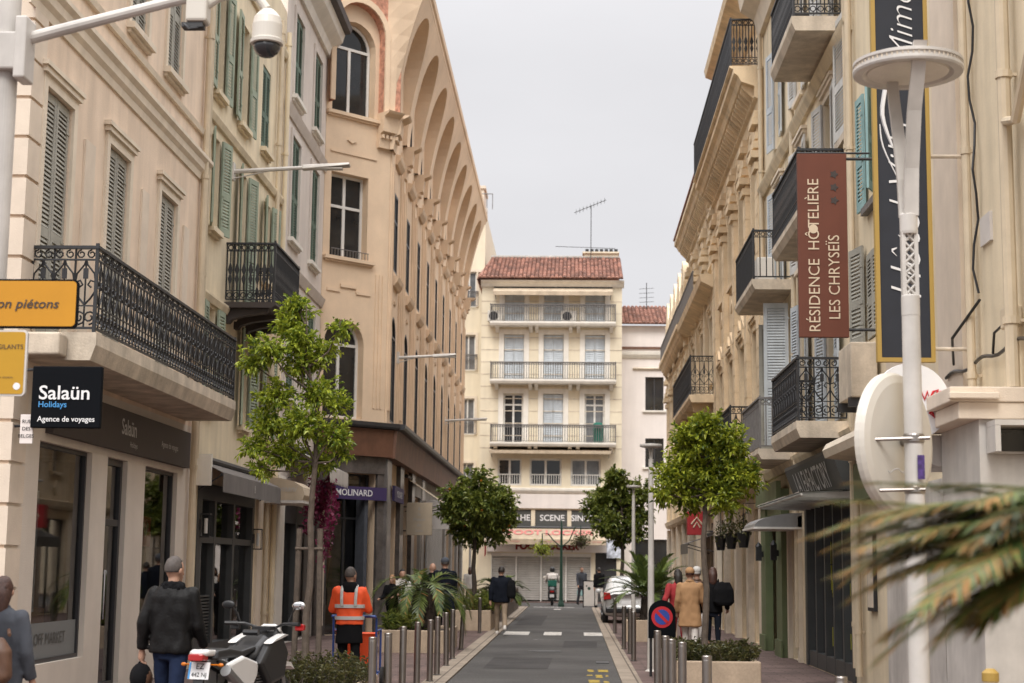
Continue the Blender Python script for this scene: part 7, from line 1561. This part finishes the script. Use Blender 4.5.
for i in range(6): b.box(.85, 1.12, -.165, .165, .58+i*.03, .593+i*.03)
W(b, 'cylinder_fins', 'alloy')
b = MB(); b.tube([(1.42, 0, .98), (1.25, -.13, .6), (1.0, -.16, .35), (.6, -.16, .4), (.55, -.13, .75), (1.35, 0, .85)], .02, 8); b.tube([(1.42, 0, .98), (1.25, .13, .6), (1.0, .16, .35), (.6, .16, .4), (.55, .13, .75), (1.35, 0, .85)], .02, 8); b.tube([(.6, -.12, .75), (.1, -.09, .88)], .016, 6); b.tube([(.6, .12, .75), (.1, .09, .88)], .016, 6); b.tube([(.32, -.1, .31), (.75, -.12, .42)], .03, 8); b.tube([(.32, .1, .31), (.75, .12, .42)], .03, 8); W(b, 'frame', 'bike_black')
b = MB(); slab(b, [(.02, .90), (.30, .905), (.62, .89), (.95, .96), (.92, 1.0), (.6, .965), (.3, 1.0), (.04, .99)], -.125, .125, .95); bev(W(b, 'seat', 'bike_black'), .02)
b = MB(); slab(b, [(.86, .80), (1.28, .86), (1.36, 1.02), (1.18, 1.10), (.95, 1.0), (.82, .90)], -.15, .15, .75); bev(W(b, 'tank', 'bike_black'), .03, 3)
b = MB()
for s in (-1, 1): slab(b, [(.80, .83), (1.05, .60), (1.42, .66), (1.50, .92), (1.36, 1.06), (1.05, 1.03)], s*.13, s*.235, .85)
bev(W(b, 'shroud', 'bike_black'), .012)
b = MB()
for s in (-1, 1): slab(b, [(1.0, 1.015), (1.38, 1.075), (1.46, 1.09), (1.36, 1.10), (1.1, 1.05)], s*.15, s*.242, .9)
W(b, 'shroud_trim', 'bike_white')
b = MB()
for s in (-1, 1): slab(b, [(.16, .86), (.30, .55), (.62, .50), (.84, .72), (.86, .84), (.5, .92)], s*.125, s*.19, .86)
bev(W(b, 'side_panel', 'bike_white'), .015)
b = MB(); slab(b, [(-.16, .945), (.1, .93), (.9, .93), (.98, .985), (.55, .935), (.2, .985), (-.1, 1.005), (-.17, .985)], -.095, .095, .9); bev(W(b, 'rear_fender', 'bike_white'), .02)
b = MB(); slab(b, [(-.20, .90), (-.06, .895), (-.04, .955), (-.19, .965)], -.075, .075, .85); bev(W(b, 'tail_light', 'tail_red'), .01)
b = MB(); b.hexa([(-.12, -.05, .68), (-.06, -.05, .90), (-.06, .05, .90), (-.12, .05, .68), (-.08, -.05, .68), (-.03, -.05, .9), (-.03, .05, .9), (-.08, .05, .68)]); W(b, 'plate_holder', 'bike_black')
b = MB(); px_ = lambda z: -.126+(z-.70)*.25; b.hexa([(px_(.73), -.105, .73), (px_(.73)+.008, -.105, .73), (px_(.73)+.008, .105, .73), (px_(.73), .105, .73), (px_(.885), -.105, .885), (px_(.885)+.008, -.105, .885), (px_(.885)+.008, .105, .885), (px_(.885), .105, .885)]); pl = W(b, 'licence_plate', 'sign_white')
b = MB(); b.text('EZ', (px_(.845)-.003, -.01, .845), (0, -1, 0), (.25, 0, 1), .075); b.text('442 NJ', (px_(.775)-.003, -.008, .77), (0, -1, 0), (.25, 0, 1), .056); W(b, 'lettering', 'sign_black', False, pl)
b = MB(); b.hexa([(px_(.73)-.002, .085, .733), (px_(.73)+.004, .085, .733), (px_(.73)+.004, .104, .733), (px_(.73)-.002, .104, .733), (px_(.88)-.002, .085, .882), (px_(.88)+.004, .085, .882), (px_(.88)+.004, .104, .882), (px_(.88)-.002, .104, .882)]); W(b, 'blue_strip', 'sign_blue', False, pl)
b = MB()
for s in (-1, 1): b.tube([(1.76, s*.10, .34), (1.60, s*.10, .75), (1.44, s*.10, 1.14)], [.028, .028, .024], 10)
b.box(1.40, 1.52, -.13, .13, 1.08, 1.12); W(b, 'fork', 'alloy')
b = MB(); b.tube([(1.30, -.40, 1.20), (1.36, -.22, 1.20), (1.43, -.08, 1.15), (1.43, .08, 1.15), (1.36, .22, 1.20), (1.30, .40, 1.20)], .014, 8); hb = W(b, 'handlebar', 'bike_black')
b = MB(); b.tube([(1.30, -.41, 1.20), (1.34, -.28, 1.20)], .021, 10); b.tube([(1.30, .41, 1.20), (1.34, .28, 1.20)], .021, 10); b.tube([(1.42, -.38, 1.19), (1.38, -.24, 1.19)], .008, 5); b.tube([(1.42, .38, 1.19), (1.38, .24, 1.19)], .008, 5); W(b, 'grips', 'black_plastic', False, hb)
for s in (-1, 1): b = MB(); slab(b, [(1.42, 1.13), (1.48, 1.13), (1.49, 1.19), (1.43, 1.20)], s*.31, s*.41, .9); bev(W(b, 'hand_guard', 'tail_red' if s < 0 else 'bike_black'), .01)
b = MB(); slab(b, [(1.46, .96), (1.62, .92), (1.66, 1.08), (1.50, 1.20)], -.11, .11, .85); bev(W(b, 'headlight_mask', 'bike_white'), .02)
b = MB(); slab(b, [(1.30, .78), (1.95, .74), (2.06, .70), (1.95, .785), (1.6, .83)], -.07, .07, .9); W(b, 'front_fender', 'bike_white')
for s in (-1, 1):
    b = MB(); b.tube([(1.36, s*.26, 1.20), (1.37, s*.30, 1.30), (1.34, s*.35, 1.36)], .008, 6); o = W(b, 'mirror', 'bike_black'); b = MB(); f_ = V((1.33, s*.39, 1.385)); b.ell(f_, (.016, .075, .042), 14, 8); W(b, 'mirror_shell', 'chrome' if s < 0 else 'bike_black', True, o)
b = MB(); b.tube([(.98, -.12, .5), (1.15, -.2, .36), (.8, -.19, .40), (.5, -.19, .62)], .022, 8); b.tube([(.55, -.19, .58), (.12, -.17, .80)], [.04, .055], 12); W(b, 'exhaust', 'alloy')
for s in (-1, 1): b = MB(); b.tube([(-.02, s*.08, .86), (-.03, s*.17, .86)], .008, 5); b.ell((-.03, s*.19, .86), (.02, .03, .018), 8, 6); W(b, 'indicator', 'amber')
b = MB(); b.box(1.28, 1.46, -.10, .10, 1.13, 1.17); b.box(1.2, 1.34, -.05, .05, 1.10, 1.13); W(b, 'instruments', 'bike_black')
b = MB()
for s in (-1, 1): b.tube([(1.38, s*.12, 1.16), (1.50, s*.16, 1.05), (1.48, s*.12, .9)], .008, 5)
b.tube([(1.05, -.08, 1.12), (1.05, .08, 1.12)], .03, 8); W(b, 'cables', 'black_plastic')

SCT = thing('scooter', 'dark scooter carrying the rider in white and green towards the shoe shop', 'scooter', (bx(552, 600, 73.5), 73.5, .0), None, R(90)); W = lambda b, n, m, sm=False, par=None: b.build(n, m, par or SCT, smooth=sm, org=Z0)
for x in (0, 1.25):
    tb, rb = MB(), MB(); wheel(tb, rb, (x, 0, .24), (0, 1, 0), .24, .12, 8); o = W(tb, 'wheel', 'tyre', True); W(rb, 'rim', 'alloy', False, o)
b = MB(); slab(b, [(-.32, .55), (.1, .3), (.55, .3), (.62, .72), (.0, .74), (-.34, .72)], -.19, .19, .7); bev(W(b, 'body', 'bike_black'), .03)
b = MB(); slab(b, [(-.25, .74), (.6, .74), (.55, .82), (-.2, .84)], -.15, .15, .9); W(b, 'seat', 'black_plastic'); b = MB(); slab(b, [(.55, .22), (1.0, .22), (1.16, .95), (1.06, 1.0), (.92, .3), (.6, .3)], -.2, .2, .9); W(b, 'front_shield', 'bike_black')
b = MB(); b.tube([(1.25, 0, .24), (1.05, 0, 1.02)], .03, 8); b.tube([(.95, -.33, 1.05), (1.05, -.1, 1.05), (1.05, .1, 1.05), (.95, .33, 1.05)], .016, 6); W(b, 'handlebar', 'bike_black')
for s in (-1, 1): b = MB(); b.tube([(1.0, s*.25, 1.05), (1.0, s*.33, 1.22)], .008, 5); b.ell((.99, s*.36, 1.26), (.015, .08, .06), 10, 8); W(b, 'mirror', 'white_plastic')
b = MB(); b.box(-.37, -.33, -.08, .08, .6, .68); W(b, 'tail_light', 'tail_red'); b = MB(); b.box(-.38, -.36, -.1, .1, .38, .52); W(b, 'licence_plate', 'sign_white')
rp_, hands, back, s = person('rider in a black helmet and a white and green jacket sitting on the dark scooter', (bx(552, 600, 73.5), 73.8, .0), 0, 1.74, 'cloth_white', 'cloth_black', 'hair_dark', 'short', ((78, 84), (78, 84)), ((38, 16, 30), (38, 16, 30)), hem=1.22, bulk=1.12, lean=8, hat=('black_plastic', 'helmet'), sit=.90, vox=.02)
b = MB(); b.loft([(0, -.0, 1.2-.06-.0, .215, .15), (0, .01, 1.05, .21, .155), (0, 0, .86, .20, .15)]); solid(b, 'jacket_hem', 'cloth_teal', rp_, .02, 3, .01)

# ------------------------------------------------------------------ parked car
CARX, CARY = 1.78, 50.0
CAR = thing('parked_car', 'small white hatchback parked nose away behind the right palm', 'car', (CARX, CARY, 0), None, 0); W = lambda b, n, m, sm=False, par=None: b.build(n, m, par or CAR, smooth=sm, org=Z0)
def car_loft(secs):
    """cross sections along the car: (y, half width, z bottom, z belt, half width at roof, z roof)"""
    b = MB(); rows = []
    for y, w_, zb, zt, wr_, zr in secs:
        pts = [(w_*.88, zb), (w_*.98, zb+.1), (w_, (zb+zt)/2), (w_*.97, zt), ((w_+wr_)/2*.97, (zt+zr)/2), (wr_, zr-.05), (wr_*.8, zr)]; rows.append([(x, y, z) for x, z in pts] + [(-x, y, z) for x, z in pts[::-1]])
    k = len(rows[0]); b.add([p for r_ in rows for p in r_], [(i*k+j, i*k+(j+1) % k, (i+1)*k+(j+1) % k, (i+1)*k+j) for i in range(len(rows)-1) for j in range(k)] + [tuple(range(k)), tuple((len(rows)-1)*k+j for j in range(k))[::-1]]); return b
b = car_loft([(0, .74, .36, .86, .60, .92), (.06, .80, .26, .90, .62, 1.02), (.22, .82, .22, .92, .60, 1.28), (.5, .83, .2, .92, .60, 1.46), (1.3, .83, .2, .91, .60, 1.50), (2.0, .83, .2, .90, .58, 1.42), (2.7, .82, .2, .88, .56, .98), (3.3, .79, .22, .80, .6, .84), (3.55, .68, .3, .66, .5, .68)])
bd = W(b, 'body', 'car_white', True); bd.modifiers.new('sub', 'SUBSURF').render_levels = 1
b = MB(); b.hexa([(-.55, .062, .97), (.55, .062, .97), (.58, .1, .95), (-.58, .1, .95), (-.47, .27, 1.36), (.47, .27, 1.36), (.47, .33, 1.36), (-.47, .33, 1.36)]); W(b, 'rear_window', 'pane_grey')
for s in (-1, 1):
    b = MB(); b.hexa([(s*.79, .45, .95), (s*.80, 2.35, .95), (s*.76, 2.35, .95), (s*.75, .45, .95), (s*.625, .6, 1.36), (s*.625, 1.85, 1.36), (s*.60, 1.85, 1.36), (s*.60, .6, 1.36)]); W(b, 'side_window', 'pane')
    b = MB(); slab(b, [(s*.80, .74), (s*.80, .98), (s*.60, .96), (s*.57, .76)], -.0, .1, .9); b.v = [(x, y-.03, z) for x, y, z in b.v]; W(b, 'tail_light', 'tail_red')
    for y in (.62, 2.85): tb, rb = MB(), MB(); wheel(tb, rb, (s*.74, y, .29), (1, 0, 0), .29, .18, 10); o = W(tb, 'wheel', 'tyre', True); W(rb, 'rim', 'alloy', False, o)
    b = MB(); b.ell((s*.92, 2.15, .98), (.09, .06, .07), 10, 8); W(b, 'mirror', 'car_white', True)
b = MB(); b.box(-.74, .74, -.05, .08, .34, .52); bev(W(b, 'bumper', 'black_plastic'), .04); b = MB(); b.box(-.25, .25, -.01, .02, .60, .71); pl = W(b, 'licence_plate', 'sign_white'); b = MB(); b.tube([(0, .05, .95), (.28, .10, 1.04)], .012, 5); W(b, 'rear_wiper', 'black_plastic')
